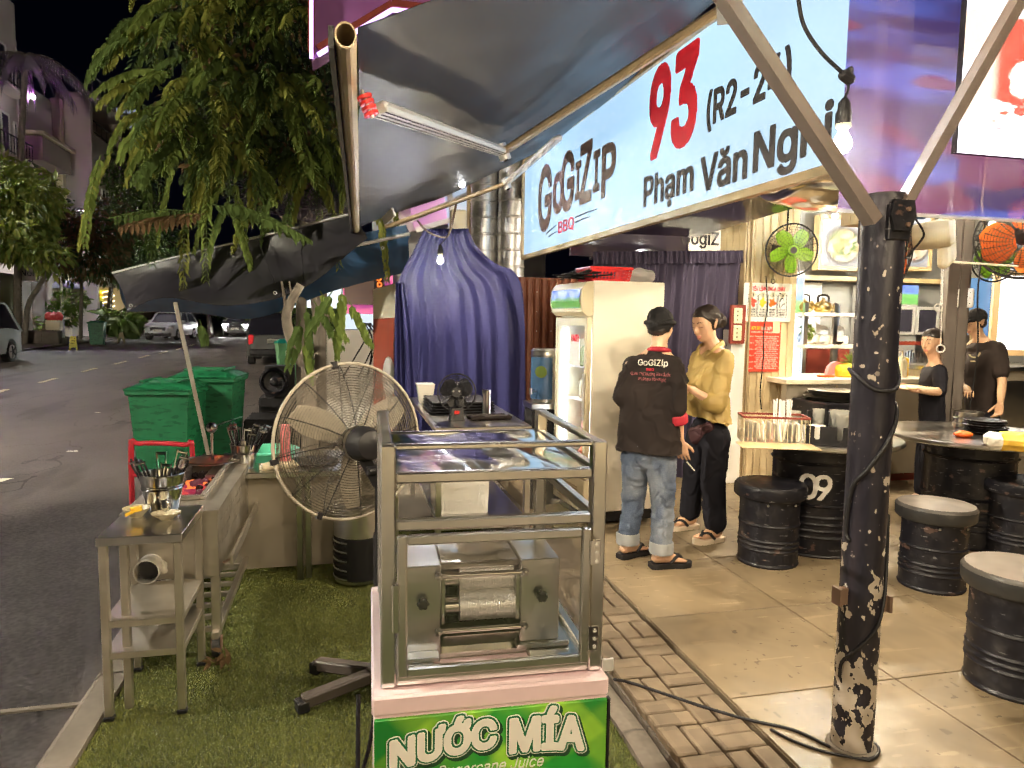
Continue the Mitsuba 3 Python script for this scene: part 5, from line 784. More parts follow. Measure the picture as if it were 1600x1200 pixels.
for i in range(4):
    x = u0 + w * (.16 + .225 * i); part(po_, 'frame_line', cat([obox((x, y - .001, z0 + h * q), (w * .2, .002, .004)) for q in (.08, .72)] + [obox((x + s * w * .1, y - .001, z0 + h * .4), (.004, .002, h * .64)) for s in (-1, 1)]), 'ink')
    k = part(po_, 'number_disc', cyl((x, y - .003, z0 + h * .72), (x, y, z0 + h * .72), .026, n=20), 'cream'); tt(k, '1234'[i], .03, x, z0 + h * .72 - .015, y - .005, 'ink')
    if i < 3: part(po_, 'pictogram', prism(Polygon([(x + .034 * (1 + .35 * math.sin(5 * q + i)) * math.cos(q), z0 + h * .5 + .04 * (1 + .3 * math.sin(4 * q + 2 * i)) * math.sin(q)) for q in np.linspace(0, 6.2, 24)]), .002, (0, y, 0), XZ), ('paper_red', 'yellow', 'orange_plastic')[i])
    else: part(po_, 'pictogram', cat([tube([(x + .03 * math.cos(q + k_), y - .001, z0 + h * .42 + .05 * k_ + .02 * math.sin(2 * q)) for q in np.linspace(0, 4, 9)], .003, 4) for k_ in range(3)]), 'ink')
    for j, s in enumerate((('BÁO ĐỘNG', 'TOÀN DÂN', '114'), ('CẮT CẦU', 'DAO ĐIỆN', 'NƠI CHÁY'), ('DÙNG BÌNH', 'NƯỚC CÁT', 'CHỮA CHÁY'), ('BÁO TIN', 'ĐỘI PCCC', 'GẦN NHẤT'))[i]): tt(po_, s, .013, x, z0 + h * (.27 - .075 * j), y - .001, 'ink', w * .14)
pr = thing('red_notice', 'tall red notice with small white lines under the fire rules poster', 'poster'); u0, z0 = (3.747, 6.070, 1.152)[0], (3.747, 6.070, 1.152)[2]; u1, z1 = (4.094, 6.070, 1.632)[0], (4.094, 6.070, 1.632)[2]; w = u1 - u0; h = z1 - z0
part(pr, 'sheet', prism([(u0, z0), (u1, z0), (u1, z1), (u0, z1)], .01, (0, y + .012, 0), XZ), 'paper_red'); tt(pr, 'HOTLINE', .03, u0 + w * .22, z0 + h * .84, y, 'yellow', w * .28, bold=True); tt(pr, 'NỘI QUY', .032, u0 + w * .56, z0 + h * .83, y, 'paper', w * .32, bold=True); tt(pr, 'PHÒNG CHÁY VÀ CHỮA CHÁY', .018, u0 + w * .42, z0 + h * .77, y, 'paper', w * .66)
part(pr, 'stamp_paper', obox((u0 + w * .86, y, z0 + h * .89), (w * .22, .003, h * .24)), 'cream')
for j in range(16):
    if j % 3 == 0: tt(pr, f'Điều {j // 3 + 1}', .012, u0 + w * .11, z0 + h * (.69 - .042 * j), y, 'paper')
    tt(pr, ('Phòng cháy và chữa cháy là nghĩa vụ', 'của mỗi người và toàn thể khách hàng', 'không hút thuốc, không dùng lửa')[j % 3], .0125, u0 + w * .58, z0 + h * (.69 - .042 * j), y, 'paper', w * (.72 - .1 * (j % 2)))
solo('hanging_wire', tube([(3.868, 6.000, 2.055), (3.896, 6.000, 1.768), (3.868, 6.000, 1.527), (3.880, 6.000, 1.284), (3.862, 6.000, 0.979), (3.885, 6.000, 0.795)], .005, 5, 6), 'black_matte', 'thin black wire hanging down over the posters', 'wire', True)
pcd = thing('pull_cord', 'short pull cord with a ring hanging under the green fan', 'cord'); part(pcd, 'cord', tube([(3.907, 5.950, 2.094), (3.910, 5.950, 2.029)], .003, 5), 'black_matte'); part(pcd, 'loop', ring((3.912, 5.950, 2.006), .02, .004, (0, -1, 0), 16, 5), 'black_matte', True)
def cage(t, c, F, R, mat, nr=11, ns=12, dep=.10, r=.0018, rr=.006, name='cage', two=True):
    segs = []; rad = np.linspace(R * .22, R * .97, nr); prof = lambda q: dep * (1 - (q / R) ** 2.4)
    for s in ((1, -1) if two else (1,)):
        for q in rad: segs.append(ring(c + F[:, 2] * s * prof(q) * .5, q, r, F[:, 2], 40, 4))
        for k in range(ns):
            a = 2 * math.pi * k / ns; segs.append(tube([c + (F[:, 0] * math.cos(a) + F[:, 1] * math.sin(a)) * q + F[:, 2] * s * prof(q) * .5 for q in np.linspace(R * .2, R, 6)], r * 1.4, 4))
    k = part(t, name, cat(segs), mat, kind='stuff'); part(t, 'rim', ring(c, R, rr, F[:, 2], 56, 8), mat if rr < .009 else 'cream', True)
def blades(t, c, F, R, n, mat, w=.5, pitch=.45, a0=0.3):
    for k in range(n):
        a = a0 + 2 * math.pi * k / n; e = F[:, 0] * math.cos(a) + F[:, 1] * math.sin(a); q = -F[:, 0] * math.sin(a) + F[:, 1] * math.cos(a); g_ = []
        for s in np.linspace(.16, .86, 9):
            ww = R * w * (.35 + .9 * math.sin(math.pi * min(1, (s - .10) / .85)) ** .8); sw = R * .12 * (s - .3)
            g_.append([c + e * R * s + q * (x * ww + sw) + F[:, 2] * (-x * ww * math.tan(pitch) * (1.1 - .5 * s) + .02 * (1 - (2 * x) ** 2) * R) for x in np.linspace(-.5, .5, 6)])
        part(t, 'blade', grid(g_, .003), mat, 50)
gf = thing('wall_fan', 'green five-bladed wall fan with black wire cage on the beige column', 'fan', 'wall fans in the restaurant'); c = A((3.954, 5.750, 2.278)); F = frame_to((-.25, -1, -.12)); R = .235
blades(gf, c, F, R, 5, 'green_plastic', .42, .35, .9); cage(gf, c, F, R, 'black_plastic', 9, 22, r=.0011); part(gf, 'hub', cyl(c - F[:, 2] * .02, c + F[:, 2] * .045, .045, n=20), 'green_plastic', 40); part(gf, 'badge', cyl(c + F[:, 2] * .051, c + F[:, 2] * .056, .03, n=20), 'black_plastic'); part(gf, 'motor', cyl(c - F[:, 2] * .06, c - F[:, 2] * .19, .055, .04), 'black_plastic', 40); part(gf, 'bracket', beam(c - F[:, 2] * .15, c - F[:, 2] * .15 + A([-.02, .16, .02]), .05, .07), 'black_plastic'); part(gf, 'wire', tube([c - F[:, 2] * .15, c + A([-.02, .05, .3]), c + A([.0, .08, .6])], .008, 6, 5), 'black_matte', True)
of = thing('wall_fan', 'orange bladed wall fan with cream motor housing and arm on the square post', 'fan', 'wall fans in the restaurant'); m0, m1 = A((3.353, 3.689, 2.144)), A((3.512, 3.661, 2.247)); F = frame_to((-.66, .70, -.10)); c = m0 + F[:, 2] * .06; R = .24
blades(of, c, F, R, 3, 'orange_plastic', .85, .35, .4); cage(of, c, F, R, 'black_plastic', 11, 24, .14); part(of, 'hub', cyl(c - F[:, 2] * .02, c + F[:, 2] * .04, .05), 'orange_plastic', 40)
part(of, 'motor', lathe([(.001, .24), (.06, .235), (.078, .2), (.085, .1), (.08, .02), (.06, 0), (.001, 0)], m0 - F[:, 2] * .26 * 0 - F[:, 2] * .22, 24, F[:, 2]), 'beige_plastic', 40); part(of, 'badge', obox((3.320, 3.594, 2.263), (.05, .004, .045), rotz(-.6)), 'tarp_blue')
a0, a1, a2 = A((3.499, 3.709, 2.175)), A((3.640, 3.730, 2.207)), A((3.671, 3.728, 2.051)); part(of, 'neck', tube([m1 + A([0, 0, -.02]), (m1 + a1) / 2 + A([0, 0, -.03]), a1], .04, 10, 4), 'beige_plastic', True); part(of, 'cone', cyl(a0, a1, .025, .055, 18), 'beige_plastic', 40); part(of, 'bracket', mesh_of(hullof([(a1 + A([0, 0, .05]), .05), (a2, .045), (A((3.623, 3.714, 2.001)), .035)])), 'beige_plastic', 50); part(of, 'wire', tube([(3.280, 3.615, 2.272), (3.214, 3.563, 2.096), (3.230, 3.602, 2.007), (3.294, 3.545, 2.116), (3.302, 3.549, 2.172), (3.280, 3.615, 2.272)], .006, 6, 6), 'black_matte', True)
part(of, 'rod', tube([A((3.591, 3.703, 2.015)), A((4.533, 4.017, 2.034))], .008, 6), 'cream'); pl_ = part(of, 'pull_cord', tube([(3.595, 3.697, 1.968), (3.589, 3.680, 1.771), (3.581, 3.678, 1.732)], .003, 5), 'white_plastic'); part(pl_, 'loop', ring((3.574, 3.680, 1.728), .022, .004, (-.5, -1, 0), 16, 5), 'white_plastic', True)
pcd = thing('pull_cord', 'long white pull cord with ring beside the dark square post', 'cord'); part(pcd, 'cord', tube([(3.788, 3.884, 2.027), (3.767, 3.839, 1.490)], .003, 5), 'white_plastic'); part(pcd, 'loop', ring((3.767, 3.837, 1.469), .024, .005, (-.5, -1, 0), 16, 5), 'white_plastic', True)
o2 = thing('wall_fan', 'second orange bladed fan at the right edge with wide black cage', 'fan', 'wall fans in the restaurant'); c = A((4.671, 4.106, 2.241)); F = frame_to((-.62, -.55, -.35)); R = .30
blades(o2, c, F, R, 3, 'orange_plastic', .9, .35, 1.2); cage(o2, c, F, R, 'black_plastic', 13, 26, .16); part(o2, 'motor', cyl(c - F[:, 2] * .05, c - F[:, 2] * .25, .07, .05), 'black_plastic', 40); part(o2, 'arm', cyl(c - F[:, 2] * .25, c - F[:, 2] * .25 + A([-.1, .3, -.05]), .03), 'black_plastic')
o3 = thing('wall_fan', 'small green fan behind the square post below the orange fan', 'fan', 'wall fans in the restaurant'); c = A((5.635, 5.216, 2.212)); F = frame_to((-.3, -.9, -.1)); blades(o3, c, F, .2, 5, 'green_plastic', .6, .35); cage(o3, c, F, .2, 'black_plastic', 7, 14); part(o3, 'motor', cyl(c - F[:, 2] * .04, c - F[:, 2] * .2, .06), 'beige_plastic', 40)
# ================================================================ KITCHEN
kw = thing('kitchen_wall', 'grey kitchen back wall behind the lit dish pictures', 'wall'); part(kw, 'plaster', box(3.9, 12, 8.35, 8.5, .0, 3.12), 'wall_grey'); part(kw, 'red_boarding', box(5.0, 7.0, 8.30, 8.345, .08, 1.28), 'red_wood'); part(kw, 'ledge', box(4.9, 12, 8.1, 8.345, 2.18, 2.24), 'tan_wood')
part(kw, 'tiles', box(5.05, 6.2, 8.31, 8.346, 1.3, 2.16), 'white_paint')
def _food(cx, cz, hue):
    def f(p, n, uv):
        dx, dz = (p.x - cx) / .30, (p.z - cz) / .27; r = dr.sqrt(dx * dx + dz * dz); a = fbm(p.x * 12 + cx, cx, p.z * 12, 4); b = fbm(p.x * 17 + 5, cx, p.z * 17, 3)
        food = mix(mix((.75, .50, .10), (.95, .85, .62), ss(.4, .6, a)), (.55, .08, .02) if hue else (.20, .38, .06), ss(.56, .62, b)); c = mix(food, (.20, .17, .16), ss(.74, .78, r)); c = mix(c, (.42, .46, .52), ss(.88, .91, r) * ss(1.02, .96, r))
        return mix(c, mix((1.0, 1.0, 1.0), (.30, .24, .2), ss(cz - .12, cz - .30, p.z) * .8), ss(.99, 1.03, r)) * .85
    return f
for (pa, pb, hue, lb) in (((5.929, 8.000, 2.944), (6.536, 8.000, 2.352), 0, 'lit picture of a creamy hotpot on the kitchen wall left of the pillar'), ((7.053, 8.000, 3.028), (7.553, 8.000, 2.383), 1, 'lit picture of a red noodle dish right of the pillar'), ((8.862, 8.000, 2.820), (9.586, 8.000, 2.382), 1, 'lit dish picture partly hidden by the fan at the right edge')):
    lb_ = thing('lightbox_picture', lb, 'picture', 'lit dish pictures on the kitchen wall'); cx, cz = (pa[0] + pb[0]) / 2, (pa[2] + pb[2]) / 2; w, h = pb[0] - pa[0], pa[2] - pb[2]
    part(lb_, 'case', box(pa[0], pb[0], 8.002, 8.09, pb[2], pa[2]), 'white_paint'); glow(lb_, 'picture', pane4(pa[0], pb[0], 8.0, pb[2], pa[2]), _food(cx + .02, cz - .03, hue), .5); part(lb_, 'frame', cat([box(pa[0] - .05, pb[0] + .05, 7.98, 8.1, z - .025, z + .025) for z in (pa[2] + .026, pb[2] - .026)] + [box(x - .025, x + .025, 7.982, 8.098, pb[2], pa[2]) for x in (pa[0] - .026, pb[0] + .026)]), 'tan_wood')
def clr(name, label, x0, x1, zt, zb, y):
    t = thing(name, label, 'fridge'); part(t, 'body', box(x0, x1, y + .06, y + .6, .08, zt, .01), 'white_paint'); glow(t, 'picture', pane4(x0 + .04, x1 - .02, y + .055, zt - .50, zt - .08), lambda p, n, uv: mix(mix((.04, .40, .05), (.30, .85, .12), fbm(p.x * 8, 1.0, p.z * 22, 3)), mix((.02, .12, .75), (.3, .6, 1.2), fbm(p.x * 6, 2.0, p.z * 14, 3)), ss(zt - .36, zt - .30, p.z + .04 * fbm(p.x * 9, 0.0, 0.0, 2))), .1)
    return t
t = clr('drinks_cooler', 'white drinks cooler behind the column with lit landscape header', 4.98, 5.33, 2.24, .1, 7.4); part(t, 'door', box(5.02, 5.30, 7.44, 7.459, .5, 1.68), 'emitter_face', emit=(1.0, 1.15, 1.3), w=.4); part(t, 'frost_mark', tube([(5.27, 7.435, 1.5), (5.285, 7.435, 1.45), (5.27, 7.435, 1.4), (5.255, 7.435, 1.45), (5.27, 7.435, 1.5)], .006, 4, 4), 'tarp_blue')
x0, x1 = (7.012, 7.900, 2.113)[0], (7.398, 7.900, 2.122)[0]; z0, z1 = (7.029, 7.900, 1.890)[2], (7.010, 7.900, 2.137)[2]
t = thing('glass_cabinet', 'glass-doored cabinet with landscape header right of the pillar', 'cabinet'); part(t, 'body', box(x0 - .35, x1 + .02, 7.96, 8.3, .9, z1, .01), 'wall_grey'); glow(t, 'picture', pane4(x0 - .3, x1, 7.955, z0, z1), lambda p, n, uv: mix(mix((.03, .40, .05), (.35, .9, .15), fbm(p.x * 8, 1.0, p.z * 22, 3)), mix((.02, .12, .8), (.3, .6, 1.2), fbm(p.x * 6, 2.0, p.z * 14, 3)), ss(z0 + .12, z0 + .15, p.z)), .1)
for i in range(2):
    xa = x0 - .02 + i * .38; f_ = part(t, 'door', cat(box(xa, xa + .36, 7.93, 7.955, z0 - .40, z0 - .36), box(xa, xa + .36, 7.93, 7.955, z0 - .07, z0 - .03), box(xa, xa + .04, 7.931, 7.954, z0 - .36, z0 - .07), box(xa + .32, xa + .36, 7.931, 7.954, z0 - .36, z0 - .07)), 'alu'); part(f_, 'pane', box(xa + .04, xa + .32, 7.94, 7.945, z0 - .36, z0 - .07), 'dark_glass')
sh = thing('steel_shelf', 'open steel kitchen shelf holding kettles and boxes', 'shelf'); sx0, sx1 = 5.28, 6.05; sy = 7.35
for x in (sx0, 5.68, sx1): part(sh, 'post', box(x - .025, x + .025, sy - .02, sy + .02, .08, 1.86), 'steel')
for x in (sx0, sx1): part(sh, 'post', box(x - .025, x + .025, sy + .42, sy + .46, .08, 1.86), 'steel')
SZ = ((5.462, 7.350, 1.754)[2], (5.485, 7.350, 1.377)[2]); zmid = (5.512, 7.400, 1.542)[2] - .1
for z in SZ: part(sh, 'deck', box(sx0 - .03, sx1 + .03, sy - .025, sy + .47, z - .05, z - .003, .004), 'counter_top')
def kettle(c, lb):
    k = thing('kettle', lb, 'kettle', 'brass kettles on the steel shelf'); c = A(c); part(k, 'body', lathe([(.001, 0), (.07, 0), (.10, .03), (.105, .07), (.08, .115), (.03, .13), (.001, .13)], c, 24), 'brass', True); part(k, 'lid', lathe([(.035, .13), (.03, .14), (.012, .145), (.014, .165), (.001, .17)], c, 16), 'brass', True); part(k, 'spout', tube([c + A([-.09, 0, .05]), c + A([-.13, 0, .08]), c + A([-.16, 0, .13])], [.02, .009], 8, 4), 'brass', True); part(k, 'handle', tube([c + A([-.075, 0, .12]), c + A([-.06, 0, .20]), c + A([.06, 0, .20]), c + A([.075, 0, .12])], .008, 6, 5), 'black_plastic', True)
kettle((5.58, 7.45, SZ[0]), 'large brass kettle on the top shelf, second from the cooler'); kettle((5.72, 7.62, SZ[0]), 'brass kettle half behind the large one on the shelf'); kettle((5.36, 7.5, SZ[0]), 'brass kettle next to the cooler, cut off by it')
for i, x in enumerate((5.42, 5.62, 5.84)):
    d = thing('food_box', ('leftmost cardboard tray', 'middle cardboard tray', 'rightmost cardboard tray')[i] + ' with open lid on the lower kitchen shelf', 'box', 'trays on the kitchen shelf'); part(d, 'tray', box(x - .085, x + .085, 7.4, 7.6, SZ[1] + .0, SZ[1] + .1, .006), 'counter_top'); part(d, 'lid', obox((x + .02, 7.52, SZ[1] + .16), (.16, .012, .13), rotx(-.35) @ roty(.25)), 'alu')
solo('herb_bunch', leafcloud([B((5.36, 7.42, SZ[1] + .15), .07)], 60, .06, .03, 88), 'leaf_green', 'small bunch of green herbs on the lower kitchen shelf', 'herbs')
for i, x in enumerate((5.5, 5.75)): solo('bowl', lathe([(.001, .0), (.03, .0), (.07, .035), (.066, .035), (.03, .006), (.001, .006)], (x, 7.30 + .06, SZ[1] - .003), 20), 'white_plastic' if i == 0 else 'black_plastic', ('white bowl on the shelf edge', 'black bowl on the shelf edge')[i], 'bowl', 40)
ct = thing('serving_counter', 'long serving counter with grey steel front and pale top', 'counter'); zc = 1.10; xl = 4.02
part(ct, 'front_panel', box(xl, 8.5, 5.82, 5.9, .16, zc - .05), 'counter_steel'); part(ct, 'plinth', box(xl + .02, 8.5, 5.86, 5.9, .08, .159), 'red_wood'); part(ct, 'top_slab', box(xl - .03, 8.55, 5.78, 6.5, zc - .049, zc, .006), 'counter_top')
for x in (4.55, 4.95, 5.6, 6.4): part(ct, 'seam', box(x, x + .012, 5.812, 5.819, .17, zc - .06), 'alu_tan')
cb_ = part(ct, 'side_cabinet', box(4.06, 4.75, 5.3, 5.79, .08, .93, .01), 'black_drum'); part(cb_, 'handle', cyl((4.55, 5.285, .75), (4.55, 5.285, .85), .01), 'chrome')
g = np.random.default_rng(9)
for i in range(5): solo('tray_stack', lathe([(.001, 0), (.22, 0), (.24, .012), (.23, .014), (.001, .008)], (4.33 + g.normal() * .015, 5.55 + g.normal() * .02, .932 + i * .02), 28), 'steel', ('lowest', 'second lowest', 'middle', 'second highest', 'topmost')[i] + ' round grey tray in the stack on the dark side cabinet', 'tray', 40, 'stack of grey trays on the side cabinet')
solo('folded_cloth', wrinkle(obox((4.68, 5.62, .965), (.18, .2, .06), rotz(.3), .02).subdivide().subdivide().subdivide(), .014, 18, 3), 'tarp_blue', 'folded blue cloth beside the stack of grey trays', 'cloth', True)
solo('shallow_bowl', lathe([(.001, 0), (.05, 0), (.09, .035), (.085, .036), (.045, .006), (.001, .006)], (4.608, 6.050, 1.081), 24), 'orange_plastic', 'small orange bowl on the counter left of the pineapple', 'bowl', 40)
pn = thing('pineapple', 'cut pineapple lying on the counter beside the pillar', 'pineapple'); pc = A((4.836, 6.050, 1.156)); pm_ = lathe([(.001, -.1), (.06, -.09), (.085, 0), (.07, .085), (.03, .10), (.001, .1)], (0, 0, 0), 24); v = A(pm_.vertices); ang = np.arctan2(v[:, 1], v[:, 0])
part(pn, 'fruit', tf(wrinkle(tf(pm_, None, (0, 0, 0)).subdivide(), .012, 40, 3), roty(math.pi / 2), pc), 'yellow'); part(pn, 'leaves', place(leafmesh(.14, .03), [pc + A([.05, 0, .06])] * 16, [A([g.normal() * .8, g.normal() * .4, .8]) for _ in range(16)], np.zeros(16)), 'leaf_green')
solo('watermelon_slice', tf(prism(Polygon([(.13 * math.cos(a), .13 * math.sin(a)) for a in np.linspace(0, math.pi, 20)]), .04), rotz(.2) @ XZ, pc + A([-.07, .09, -.04])), 'pink', 'pink melon slice leaning behind the pineapple', 'fruit')
sb_ = thing('sauce_bottle', 'cream squeeze bottle on the counter right of the pillar', 'bottle'); p = A((5.394, 5.950, 1.085)); p[2] = zc; part(sb_, 'body', lathe([(.001, 0), (.048, 0), (.05, .02), (.05, .15), (.03, .185), (.028, .19), (.001, .19)], p, 24), 'cream', 40); part(sb_, 'nozzle', lathe([(.03, .19), (.03, .205), (.012, .21), (.006, .26), (.001, .26)], p, 16), 'cream', 40)
solo('yellow_pack', obox(p + A([-.1, .12, .1]), (.13, .08, .2), None, .01), 'gold_bag', 'yellow packet behind the cream squeeze bottle', 'packet'); solo('sauce_pack', obox(p + A([.10, .10, .095]), (.1, .07, .19), None, .01), 'yellow', 'orange capped bottle right of the squeeze bottle', 'bottle')
kr = thing('knife_rack', 'row of hanging steel cutlery behind the counter', 'rack'); part(kr, 'rail', obox(A((6.100, 6.600, 1.359)) + A([0, 0, .06]), (1.0, .04, .04)), 'red_wood')
for i in range(16): part(kr, 'spoon', obox(A((5.947, 6.600, 1.182)) + A([.035 * i, 0, .02 * math.sin(i * 2.2)]), (.018, .012, .30)), 'chrome')
mb = thing('menu_board', 'tall white lit menu board with brown frame at the right edge', 'board'); p0, p1 = A((6.884, 6.255, 2.158)), A((7.358, 6.068, 1.366)); cxm = (p0 + p1) / 2; part(mb, 'face', obox(cxm, (p1[0] - p0[0] + .1, .02, p0[2] - p1[2]), rotz(-.4)), 'paper', emit=(.75, .85, .92), w=.3); q = frame_to((0, 0, 1)); Rm = rotz(-.4)
part(mb, 'frame', cat(obox(cxm + Rm @ A([-(p1[0] - p0[0]) / 2 - .08, 0, 0]), (.06, .06, p0[2] - p1[2] + .1), Rm), obox(cxm + A([0, 0, -(p0[2] - p1[2]) / 2 - .03]), (p1[0] - p0[0] + .2, .06, .06), Rm)), 'tan_wood')
for s, px, h in (('COMBO', (7.022, 6.149, 1.919), .07), ('9', (7.047, 6.127, 1.757), .22), ('BÒ MỸ', (7.019, 6.118, 1.587), .07), ('Ba chỉ bò 99k', (7.026, 6.112, 1.540), .04), ('GỌI MÓN', (7.025, 6.104, 1.452), .06)): part(mb, 'lettering', text(s, h, A(px) + A([0, -.03, 0]), Rm @ XZ, align='l'), 'ink')
bp = thing('blue_poster', 'plain blue poster on the wall between the square post and the menu board', 'poster'); part(bp, 'sheet', obox((6.823, 6.342, 1.824), (.42, .02, .62), rotz(-.4)), 'tarp_blue', emit=(.05, .12, .26), w=.05)
rs = thing('back_counter', 'steel back counter with drawers at the right edge', 'counter'); p = A((6.375, 5.557, 1.125)); part(rs, 'body', box(p[0] - .7, p[0] + 1.2, p[1] + .2, p[1] + .8, .08, p[2] + .05), 'counter_steel'); part(rs, 'top_slab', box(p[0] - .75, p[0] + 1.25, p[1] + .15, p[1] + .85, p[2] + .051, p[2] + .09), 'steel')
for i in range(3): part(rs, 'door', box(p[0] - .62 + i * .6, p[0] - .1 + i * .6, p[1] + .18, p[1] + .198, .3, p[2] - .05, .004), 'steel')
for i in range(8): solo('folder', obox(p + A([-.45 + .06 * i, .5, .25]), (.045, .2, .3), roty(.03 * (i % 3))), ('cream', 'dark_wood', 'tan_wood')[i % 3], 'upright folder in the row on the back counter', 'folder', group='folders on the back counter')
# ceiling lamps
bulb((4.729, 6.198, 2.677), .22, 2200, 'bulb hanging in front of the hotpot picture'); bulb((6.590, 6.168, 2.680), .2, 2000, 'bulb hanging beside the right orange fan')
for p, lb in (((3.35, 4.5, 2.75), 'ceiling bulb over the table numbered 09'), ((4.6, 3.3, 2.75), 'ceiling bulb over the right table'), ((5.7, 7.0, 2.8), 'ceiling bulb over the kitchen shelf'), ((3.6, 2.3, 2.75), 'ceiling bulb over the front stools')): bulb(p, .22, 1500 if p[1] < 6 else 3000, lb, group='bulbs under the restaurant ceiling')
struct('side_ceiling', box(3.35, 11.5, 1.0, 3.345, 3.12, 3.2), 'ceiling_dark')
# ================================================================ TABLES AND STOOLS
def drum_table(c, R, label, number=None, zt=.86):
    t = thing('drum_table', label, 'table', 'oil drum tables'); c = A(c); r = .285; z0 = c[2]; H_ = zt - z0 - .035; prof = [(.001, .0), (r, 0), (r + .008, .01), (r, .02)]
    for f in (.18, .24, .30, .36): prof += [(r, H_ * f - .012), (r + .007, H_ * f), (r, H_ * f + .012)]
    prof += [(r, H_ * .45), (r + .014, H_ * .465), (r, H_ * .48), (r, H_ * .82), (r + .014, H_ * .835), (r, H_ * .85), (r, H_ - .01), (r + .01, H_), (.001, H_)]
    part(t, 'drum', lathe(prof, c, 56), 'black_drum', 25); part(t, 'tabletop', lathe([(.001, H_ + .001), (R - .01, H_ + .001), (R, H_ + .01), (R, H_ + .028), (R - .008, H_ + .035), (.001, H_ + .035)], c, 72), 'steel', 30)
    if number:
        for ch, a in zip(number, (-2.36, -2.05)):
            m = meshkit.text_mesh(ch, .16, .003, True); v = A(m.vertices); v[:, 0] -= v[:, 0].mean(); v[:, 0] *= 1.0; aa = a + v[:, 0] / (r + .002); rr_ = r + .003 + v[:, 2]
            part(t, 'lettering', TM(np.stack([c[0] + rr_ * np.cos(aa), c[1] + rr_ * np.sin(aa), c[2] + H_ * .53 + v[:, 1]], 1), m.faces), 'white_paint')
    return t
T1 = A((3.057, 3.962, 0.080)) + A([.11, .24, 0]); drum_table(T1, .53, 'oil drum table numbered 09 with a steel top, beside the column', '09')
T2 = A([4.36, 4.12, .08]); drum_table(T2, .60, 'oil drum table with plates and a yellow packet at the right edge', None, .86)
def stool(front, label, s=1.0, seat='black_drum'):
    c = A(front) + A([.11, .15, 0]) * s; t = thing('drum_stool', label, 'stool', 'black drum stools'); r = .185 * s; h = .43 * s; prof = [(.001, 0), (r, 0), (r + .006, .012), (r, .024)]
    for f in (.25, .32, .39, .62): prof += [(r, h * f - .01), (r + .006, h * f), (r, h * f + .01)]
    prof += [(r, h), (.001, h)]; part(t, 'drum', lathe(prof, c, 48), 'black_drum', 25)
    R_ = r + .038; part(t, 'seat', lathe([(.001, h + .001), (R_ - .012, h + .001), (R_, h + .015), (R_ + .002, h + .07), (R_ - .012, h + .088), (R_ * .6, h + .096), (.001, h + .098)], c, 56), seat, 40)
    for a in (-2.2, -1.2, -.3): part(t, 'rivet', ball(c + A([r * math.cos(a), r * math.sin(a), h - .025]), .008, 1), 'chrome', True)
    return c
pri('pale_top_seat', mikit.proc(lambda p, n, uv: mix((.07, .062, .058), (.15, .135, .12), fbm(p.x * 6, p.y * 6, p.z * 6, 3)) * ss(.40, .9, n.z) + mi.Color3f(.018) * (1 - ss(.4, .9, n.z))), .30)  # seat colour gets paler where the surface faces up
stool((2.564, 3.838, 0.080), 'black drum stool in front of the table numbered 09'); stool((3.292, 3.270, 0.080), 'pale-topped black drum stool standing alone between the pillar and the right table', .95, 'pale_top_seat'); stool((2.699, 2.205, 0.080), 'nearest black drum stool with grey top at the lower right', 1.0, 'pale_top_seat'); stool((4.317, 3.615, 0.080), 'black drum stool tucked under the right table')
# things on table 09
zt = .8615
bk = thing('wire_basket', 'clear plastic caddy basket with dark rim holding straws and napkins', 'basket'); c = A((2.683, 4.006, 0.860)); Rb = rotz(-.35); c[2] = zt
def tb(m): return tf(m, Rb, c)
W2, D2, H2 = .40, .20, .17; part(bk, 'rim', tb(cat([box(-W2 / 2, W2 / 2, s * D2 / 2 - .006, s * D2 / 2 + .006, H2 - .012, H2) for s in (-1, 1)] + [box(s * W2 / 2 - .006, s * W2 / 2 + .006, -D2 / 2 + .006, D2 / 2 - .006, H2 - .0121, H2 - .0001) for s in (-1, 1)])), 'red_wood')
part(bk, 'rods', tb(cat([cyl((x, s * D2 / 2, .004), (x, s * D2 / 2, H2 - .012), .0025, n=6) for s in (-1, 1) for x in np.linspace(-W2 / 2, W2 / 2, 16)] + [cyl((s * W2 / 2, y, .004), (s * W2 / 2, y, H2 - .012), .0025, n=6) for s in (-1, 1) for y in np.linspace(-D2 / 2, D2 / 2, 7)])), 'cream', kind='stuff'); part(bk, 'floor', tb(box(-W2 / 2, W2 / 2, -D2 / 2, D2 / 2, .001, .006)), 'clear_plastic')
g = np.random.default_rng(12)
for i in range(8): solo('napkin_pack', tb(obox((-.15 + .042 * i, g.normal() * .02, .07), (.012, .15, .11), rotz(g.normal() * .12) @ roty(.15 * g.normal()), .003)), 'paper' if i % 3 else 'clear_plastic', 'white packet standing in the plastic caddy basket', 'packet', group='packets in the caddy basket')
for i in range(16): solo('straw', tb(cyl((.02 + .012 * (i % 8), .03 + .02 * (i // 8), .01), (.015 + .014 * (i % 8) + g.normal() * .01, .04 + .02 * (i // 8) + g.normal() * .01, .25 + .02 * g.uniform()), .0045, n=6)), 'white_plastic', 'white straw standing in the caddy basket', 'straw', group='straws in the caddy basket')
mt = solo('menu_card', obox((2.597, 3.822, 0.866), (.46, .22, .004), rotz(-.35)), 'tan_wood', 'wooden-coloured menu card under the caddy basket', 'card')
cdy = thing('cup_caddy', 'black plastic caddy with cup slots and napkin notch', 'caddy'); c = A((2.983, 3.864, 0.860)); c[2] = zt; Rb = rotz(-.62)
W3, D3 = .26, .17; sp = [(-D3 / 2, 0), (D3 / 2, 0), (D3 / 2, .20), (D3 / 2 - .05, .20), (.0, .12), (-D3 / 2, .12)]
RY = A([[0, 0, 1], [1, 0, 0], [0, 1, 0]], float)
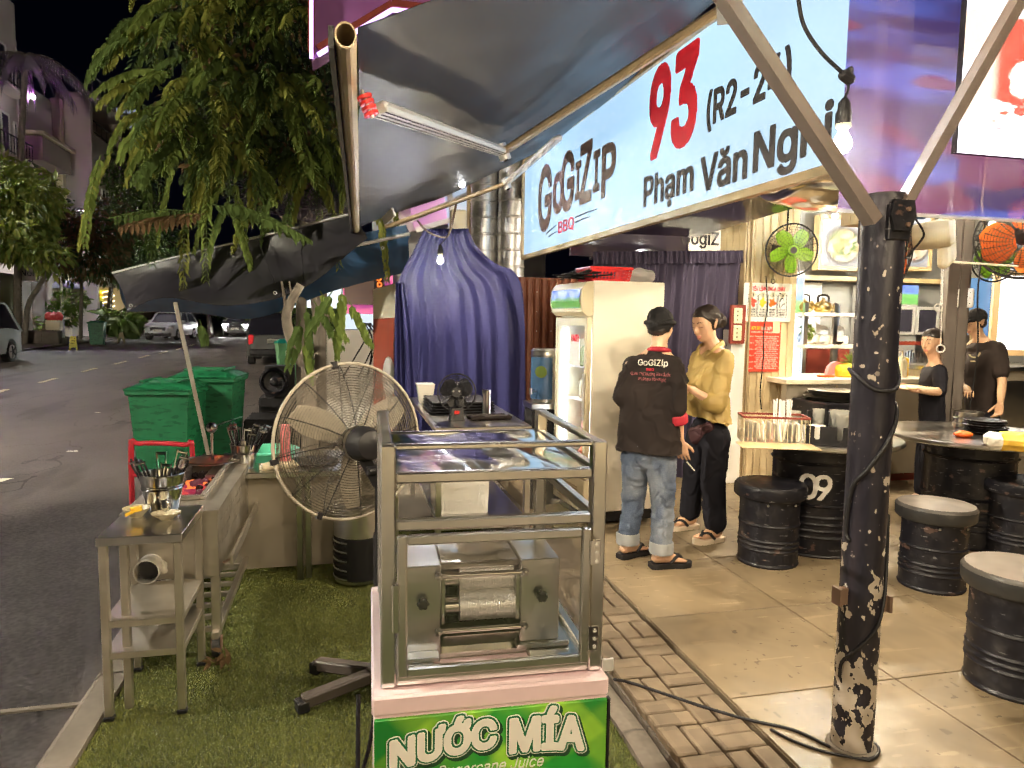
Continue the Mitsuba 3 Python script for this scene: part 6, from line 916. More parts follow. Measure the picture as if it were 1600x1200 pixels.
for x in (-W3 / 2, 0.0, W3 / 2 - .006): part(cdy, 'divider', tb(prism([(a, b) for a, b in sp], .006, (x, 0, 0), RY)), 'black_plastic')
part(cdy, 'back', tb(box(-W3 / 2 + .006, W3 / 2 - .006, D3 / 2 - .006, D3 / 2 - .0005, .001, .199)), 'black_plastic'); part(cdy, 'floor', tb(box(-W3 / 2 + .007, W3 / 2 - .007, -D3 / 2 + .006, D3 / 2 - .007, .001, .006)), 'black_plastic')
fpoly = Polygon([(-W3 / 2 + .006, 0), (W3 / 2 - .006, 0), (W3 / 2 - .006, .119), (-W3 / 2 + .006, .119)]).difference(unary_union([LineString([(s * .065, .05), (s * .065, .2)]).buffer(.016) for s in (-1, 1)])); part(cdy, 'front', tb(prism(fpoly, .006, (0, -D3 / 2 + .006, 0), XZ)), 'black_plastic')
solo('napkin_stack', tb(obox((-.065, -.02, .062), (.10, .10, .11), None, .004)), 'paper', 'stack of paper napkins in the left slot of the black caddy', 'napkins')
for i, (x, y, z) in enumerate(((.04, .05, .03), (.09, .045, .03), (-.06, .055, .03), (.075, -.03, .02), (-.20, .12, .0))):
    for k in range(4): solo('plastic_cup', tb(lathe([(.026, 0), (.036, .11), (.038, .112), (.036, .114), (.024, .004)], (x, y, z + .022 * k + .004), 20)), 'clear_plastic', ('lowest', 'second', 'third', 'topmost')[k] + ' clear cup of the stack ' + ('at the back middle of the black caddy', 'at the back right of the black caddy', 'at the back left of the black caddy', 'in the front right slot of the black caddy', 'on the table left of the black caddy')[i], 'cup', 40, 'stacked plastic cups on the table numbered 09')
# things on the right table
zt = .8615
ps = A((4.406, 4.060, 0.860)); ps[2] = zt
for i in range(6): solo('plate', lathe([(.001, 0), (.09, 0), (.135, .018), (.13, .021), (.088, .005), (.001, .005)], ps + A([g.normal() * .008, g.normal() * .008, .016 * i]), 36), 'black_plastic', ('bottom black plate', 'second black plate from the bottom', 'third black plate from the bottom', 'third black plate from the top', 'second black plate from the top', 'topmost black plate')[i] + ' in the stack on the right table', 'plate', 40, 'stack of black plates')
p = A((4.552, 4.340, 0.860)); p[2] = zt; solo('steel_pot', lathe([(.001, 0), (.095, 0), (.10, .01), (.10, .03), (.104, .035), (.10, .04), (.10, .07), (.104, .075), (.10, .08), (.10, .12), (.096, .12), (.094, .01), (.001, .008)], p, 32), 'steel', 'ribbed shiny steel pot beside the black plates', 'pot', 30)
p = A((4.009, 3.456, 0.860)); p[2] = zt; yb = thing('yellow_bag', 'yellow and white printed food packet on the right table', 'packet'); part(yb, 'bag', wrinkle(obox(p + A([0, 0, .055]), (.26, .16, .11), rotz(-.6), .04).subdivide().subdivide().subdivide(), .02, 12, 5), 'gold_bag', True); part(yb, 'white_end', wrinkle(obox(p + rotz(-.6) @ A([-.12, 0, .055]), (.10, .15, .10), rotz(-.6), .03).subdivide().subdivide().subdivide(), .02, 12, 6), 'paper', True); part(yb, 'print_arc', ring(p + rotz(-.6) @ A([.03, -.093, .055]), .035, .004, rotz(-.6) @ A([0, -1, .1]), 20, 5, -1, 1.2), 'red_wood', True)
for i in range(3): solo('sauce_tray', lathe([(.001, 0), (.06, 0), (.085, .012), (.08, .014), (.055, .004), (.001, .004)], A((4.099, 3.788, 0.860)) * [1, 1, 0] + A([-.06 + .02 * i, -.16 - .02 * i, zt + .012 * i]), 28), 'steel', 'small steel dish stacked in front of the plates', 'dish', 40, 'small steel dishes on the right table')
solo('bread_tray', wrinkle(ball(A((4.127, 3.964, 0.860)) + A([0, 0, .02]), .05, 2, (1.3, 1, .45)), .01, 20), 'orange_plastic', 'small orange snack on a dish next to the steel pot', 'food', True)
# ================================================================ JUICE CART
ct = thing('juice_cart', 'stainless sugarcane juice cart with glass door over a green printed base', 'cart')
CO = A([.081, 1.645, 0]); CR = rotz(math.radians(-2.0)); CW, CD = .552, .64
def cq(m): return tf(m, CR, CO)
def cpt(x, y, z): return CR @ A([x, y, z], float) + CO
zb, zt_, zr_ = .735, 1.258, 1.325
base = part(ct, 'base', cq(box(-.018, CW + .006, -.03, CD + .03, .12, .685, .004)), 'pink_paint'); part(ct, 'top_ledge', cq(box(-.022, CW + .008, -.034, CD + .034, .686, .734, .006)), 'pink_paint')
def _green(p, n, uv):
    x, z = p.x, p.z; r = fbm(x * 3 + z * 5, z * 3 - x * 2, 1.0, 3); s = ss(.5, .75, fbm((x * 1.0 + z * .9) * 9, 2.0, (z - x) * 1.2, 3)); l = ss(.58, .72, fbm((x * .8 - z) * 8, 5.0, (x + z) * 2, 3))
    return mix(mix((.006, .16, .03), (.03, .42, .04), r), (.30, .58, .05), s * .55 + l * .35) * (.75 + .5 * ss(.0, .3, x - .1) * ss(.75, .4, x))
pri('green_print', mikit.proc(_green), .3, clearcoat=.3)
pn_ = part(ct, 'print_panel', cq(box(-.016, CW + .002, -.042, -.031, .13, .682, .002)), 'green_print'); part(ct, 'panel_edge', cq(box(CW + .003, CW + .009, -.044, -.030, .13, .684)), 'black_plastic')
pri('outline_green', (.01, .12, .055), .4); pri('letter_cream', (.80, .78, .72), .4); pri('letter_dark', (.01, .05, .02), .5)
def bubble(s, h, x, z, w, rise, bend_):
    "fat rounded letters with dark outline, rising along x"
    m = meshkit.text_mesh(s, h, .003, True)
    for (mat, dx, dz, y, off) in (('letter_dark', .006, -.008, -.0425, .0100), ('letter_cream', 0, 0, -.0435, .0085), ('outline_green', 0, 0, -.0445, .0058), ('letter_cream', 0, 0, -.0455, .0016)):
        v = m.vertices; tris = m.faces; polys = [Polygon(v[f][:, :2]) for f in tris if abs(v[f][:, 2]).max() < 1e-6]; shp = unary_union([q.buffer(1e-5) for q in polys if q.area > 1e-9])
        from shapely import affinity
        b = shp.bounds; shp = affinity.translate(shp, -b[0], 0); shp = affinity.scale(shp, w / (b[2] - b[0]), 1.0, origin=(0, 0)).buffer(off + .002).simplify(.0006)
        for gpoly in getattr(shp, 'geoms', [shp]):
            mm = trimesh.creation.extrude_polygon(gpoly, .0009, engine='earcut').subdivide(); vv = A(mm.vertices); X = vv[:, 0] + x + dx; Z = vv[:, 1] + z + dz + rise * vv[:, 0] + bend_ * ((vv[:, 0] / w - .5) ** 2)
            part(pn_, 'lettering', cq(TM(np.stack([X, y - vv[:, 2], Z], 1), mm.faces)), mat)
bubble('NƯỚC', .066, .022, .566, .250, .13, -.02); bubble('MÍA', .080, .308, .578, .185, -.06, -.02)
part(pn_, 'lettering', cq(text('Sugarcane Juice', .028, (.26, -.043, .528), XZ, width=.26, depth=.002, shear=.25)), 'letter_cream')
PW = .036
for (x, y, zt2) in ((0, 0, zr_ + .0), (CW - PW, 0, zr_), (0, CD - PW, zr_), (CW - PW, CD - PW, zr_)): part(ct, 'post', cq(box(x, x + PW, y, y + PW, zb, zt2, .004)), 'steel')
RW = .026; e = .0004
def rail(y, z, n='rail', h=RW): part(ct, n, cq(box(PW + e, CW - PW - e, y + .004, y + .004 + RW, z - h, z, .004)), 'steel')
def railx(x, z, n='side_rail', h=RW): part(ct, n, cq(box(x + .004, x + .004 + RW, PW + e, CD - PW - e, z - h, z, .004)), 'steel')
for y in (0, CD - PW): rail(y, zt_); rail(y, zb + RW + .001)
rail(0, zr_, h=.014); rail(0, 1.144); rail(CD - PW, 1.144)
for x in (0, CW - PW): railx(x, zt_); railx(x, zr_ + .0, h=.016); railx(x, zb + RW + .001); railx(x, 1.144)
part(ct, 'tray', cq(grid([[[x, y, zt_ - .004 + .004 * math.sin(9 * x) * math.sin(6 * y) + .002 * math.sin(31 * x + 8 * y)] for x in np.linspace(PW, CW - PW, 40)] for y in np.linspace(.006, CD - .006, 40)], .002)), 'steel_sheet', True)
part(ct, 'inner_deck', cq(box(.004, .132, .036, CD - .036, zb + .001, zb + .012)), 'steel_sheet'); part(ct, 'inner_deck', cq(box(.388, CW - .004, .036, CD - .036, zb + .001, zb + .012)), 'steel_sheet'); part(ct, 'inner_deck', cq(box(.1325, .3875, .135, CD - .036, zb + .001, zb + .012)), 'steel_sheet')
part(ct, 'sink', cq(cat(box(.1325, .1345, .037, .134, zb - .045, zb + .011), box(.3855, .3875, .037, .134, zb - .045, zb + .011), box(.135, .385, .131, .134, zb - .045, zb + .0), box(.135, .385, .037, .131, zb - .045, zb - .043))), 'grill_steel')
# glass and hinged door frame
dx0, dx1, dz0, dz1 = PW + .002, CW - PW - .003, zb + RW + .004, 1.112; fw = .024
d_ = part(ct, 'door', cq(cat(box(dx0, dx0 + fw, -.014, .004, dz0, dz1, .004), box(dx1 - fw, dx1, -.014, .004, dz0, dz1, .004), box(dx0 + fw + e, dx1 - fw - e, -.0138, .0038, dz0, dz0 + fw, .004), box(dx0 + fw + e, dx1 - fw - e, -.0138, .0038, dz1 - fw, dz1, .004))), 'steel')
part(d_, 'pane', cq(box(dx0 + fw, dx1 - fw, -.007, -.004, dz0 + fw, dz1 - fw)), 'glass'); part(d_, 'grip', cq(box(dx0 - .012, dx0 + .006, -.022, -.0145, .88, 1.0, .003)), 'chrome')
for z in (.80, 1.02):
    h_ = part(d_, 'hinge', cq(box(dx1 - .006, dx1 + .020, -.0205, -.0145, z, z + .062, .001)), 'chrome')
    part(h_, 'screw', cq(cat([cyl((dx1 + .010, -.023, z + q), (dx1 + .010, -.0206, z + q), .005, n=10) for q in (.01, .031, .052)])), 'alu', kind='stuff')
for x, n in ((.005, 'side_pane'), (CW - .008, 'side_pane')): part(ct, n, cq(box(x, x + .003, PW, CD - PW, zb + .03, 1.115)), 'glass')
part(ct, 'back_pane', cq(box(PW, CW - PW, CD - .03, CD - .027, zb + .03, 1.115)), 'glass')
part(ct, 'cable_lug', cq(cat(box(CW + .001, CW + .032, .0, .006, zb - .004, zb + .03, .002))), 'alu')
# the press: left and right blocks, rollers, top cover
ps = part(ct, 'press_block', cq(box(.060, .156, .13, .40, zb + .013, .986, .003)), 'steel'); pr2 = part(ct, 'press_block', cq(box(.366, .472, .13, .40, zb + .03, .990, .003)), 'steel'); part(ct, 'press_foot', cq(box(.356, .50, .12, .41, zb + .013, zb + .029, .003)), 'steel'); part(ct, 'press_foot', cq(box(.03, .150, .09, .129, zb + .013, zb + .026, .002)), 'steel')
part(ct, 'press_cover', cq(box(.157, .365, .155, .40, .965, .984, .003)), 'steel_sheet'); part(ct, 'press_back', cq(box(.157, .365, .36, .38, zb + .013, .964)), 'black_drum')
rl = []
for (y, z, r) in ((.185, .932, .036), (.170, .862, .041)):
    k = part(ct, 'roller', cq(cyl((.206, y, z), (.354, y, z), r, n=40)), 'alu', 40); part(k, 'axle', cq(cyl((.1565, y, z), (.3655, y, z), r * .62, n=24)), 'chrome', 40)
    part(k, 'knurl', cq(cat([ring((x, y, z), r + .0003, .0011, (1, 0, 0), 30, 4) for x in np.linspace(.208, .352, 34)])), 'alu', kind='stuff')
for z in (.962, .815): k = part(ct, 'guide_bar', cq(cyl((.150, .118, z), (.372, .118, z), .007, n=12)), 'chrome', 40); part(k, 'nut', cq(cat([ball((x, .116, z), .011, 2) for x in (.149, .374)])), 'chrome', True)
part(ct, 'side_plate', cq(box(.157, .168, .135, .22, .825, .955, .002)), 'chrome'); part(ct, 'side_plate', cq(box(.354, .365, .135, .22, .825, .955, .002)), 'chrome'); part(ct, 'chute', cq(obox((.262, .150, .772), (.20, .075, .003), rotx(-.75))), 'steel'); part(ct, 'drip_panel', cq(box(.158, .364, .225, .228, .79, .90)), 'black_drum')
for blk, x in ((ps, .108), (pr2, .420)):
    part(blk, 'knob', cq(cat(cyl((x, .105, .895), (x, .13, .895), .010, n=12), *[ball((x + .010 * math.cos(a), .108, .895 + .010 * math.sin(a)), .0065, 1) for a in np.linspace(0, 5.24, 6)], cyl((x, .098, .895), (x, .115, .895), .0115, n=6))), 'black_plastic')
for x, y in ((.03, .04), (.03, CD - .08), (CW - .05, .04), (CW - .05, CD - .08)):
    k = part(ct, 'caster', cq(cyl((x - .014, y, .055), (x + .014, y, .055), .055, n=20)), 'rubber', 30); part(k, 'fork', cq(box(x - .022, x + .022, y - .02, y + .02, .08, .12)), 'alu')
part(ct, 'power_cord', tube([(.03, 1.70, .70), (.02, 1.62, .35), (-.01, 1.72, .01), (-.06, 1.85, .012), (-.10, 1.95, .012), (-.08, 2.05, .012), (-.03, 2.0, .012)], .0055, 8, 6), 'black_matte', True)
part(ct, 'power_cord', tube([cpt(.0, .25, .70), cpt(-.03, .3, .4), (-.005, 2.25, .015), (-.07, 2.05, .012), (-.12, 1.8, .012)], .006, 8, 6), 'black_matte', True)
# ================================================================ PEDESTAL FAN
pf = thing('pedestal_fan', 'large industrial pedestal fan with tan wire cage and three blades', 'fan'); F = frame_to((.42, -.90, .06)); c = A((0.026, 3.160, 1.076)); R = .342
blades(pf, c, F, R, 3, 'fan_tan', .30, .5, 2.55); part(pf, 'hub', cyl(c - F[:, 2] * .03, c + F[:, 2] * .04, .05, n=24), 'steel', 40)
segs = []; dep = .13
for s in (1, -1):
    for q in np.linspace(.055, R - .006, 26): segs.append(ring(c + F[:, 2] * (s * dep * .5 * (1 - (q / R) ** 2.2)), q, .0020, F[:, 2], 56, 4))
part(pf, 'cage', cat(segs), 'cage_wire', kind='stuff')
for k in range(12):
    a = 2 * math.pi * k / 12
    for s in (1, -1): part(pf, 'cage_spoke', tube([c + (F[:, 0] * math.cos(a + .12 * q / R) + F[:, 1] * math.sin(a + .12 * q / R)) * q + F[:, 2] * (s * dep * .5 * (1 - (q / R) ** 2.2) + .003 * s) for q in np.linspace(.05, R, 10)], .0022, 5), 'black_plastic')
part(pf, 'rim', ring(c, R, .0075, F[:, 2], 72, 8), 'fan_tan', True)
for a in (1.75, 3.3, 4.25, 5.1): part(pf, 'clip', obox(c + (F[:, 0] * math.cos(a) + F[:, 1] * math.sin(a)) * R, (.03, .022, .02), F @ rotz(a)), 'black_plastic')
m0 = c + F[:, 2] * .055; m1 = c + F[:, 2] * .21
part(pf, 'motor', lathe([(.001, 0), (.05, .0), (.072, .02), (.075, .06), (.075, .10), (.06, .15), (.03, .165), (.001, .165)], m0, 28, F[:, 2]), 'black_plastic', 40); part(pf, 'motor_band', lathe([(.0765, .035), (.0775, .04), (.0775, .055), (.0765, .06)], m0, 28, F[:, 2]), 'chrome', True)
px_, py_ = .145, 3.02; part(pf, 'yoke', beam(m0 + F[:, 2] * .09 + A([0, 0, -.06]), A([px_, py_, c[2] - .16]), .045, .05), 'black_plastic'); part(pf, 'knob', cyl(A([px_ - .05, py_ - .03, c[2] - .1]), A([px_ + .01, py_, c[2] - .1]), .02, n=10), 'black_plastic')
part(pf, 'pole', cyl((px_, py_, .05), (px_, py_, c[2] - .12), .019), 'black_plastic', 30); part(pf, 'pole', cyl((px_, py_, .05), (px_, py_, .7), .026), 'black_plastic', 30)
for a in (math.radians(200), math.radians(143), math.radians(20), math.radians(-37)):
    e_ = A([px_ + .34 * math.cos(a), py_ + .34 * math.sin(a), .03]); m = prism([(-.030, 0), (.030, 0), (.026, .045), (-.026, .045)], .30); L_ = frame_to(e_ * [1, 1, 0] - A([px_, py_, 0]))
    part(pf, 'base_leg', beam((px_ + .03 * math.cos(a), py_ + .03 * math.sin(a), .075), e_ + A([0, 0, .012]), .058, .052, .008), 'base_brown'); part(pf, 'foot', obox(e_ + A([0, 0, -.002]), (.05, .062, .05), rotz(a), .006), 'black_plastic')
part(pf, 'hub_plate', cyl((px_, py_, .05), (px_, py_, .11), .055, n=20), 'base_brown', 30)
# ================================================================ SIDE TABLE
st = thing('side_table', 'narrow steel side table with two lower shelves on the turf', 'table')
qx0, qx1, qy0, qy1, zt = -.935, -.635, 2.985, 3.425, .752; LW = .030
for x, y in ((qx0, qy0), (qx1 - LW, qy0), (qx0, qy1 - LW), (qx1 - LW, qy1 - LW)):
    l = part(st, 'leg', box(x, x + LW, y, y + LW, .018, zt - .035, .003), 'grill_steel'); part(l, 'foot', box(x - .004, x + LW + .004, y - .004, y + LW + .004, .0, .0179, .003), 'black_plastic')
part(st, 'tabletop', box(qx0 - .006, qx1 + .006, qy0 - .006, qy1 + .006, zt - .034, zt, .003), 'steel'); 
part(st, 'crossbar', box(qx0 + .06, qx0 + .09, qy0 + .05, qy0 + .08, .018, zt - .036, .003), 'grill_steel')
for z in (.28, .41): part(st, 'shelf', box(qx0 + .002, qx1 - .002, qy0 + .004, qy1 - .004, z - .028, z, .002), 'grill_steel')
zt += .0005
def bucket(c, s, label):
    b = thing('steel_bucket', label, 'bucket', 'steel utensil buckets'); c = A(c); prof = [(.001, 0), (.062, 0), (.066, .01), (.082, .10), (.087, .102), (.083, .108), (.087, .114), (.084, .118), (.092, .162), (.096, .166), (.093, .17), (.090, .165), (.064, .012), (.001, .010)]
    part(b, 'shell', lathe([(r * s, z * s) for r, z in prof], c, 40), 'chrome', 40); return c
def tongs(c, d, L, mat, label, grp, loop=False):
    t = thing('tongs', label, 'tongs', grp); c, d = A(c), A(d); d /= np.linalg.norm(d); s = np.cross(d, [0, .8, .6]); s /= np.linalg.norm(s)
    for k in (-1, 1):
        if loop: part(t, 'arm', tube([c + s * .006 * k, c + d * L * .5 + s * .012 * k, c + d * L * .85 + s * .019 * k, c + d * L + s * .008 * k], .005, 7, 5), mat, True)
        else: part(t, 'arm', beam(c + s * .004 * k, c + d * L * .96 + s * .02 * k, .022, .004, up=s), mat)
    part(t, 'hinge', cyl(c + d * L * .93 - s * .022, c + d * L * .93 + s * .022, .006), 'chrome')
b1 = bucket(A((-0.785, 3.339, 0.752)) + [0, .03, .0008], 1.0, 'shiny steel bucket holding tongs and scissors on the side table')
for i, (dx, dy, L, m, lp) in enumerate(((-.55, .0, .235, 'black_plastic', True), (-.42, -.12, .225, 'black_plastic', True), (-.02, .06, .25, 'chrome', False), (.35, .1, .26, 'chrome', False), (.45, -.02, .24, 'black_plastic', True), (.12, -.1, .2, 'chrome', False))): tongs(b1 + A([.04 * np.sign(dx) * abs(dx), .02 * dy, .02]), (dx * .8, dy, 1), L, m, ('leftmost black tongs', 'second black tongs from the left', 'middle flat steel tongs', 'steel tongs leaning right', 'black tongs leaning farthest right', 'short steel tongs behind the middle')[i] + ' in the bucket on the side table', 'utensils in the side table bucket', lp)
bw = solo('bowl', lathe([(.001, .0), (.025, .0), (.028, .006), (.052, .034), (.055, .04), (.052, .04), (.026, .012), (.001, .010)], A((-0.868, 3.272, 0.752)) + [0, 0, .0008], 32), 'cream', 'cream bowl with a yellow handled brush on the side table', 'bowl', 40)
solo('brush', cat(beam(A((-0.881, 3.158, 0.790)), A((-0.847, 3.215, 0.800)), .006, .012), beam(A((-0.872, 3.199, 0.800)), A((-0.832, 3.214, 0.805)), .02, .02)), 'yellow', 'small yellow brush resting on the cream bowl', 'brush')
bw = thing('bowl', 'shallow cream bowl standing at the right corner of the side table', 'bowl'); p = A((-0.737, 3.208, 0.752)) + [0, 0, .0008]; part(bw, 'dish', lathe([(.001, .0), (.025, .0), (.03, .006), (.056, .022), (.06, .03), (.057, .03), (.03, .012), (.001, .011)], p, 32, squash=.8), 'cream', 40); solo('spoon', cat(ball(p + A([.0, .0, .06]), .026, 2, (.8, .3, 1)), cyl(p + A([0, 0, .03]), p + A([-.03, -.0, .10]), .004)), 'steel', 'small spoon standing in the shallow cream bowl', 'spoon', True)
# ================================================================ GRILL
gr = thing('charcoal_grill', 'long battered steel charcoal grill on a wheeled stand', 'grill'); gx0, gx1, gy0, gy1 = -.985, -.575, 3.46, 4.80; g0, g1 = .40, .705
part(gr, 'front_panel', box(gx0, gx1, gy0, gy0 + .012, g0, g1, .002), 'grill_steel'); part(gr, 'back_panel', box(gx0, gx1, gy1 - .012, gy1, g0, g1, .002), 'grill_steel'); part(gr, 'left_panel', box(gx0, gx0 + .012, gy0 + .0125, gy1 - .0125, g0, g1), 'grill_steel')
side = Polygon([(gy0 + .0125, g0), (gy1 - .0125, g0), (gy1 - .0125, g1), (gy0 + .0125, g1)]); holes = [Point(gy0 + .12 + .075 * i, z).buffer(.011) for i in range(15) for z in (.53, .585, .64)]
part(gr, 'side_panel', prism(side.difference(unary_union(holes)), .010, (gx1 - .010, 0, 0), RY), 'grill_steel'); part(gr, 'floor_panel', box(gx0 + .012, gx1 - .012, gy0 + .013, gy1 - .013, .48, .49), 'ash')
ix0, ix1, iy0, iy1 = gx0 + .07, gx1 - .105, gy0 + .22, gy1 - .12
part(gr, 'top_plate', cat(box(gx0 - .004, ix0, gy0 - .004, gy1 + .004, g1 + .0005, g1 + .012), box(ix1, gx1 + .004, gy0 - .004, gy1 + .004, g1 + .0005, g1 + .012), box(ix0 + e, ix1 - e, gy0 - .004, iy0, g1 + .0006, g1 + .0119), box(ix0 + e, ix1 - e, iy1, gy1 + .004, g1 + .0006, g1 + .0119)), 'grill_steel')
part(gr, 'fire_rim', cat(box(ix0 - .014, ix0 + .012, iy0 - .014, iy1 + .014, g1 + .0125, g1 + .035, .003), box(ix1 - .012, ix1 + .014, iy0 - .014, iy1 + .014, g1 + .0125, g1 + .035, .003), box(ix0 + .0125, ix1 - .0125, iy0 - .0138, iy0 + .012, g1 + .0126, g1 + .0348, .003), box(ix0 + .0125, ix1 - .0125, iy1 - .012, iy1 + .0138, g1 + .0126, g1 + .0348, .003)), 'grill_steel')
part(gr, 'fire_wall', cat(box(ix0 - .003, ix0 - .0005, iy0, iy1, .55, g1), box(ix1 + .0005, ix1 + .003, iy0, iy1, .55, g1)), 'ash')
g = np.random.default_rng(21)
pri('char', (.03, .02, .022), .8)
_emb = ((.55, .05, .05), (1.2, .22, .05), (.30, .02, .05), (.10, .02, .03))
for i in range(110):
    x, y = g.uniform(ix0 + .02, ix1 - .02), g.uniform(iy0 + .02, iy1 - .02); hot = y < iy0 + .75 and g.uniform() < .75 and x > ix0 + .03
    m = wrinkle(obox((x, y, .615 + .035 * g.uniform()), (.05 * g.uniform(.7, 1.5), .03 * g.uniform(.7, 1.5), .028), trimesh.transformations.random_rotation_matrix(g.uniform(size=3))[:3, :3], .008).subdivide(), .006, 40, i)
    if hot: part(gr, 'ember', m, 'char', emit=_emb[i % 4], w=.02)
    else: part(gr, 'charcoal', m, 'char')
for x in (gx0 + .002, gx1 - .042):
    for y in (gy0 + .02, gy1 - .06): part(gr, 'leg', box(x, x + .04, y, y + .04, .10, g0 - .0005, .003), 'grill_steel')
for x in (gx0 + .005, gx1 - .037): part(gr, 'bottom_rail', box(x, x + .032, gy0 - .02, gy1 + .1, .10, .135, .003), 'grill_steel')
for i in range(9): part(gr, 'rung', box(gx0 + .04, gx1 - .04, gy0 + .06 + .15 * i, gy0 + .085 + .15 * i, .105, .128, .002), 'grill_steel')
for x in (gx0 + .02, gx1 - .02):
    for y in (gy0 + .02, gy1 + .06): k = part(gr, 'wheel', cyl((x - .016, y, .05), (x + .016, y, .05), .05, n=20), 'rubber', 30); part(k, 'fork', cat(box(x - .024, x - .018, y - .02, y + .02, .04, .10), box(x + .018, x + .024, y - .02, y + .02, .04, .10)), 'rust')
part(gr, 'side_handle', beam((gx1 + .05, gy0 + .05, .455), (gx1 + .05, gy1 - .02, .455), .012, .05), 'grill_steel'); part(gr, 'handle_stay', cat([beam((gx1 + .002, y, .43), (gx1 + .045, y, .45), .01, .01) for y in (gy0 + .1, gy1 - .1)]), 'rust')
pipe = part(gr, 'air_pipe', lathe([(.05, .0), (.055, 0), (.055, .09), (.05, .09)], (gx0 + .12, gy0 - .088, .47), 28, (0, 1, 0)), 'alu', 30); part(pipe, 'mouth', cyl((gx0 + .12, gy0 - .04, .47), (gx0 + .12, gy0 - .035, .47), .05, n=28), 'black_plastic')
part(gr, 'knotted_rag', wrinkle(ball((gx0 + .18, gy0 - .03, .47), .018, 2, (1, .8, 1.8)), .01, 60), 'paper', True)
cr_ = thing('grill_lifter', 'round wire grill rack with ball-topped lifting rod', 'grill rack'); p = A([(ix0 + ix1) / 2 + .02, iy1 - .13, g1 + .037]); R_ = .155
part(cr_, 'rim', ring(p, R_, .006, (0, 0, 1), 40, 6), 'chrome', True); seg = []
for q in np.linspace(-.9, .9, 19): w_ = R_ * math.sqrt(1 - q * q); seg += [cyl(p + A([q * R_, -w_, 0]), p + A([q * R_, w_, 0]), .0018, n=5), cyl(p + A([-w_, q * R_, .002]), p + A([w_, q * R_, .002]), .0018, n=5)]
part(cr_, 'wires', cat(seg), 'chrome', kind='stuff'); part(cr_, 'rod', cyl(p, p + A([.0, 0, .19]), .009), 'chrome', 40); part(cr_, 'ball', ball(p + A([0, 0, .20]), .033, 3), 'chrome', True); part(cr_, 'hook', tube([p + A([0.02, 0, .21]), p + A([.16, .1, .25])], .004, 6), 'chrome')
rc = thing('push_cart', 'red tubular push cart handle standing behind the grill', 'cart'); c0, c1 = A((-1.380, 5.123, 0.450)), A((-0.984, 5.031, 0.477)); hz = A((-1.357, 5.146, 0.758))[2]
part(rc, 'handle', tube([(c0[0], c0[1], -.1), (c0[0], c0[1], hz - .05), (c0[0] + .05, c0[1], hz), (c1[0] - .05, c1[1], hz), (c1[0], c1[1], hz - .05), (c1[0], c1[1], -.1)], .017, 10, 6), 'red_paint', True); part(rc, 'crossbar', cyl((c0[0], c0[1], hz - .21), (c1[0], c1[1], hz - .21), .013), 'red_paint', 30); part(rc, 'platform', box(c0[0] - .05, c1[0] + .05, c0[1], c0[1] + .7, -.02, .0), 'red_paint')
# ================================================================ PREP TABLE BEHIND THE GRILL
pt = thing('prep_table', 'grey steel prep table with closed sides behind the grill', 'table'); tx0, tx1, ty0, ty1, tz = -.80, .36, 4.42, 5.12, .68
part(pt, 'tabletop', box(tx0, tx1, ty0, ty1, tz - .035, tz, .004), 'steel'); part(pt, 'front_panel', box(tx0 + .03, .0, ty0 + .10, ty0 + .108, .06, tz - .036), 'counter_steel'); part(pt, 'back_panel', box(tx0 + .03, tx1 - .03, ty1 - .05, ty1 - .042, .06, tz - .036), 'counter_steel')
for x in (tx0 + .02, -.285, -.235, tx1 - .06):
    for y in (ty0 + .03, ty1 - .038): part(pt, 'leg', box(x, x + .034, y - (.0 if x > -.26 or x < -.5 else .02), y + .034, .0, tz - .0355, .003), 'steel')
solo('wash_basin', lathe([(.001, 0), (.17, 0), (.20, .05), (.215, .055), (.21, .062), (.195, .055), (.165, .008), (.001, .008)], (-.50, 4.88, tz + .001), 44), 'mint', 'wide mint green plastic basin on the prep table', 'basin', 40)
b2 = bucket((-.60, 4.60, tz + .001), .9, 'steel bucket of black handled scissors on the prep table'); g = np.random.default_rng(33)
for i in range(12): a = g.uniform(0, 6.28); tongs(b2 + A([.03 * math.cos(a), .03 * math.sin(a), .03]), (.35 * math.cos(a) + .15, .35 * math.sin(a), 1), g.uniform(.22, .28), 'black_plastic' if i % 3 else 'chrome', ('black handled' if i % 3 else 'all-steel') + ' utensil standing in the prep table bucket', 'utensils in the prep table bucket', i % 2 == 0)
pb = thing('pink_torch', 'pink plastic bottle standing by the big fan on the prep table', 'bottle'); p = (-.36, 4.62, tz + .03); part(pb, 'body', lathe([(.001, 0), (.034, 0), (.033, .12), (.030, .13), (.032, .14), (.030, .20), (.033, .21), (.033, .23), (.001, .232)], p, 24), 'pink', 40); part(pb, 'trigger', obox((-.335, 4.60, tz + .22), (.016, .03, .03), None, .005), 'pink')
solo('rag', wrinkle(obox((-.40, 4.56, tz + .018), (.22, .14, .034), rotz(.3), .012).subdivide().subdivide().subdivide(), .018, 14, 7), 'cream', 'crumpled cream rag under the pink bottle', 'cloth', True)
solo('griddle_plate', lathe([(.001, 0), (.15, 0), (.165, .01), (.16, .014), (.001, .01)], (-.20, 4.70, tz + .001), 36), 'black_drum', 'dark round griddle plate behind the fan cage', 'plate', 40)
solo('wire_rack', cat([ring((.10, 4.75, tz + .012), r_, .003, (0, 0, 1), 30, 5) for r_ in np.linspace(.03, .14, 6)] + [cyl((.10 - .14 * math.cos(a), 4.75 - .14 * math.sin(a), tz + .012), (.10 + .14 * math.cos(a), 4.75 + .14 * math.sin(a), tz + .012), .002, n=5) for a in np.linspace(0, 2.6, 7)]), 'chrome', 'round wire rack lying on the prep table behind the fan', 'rack')
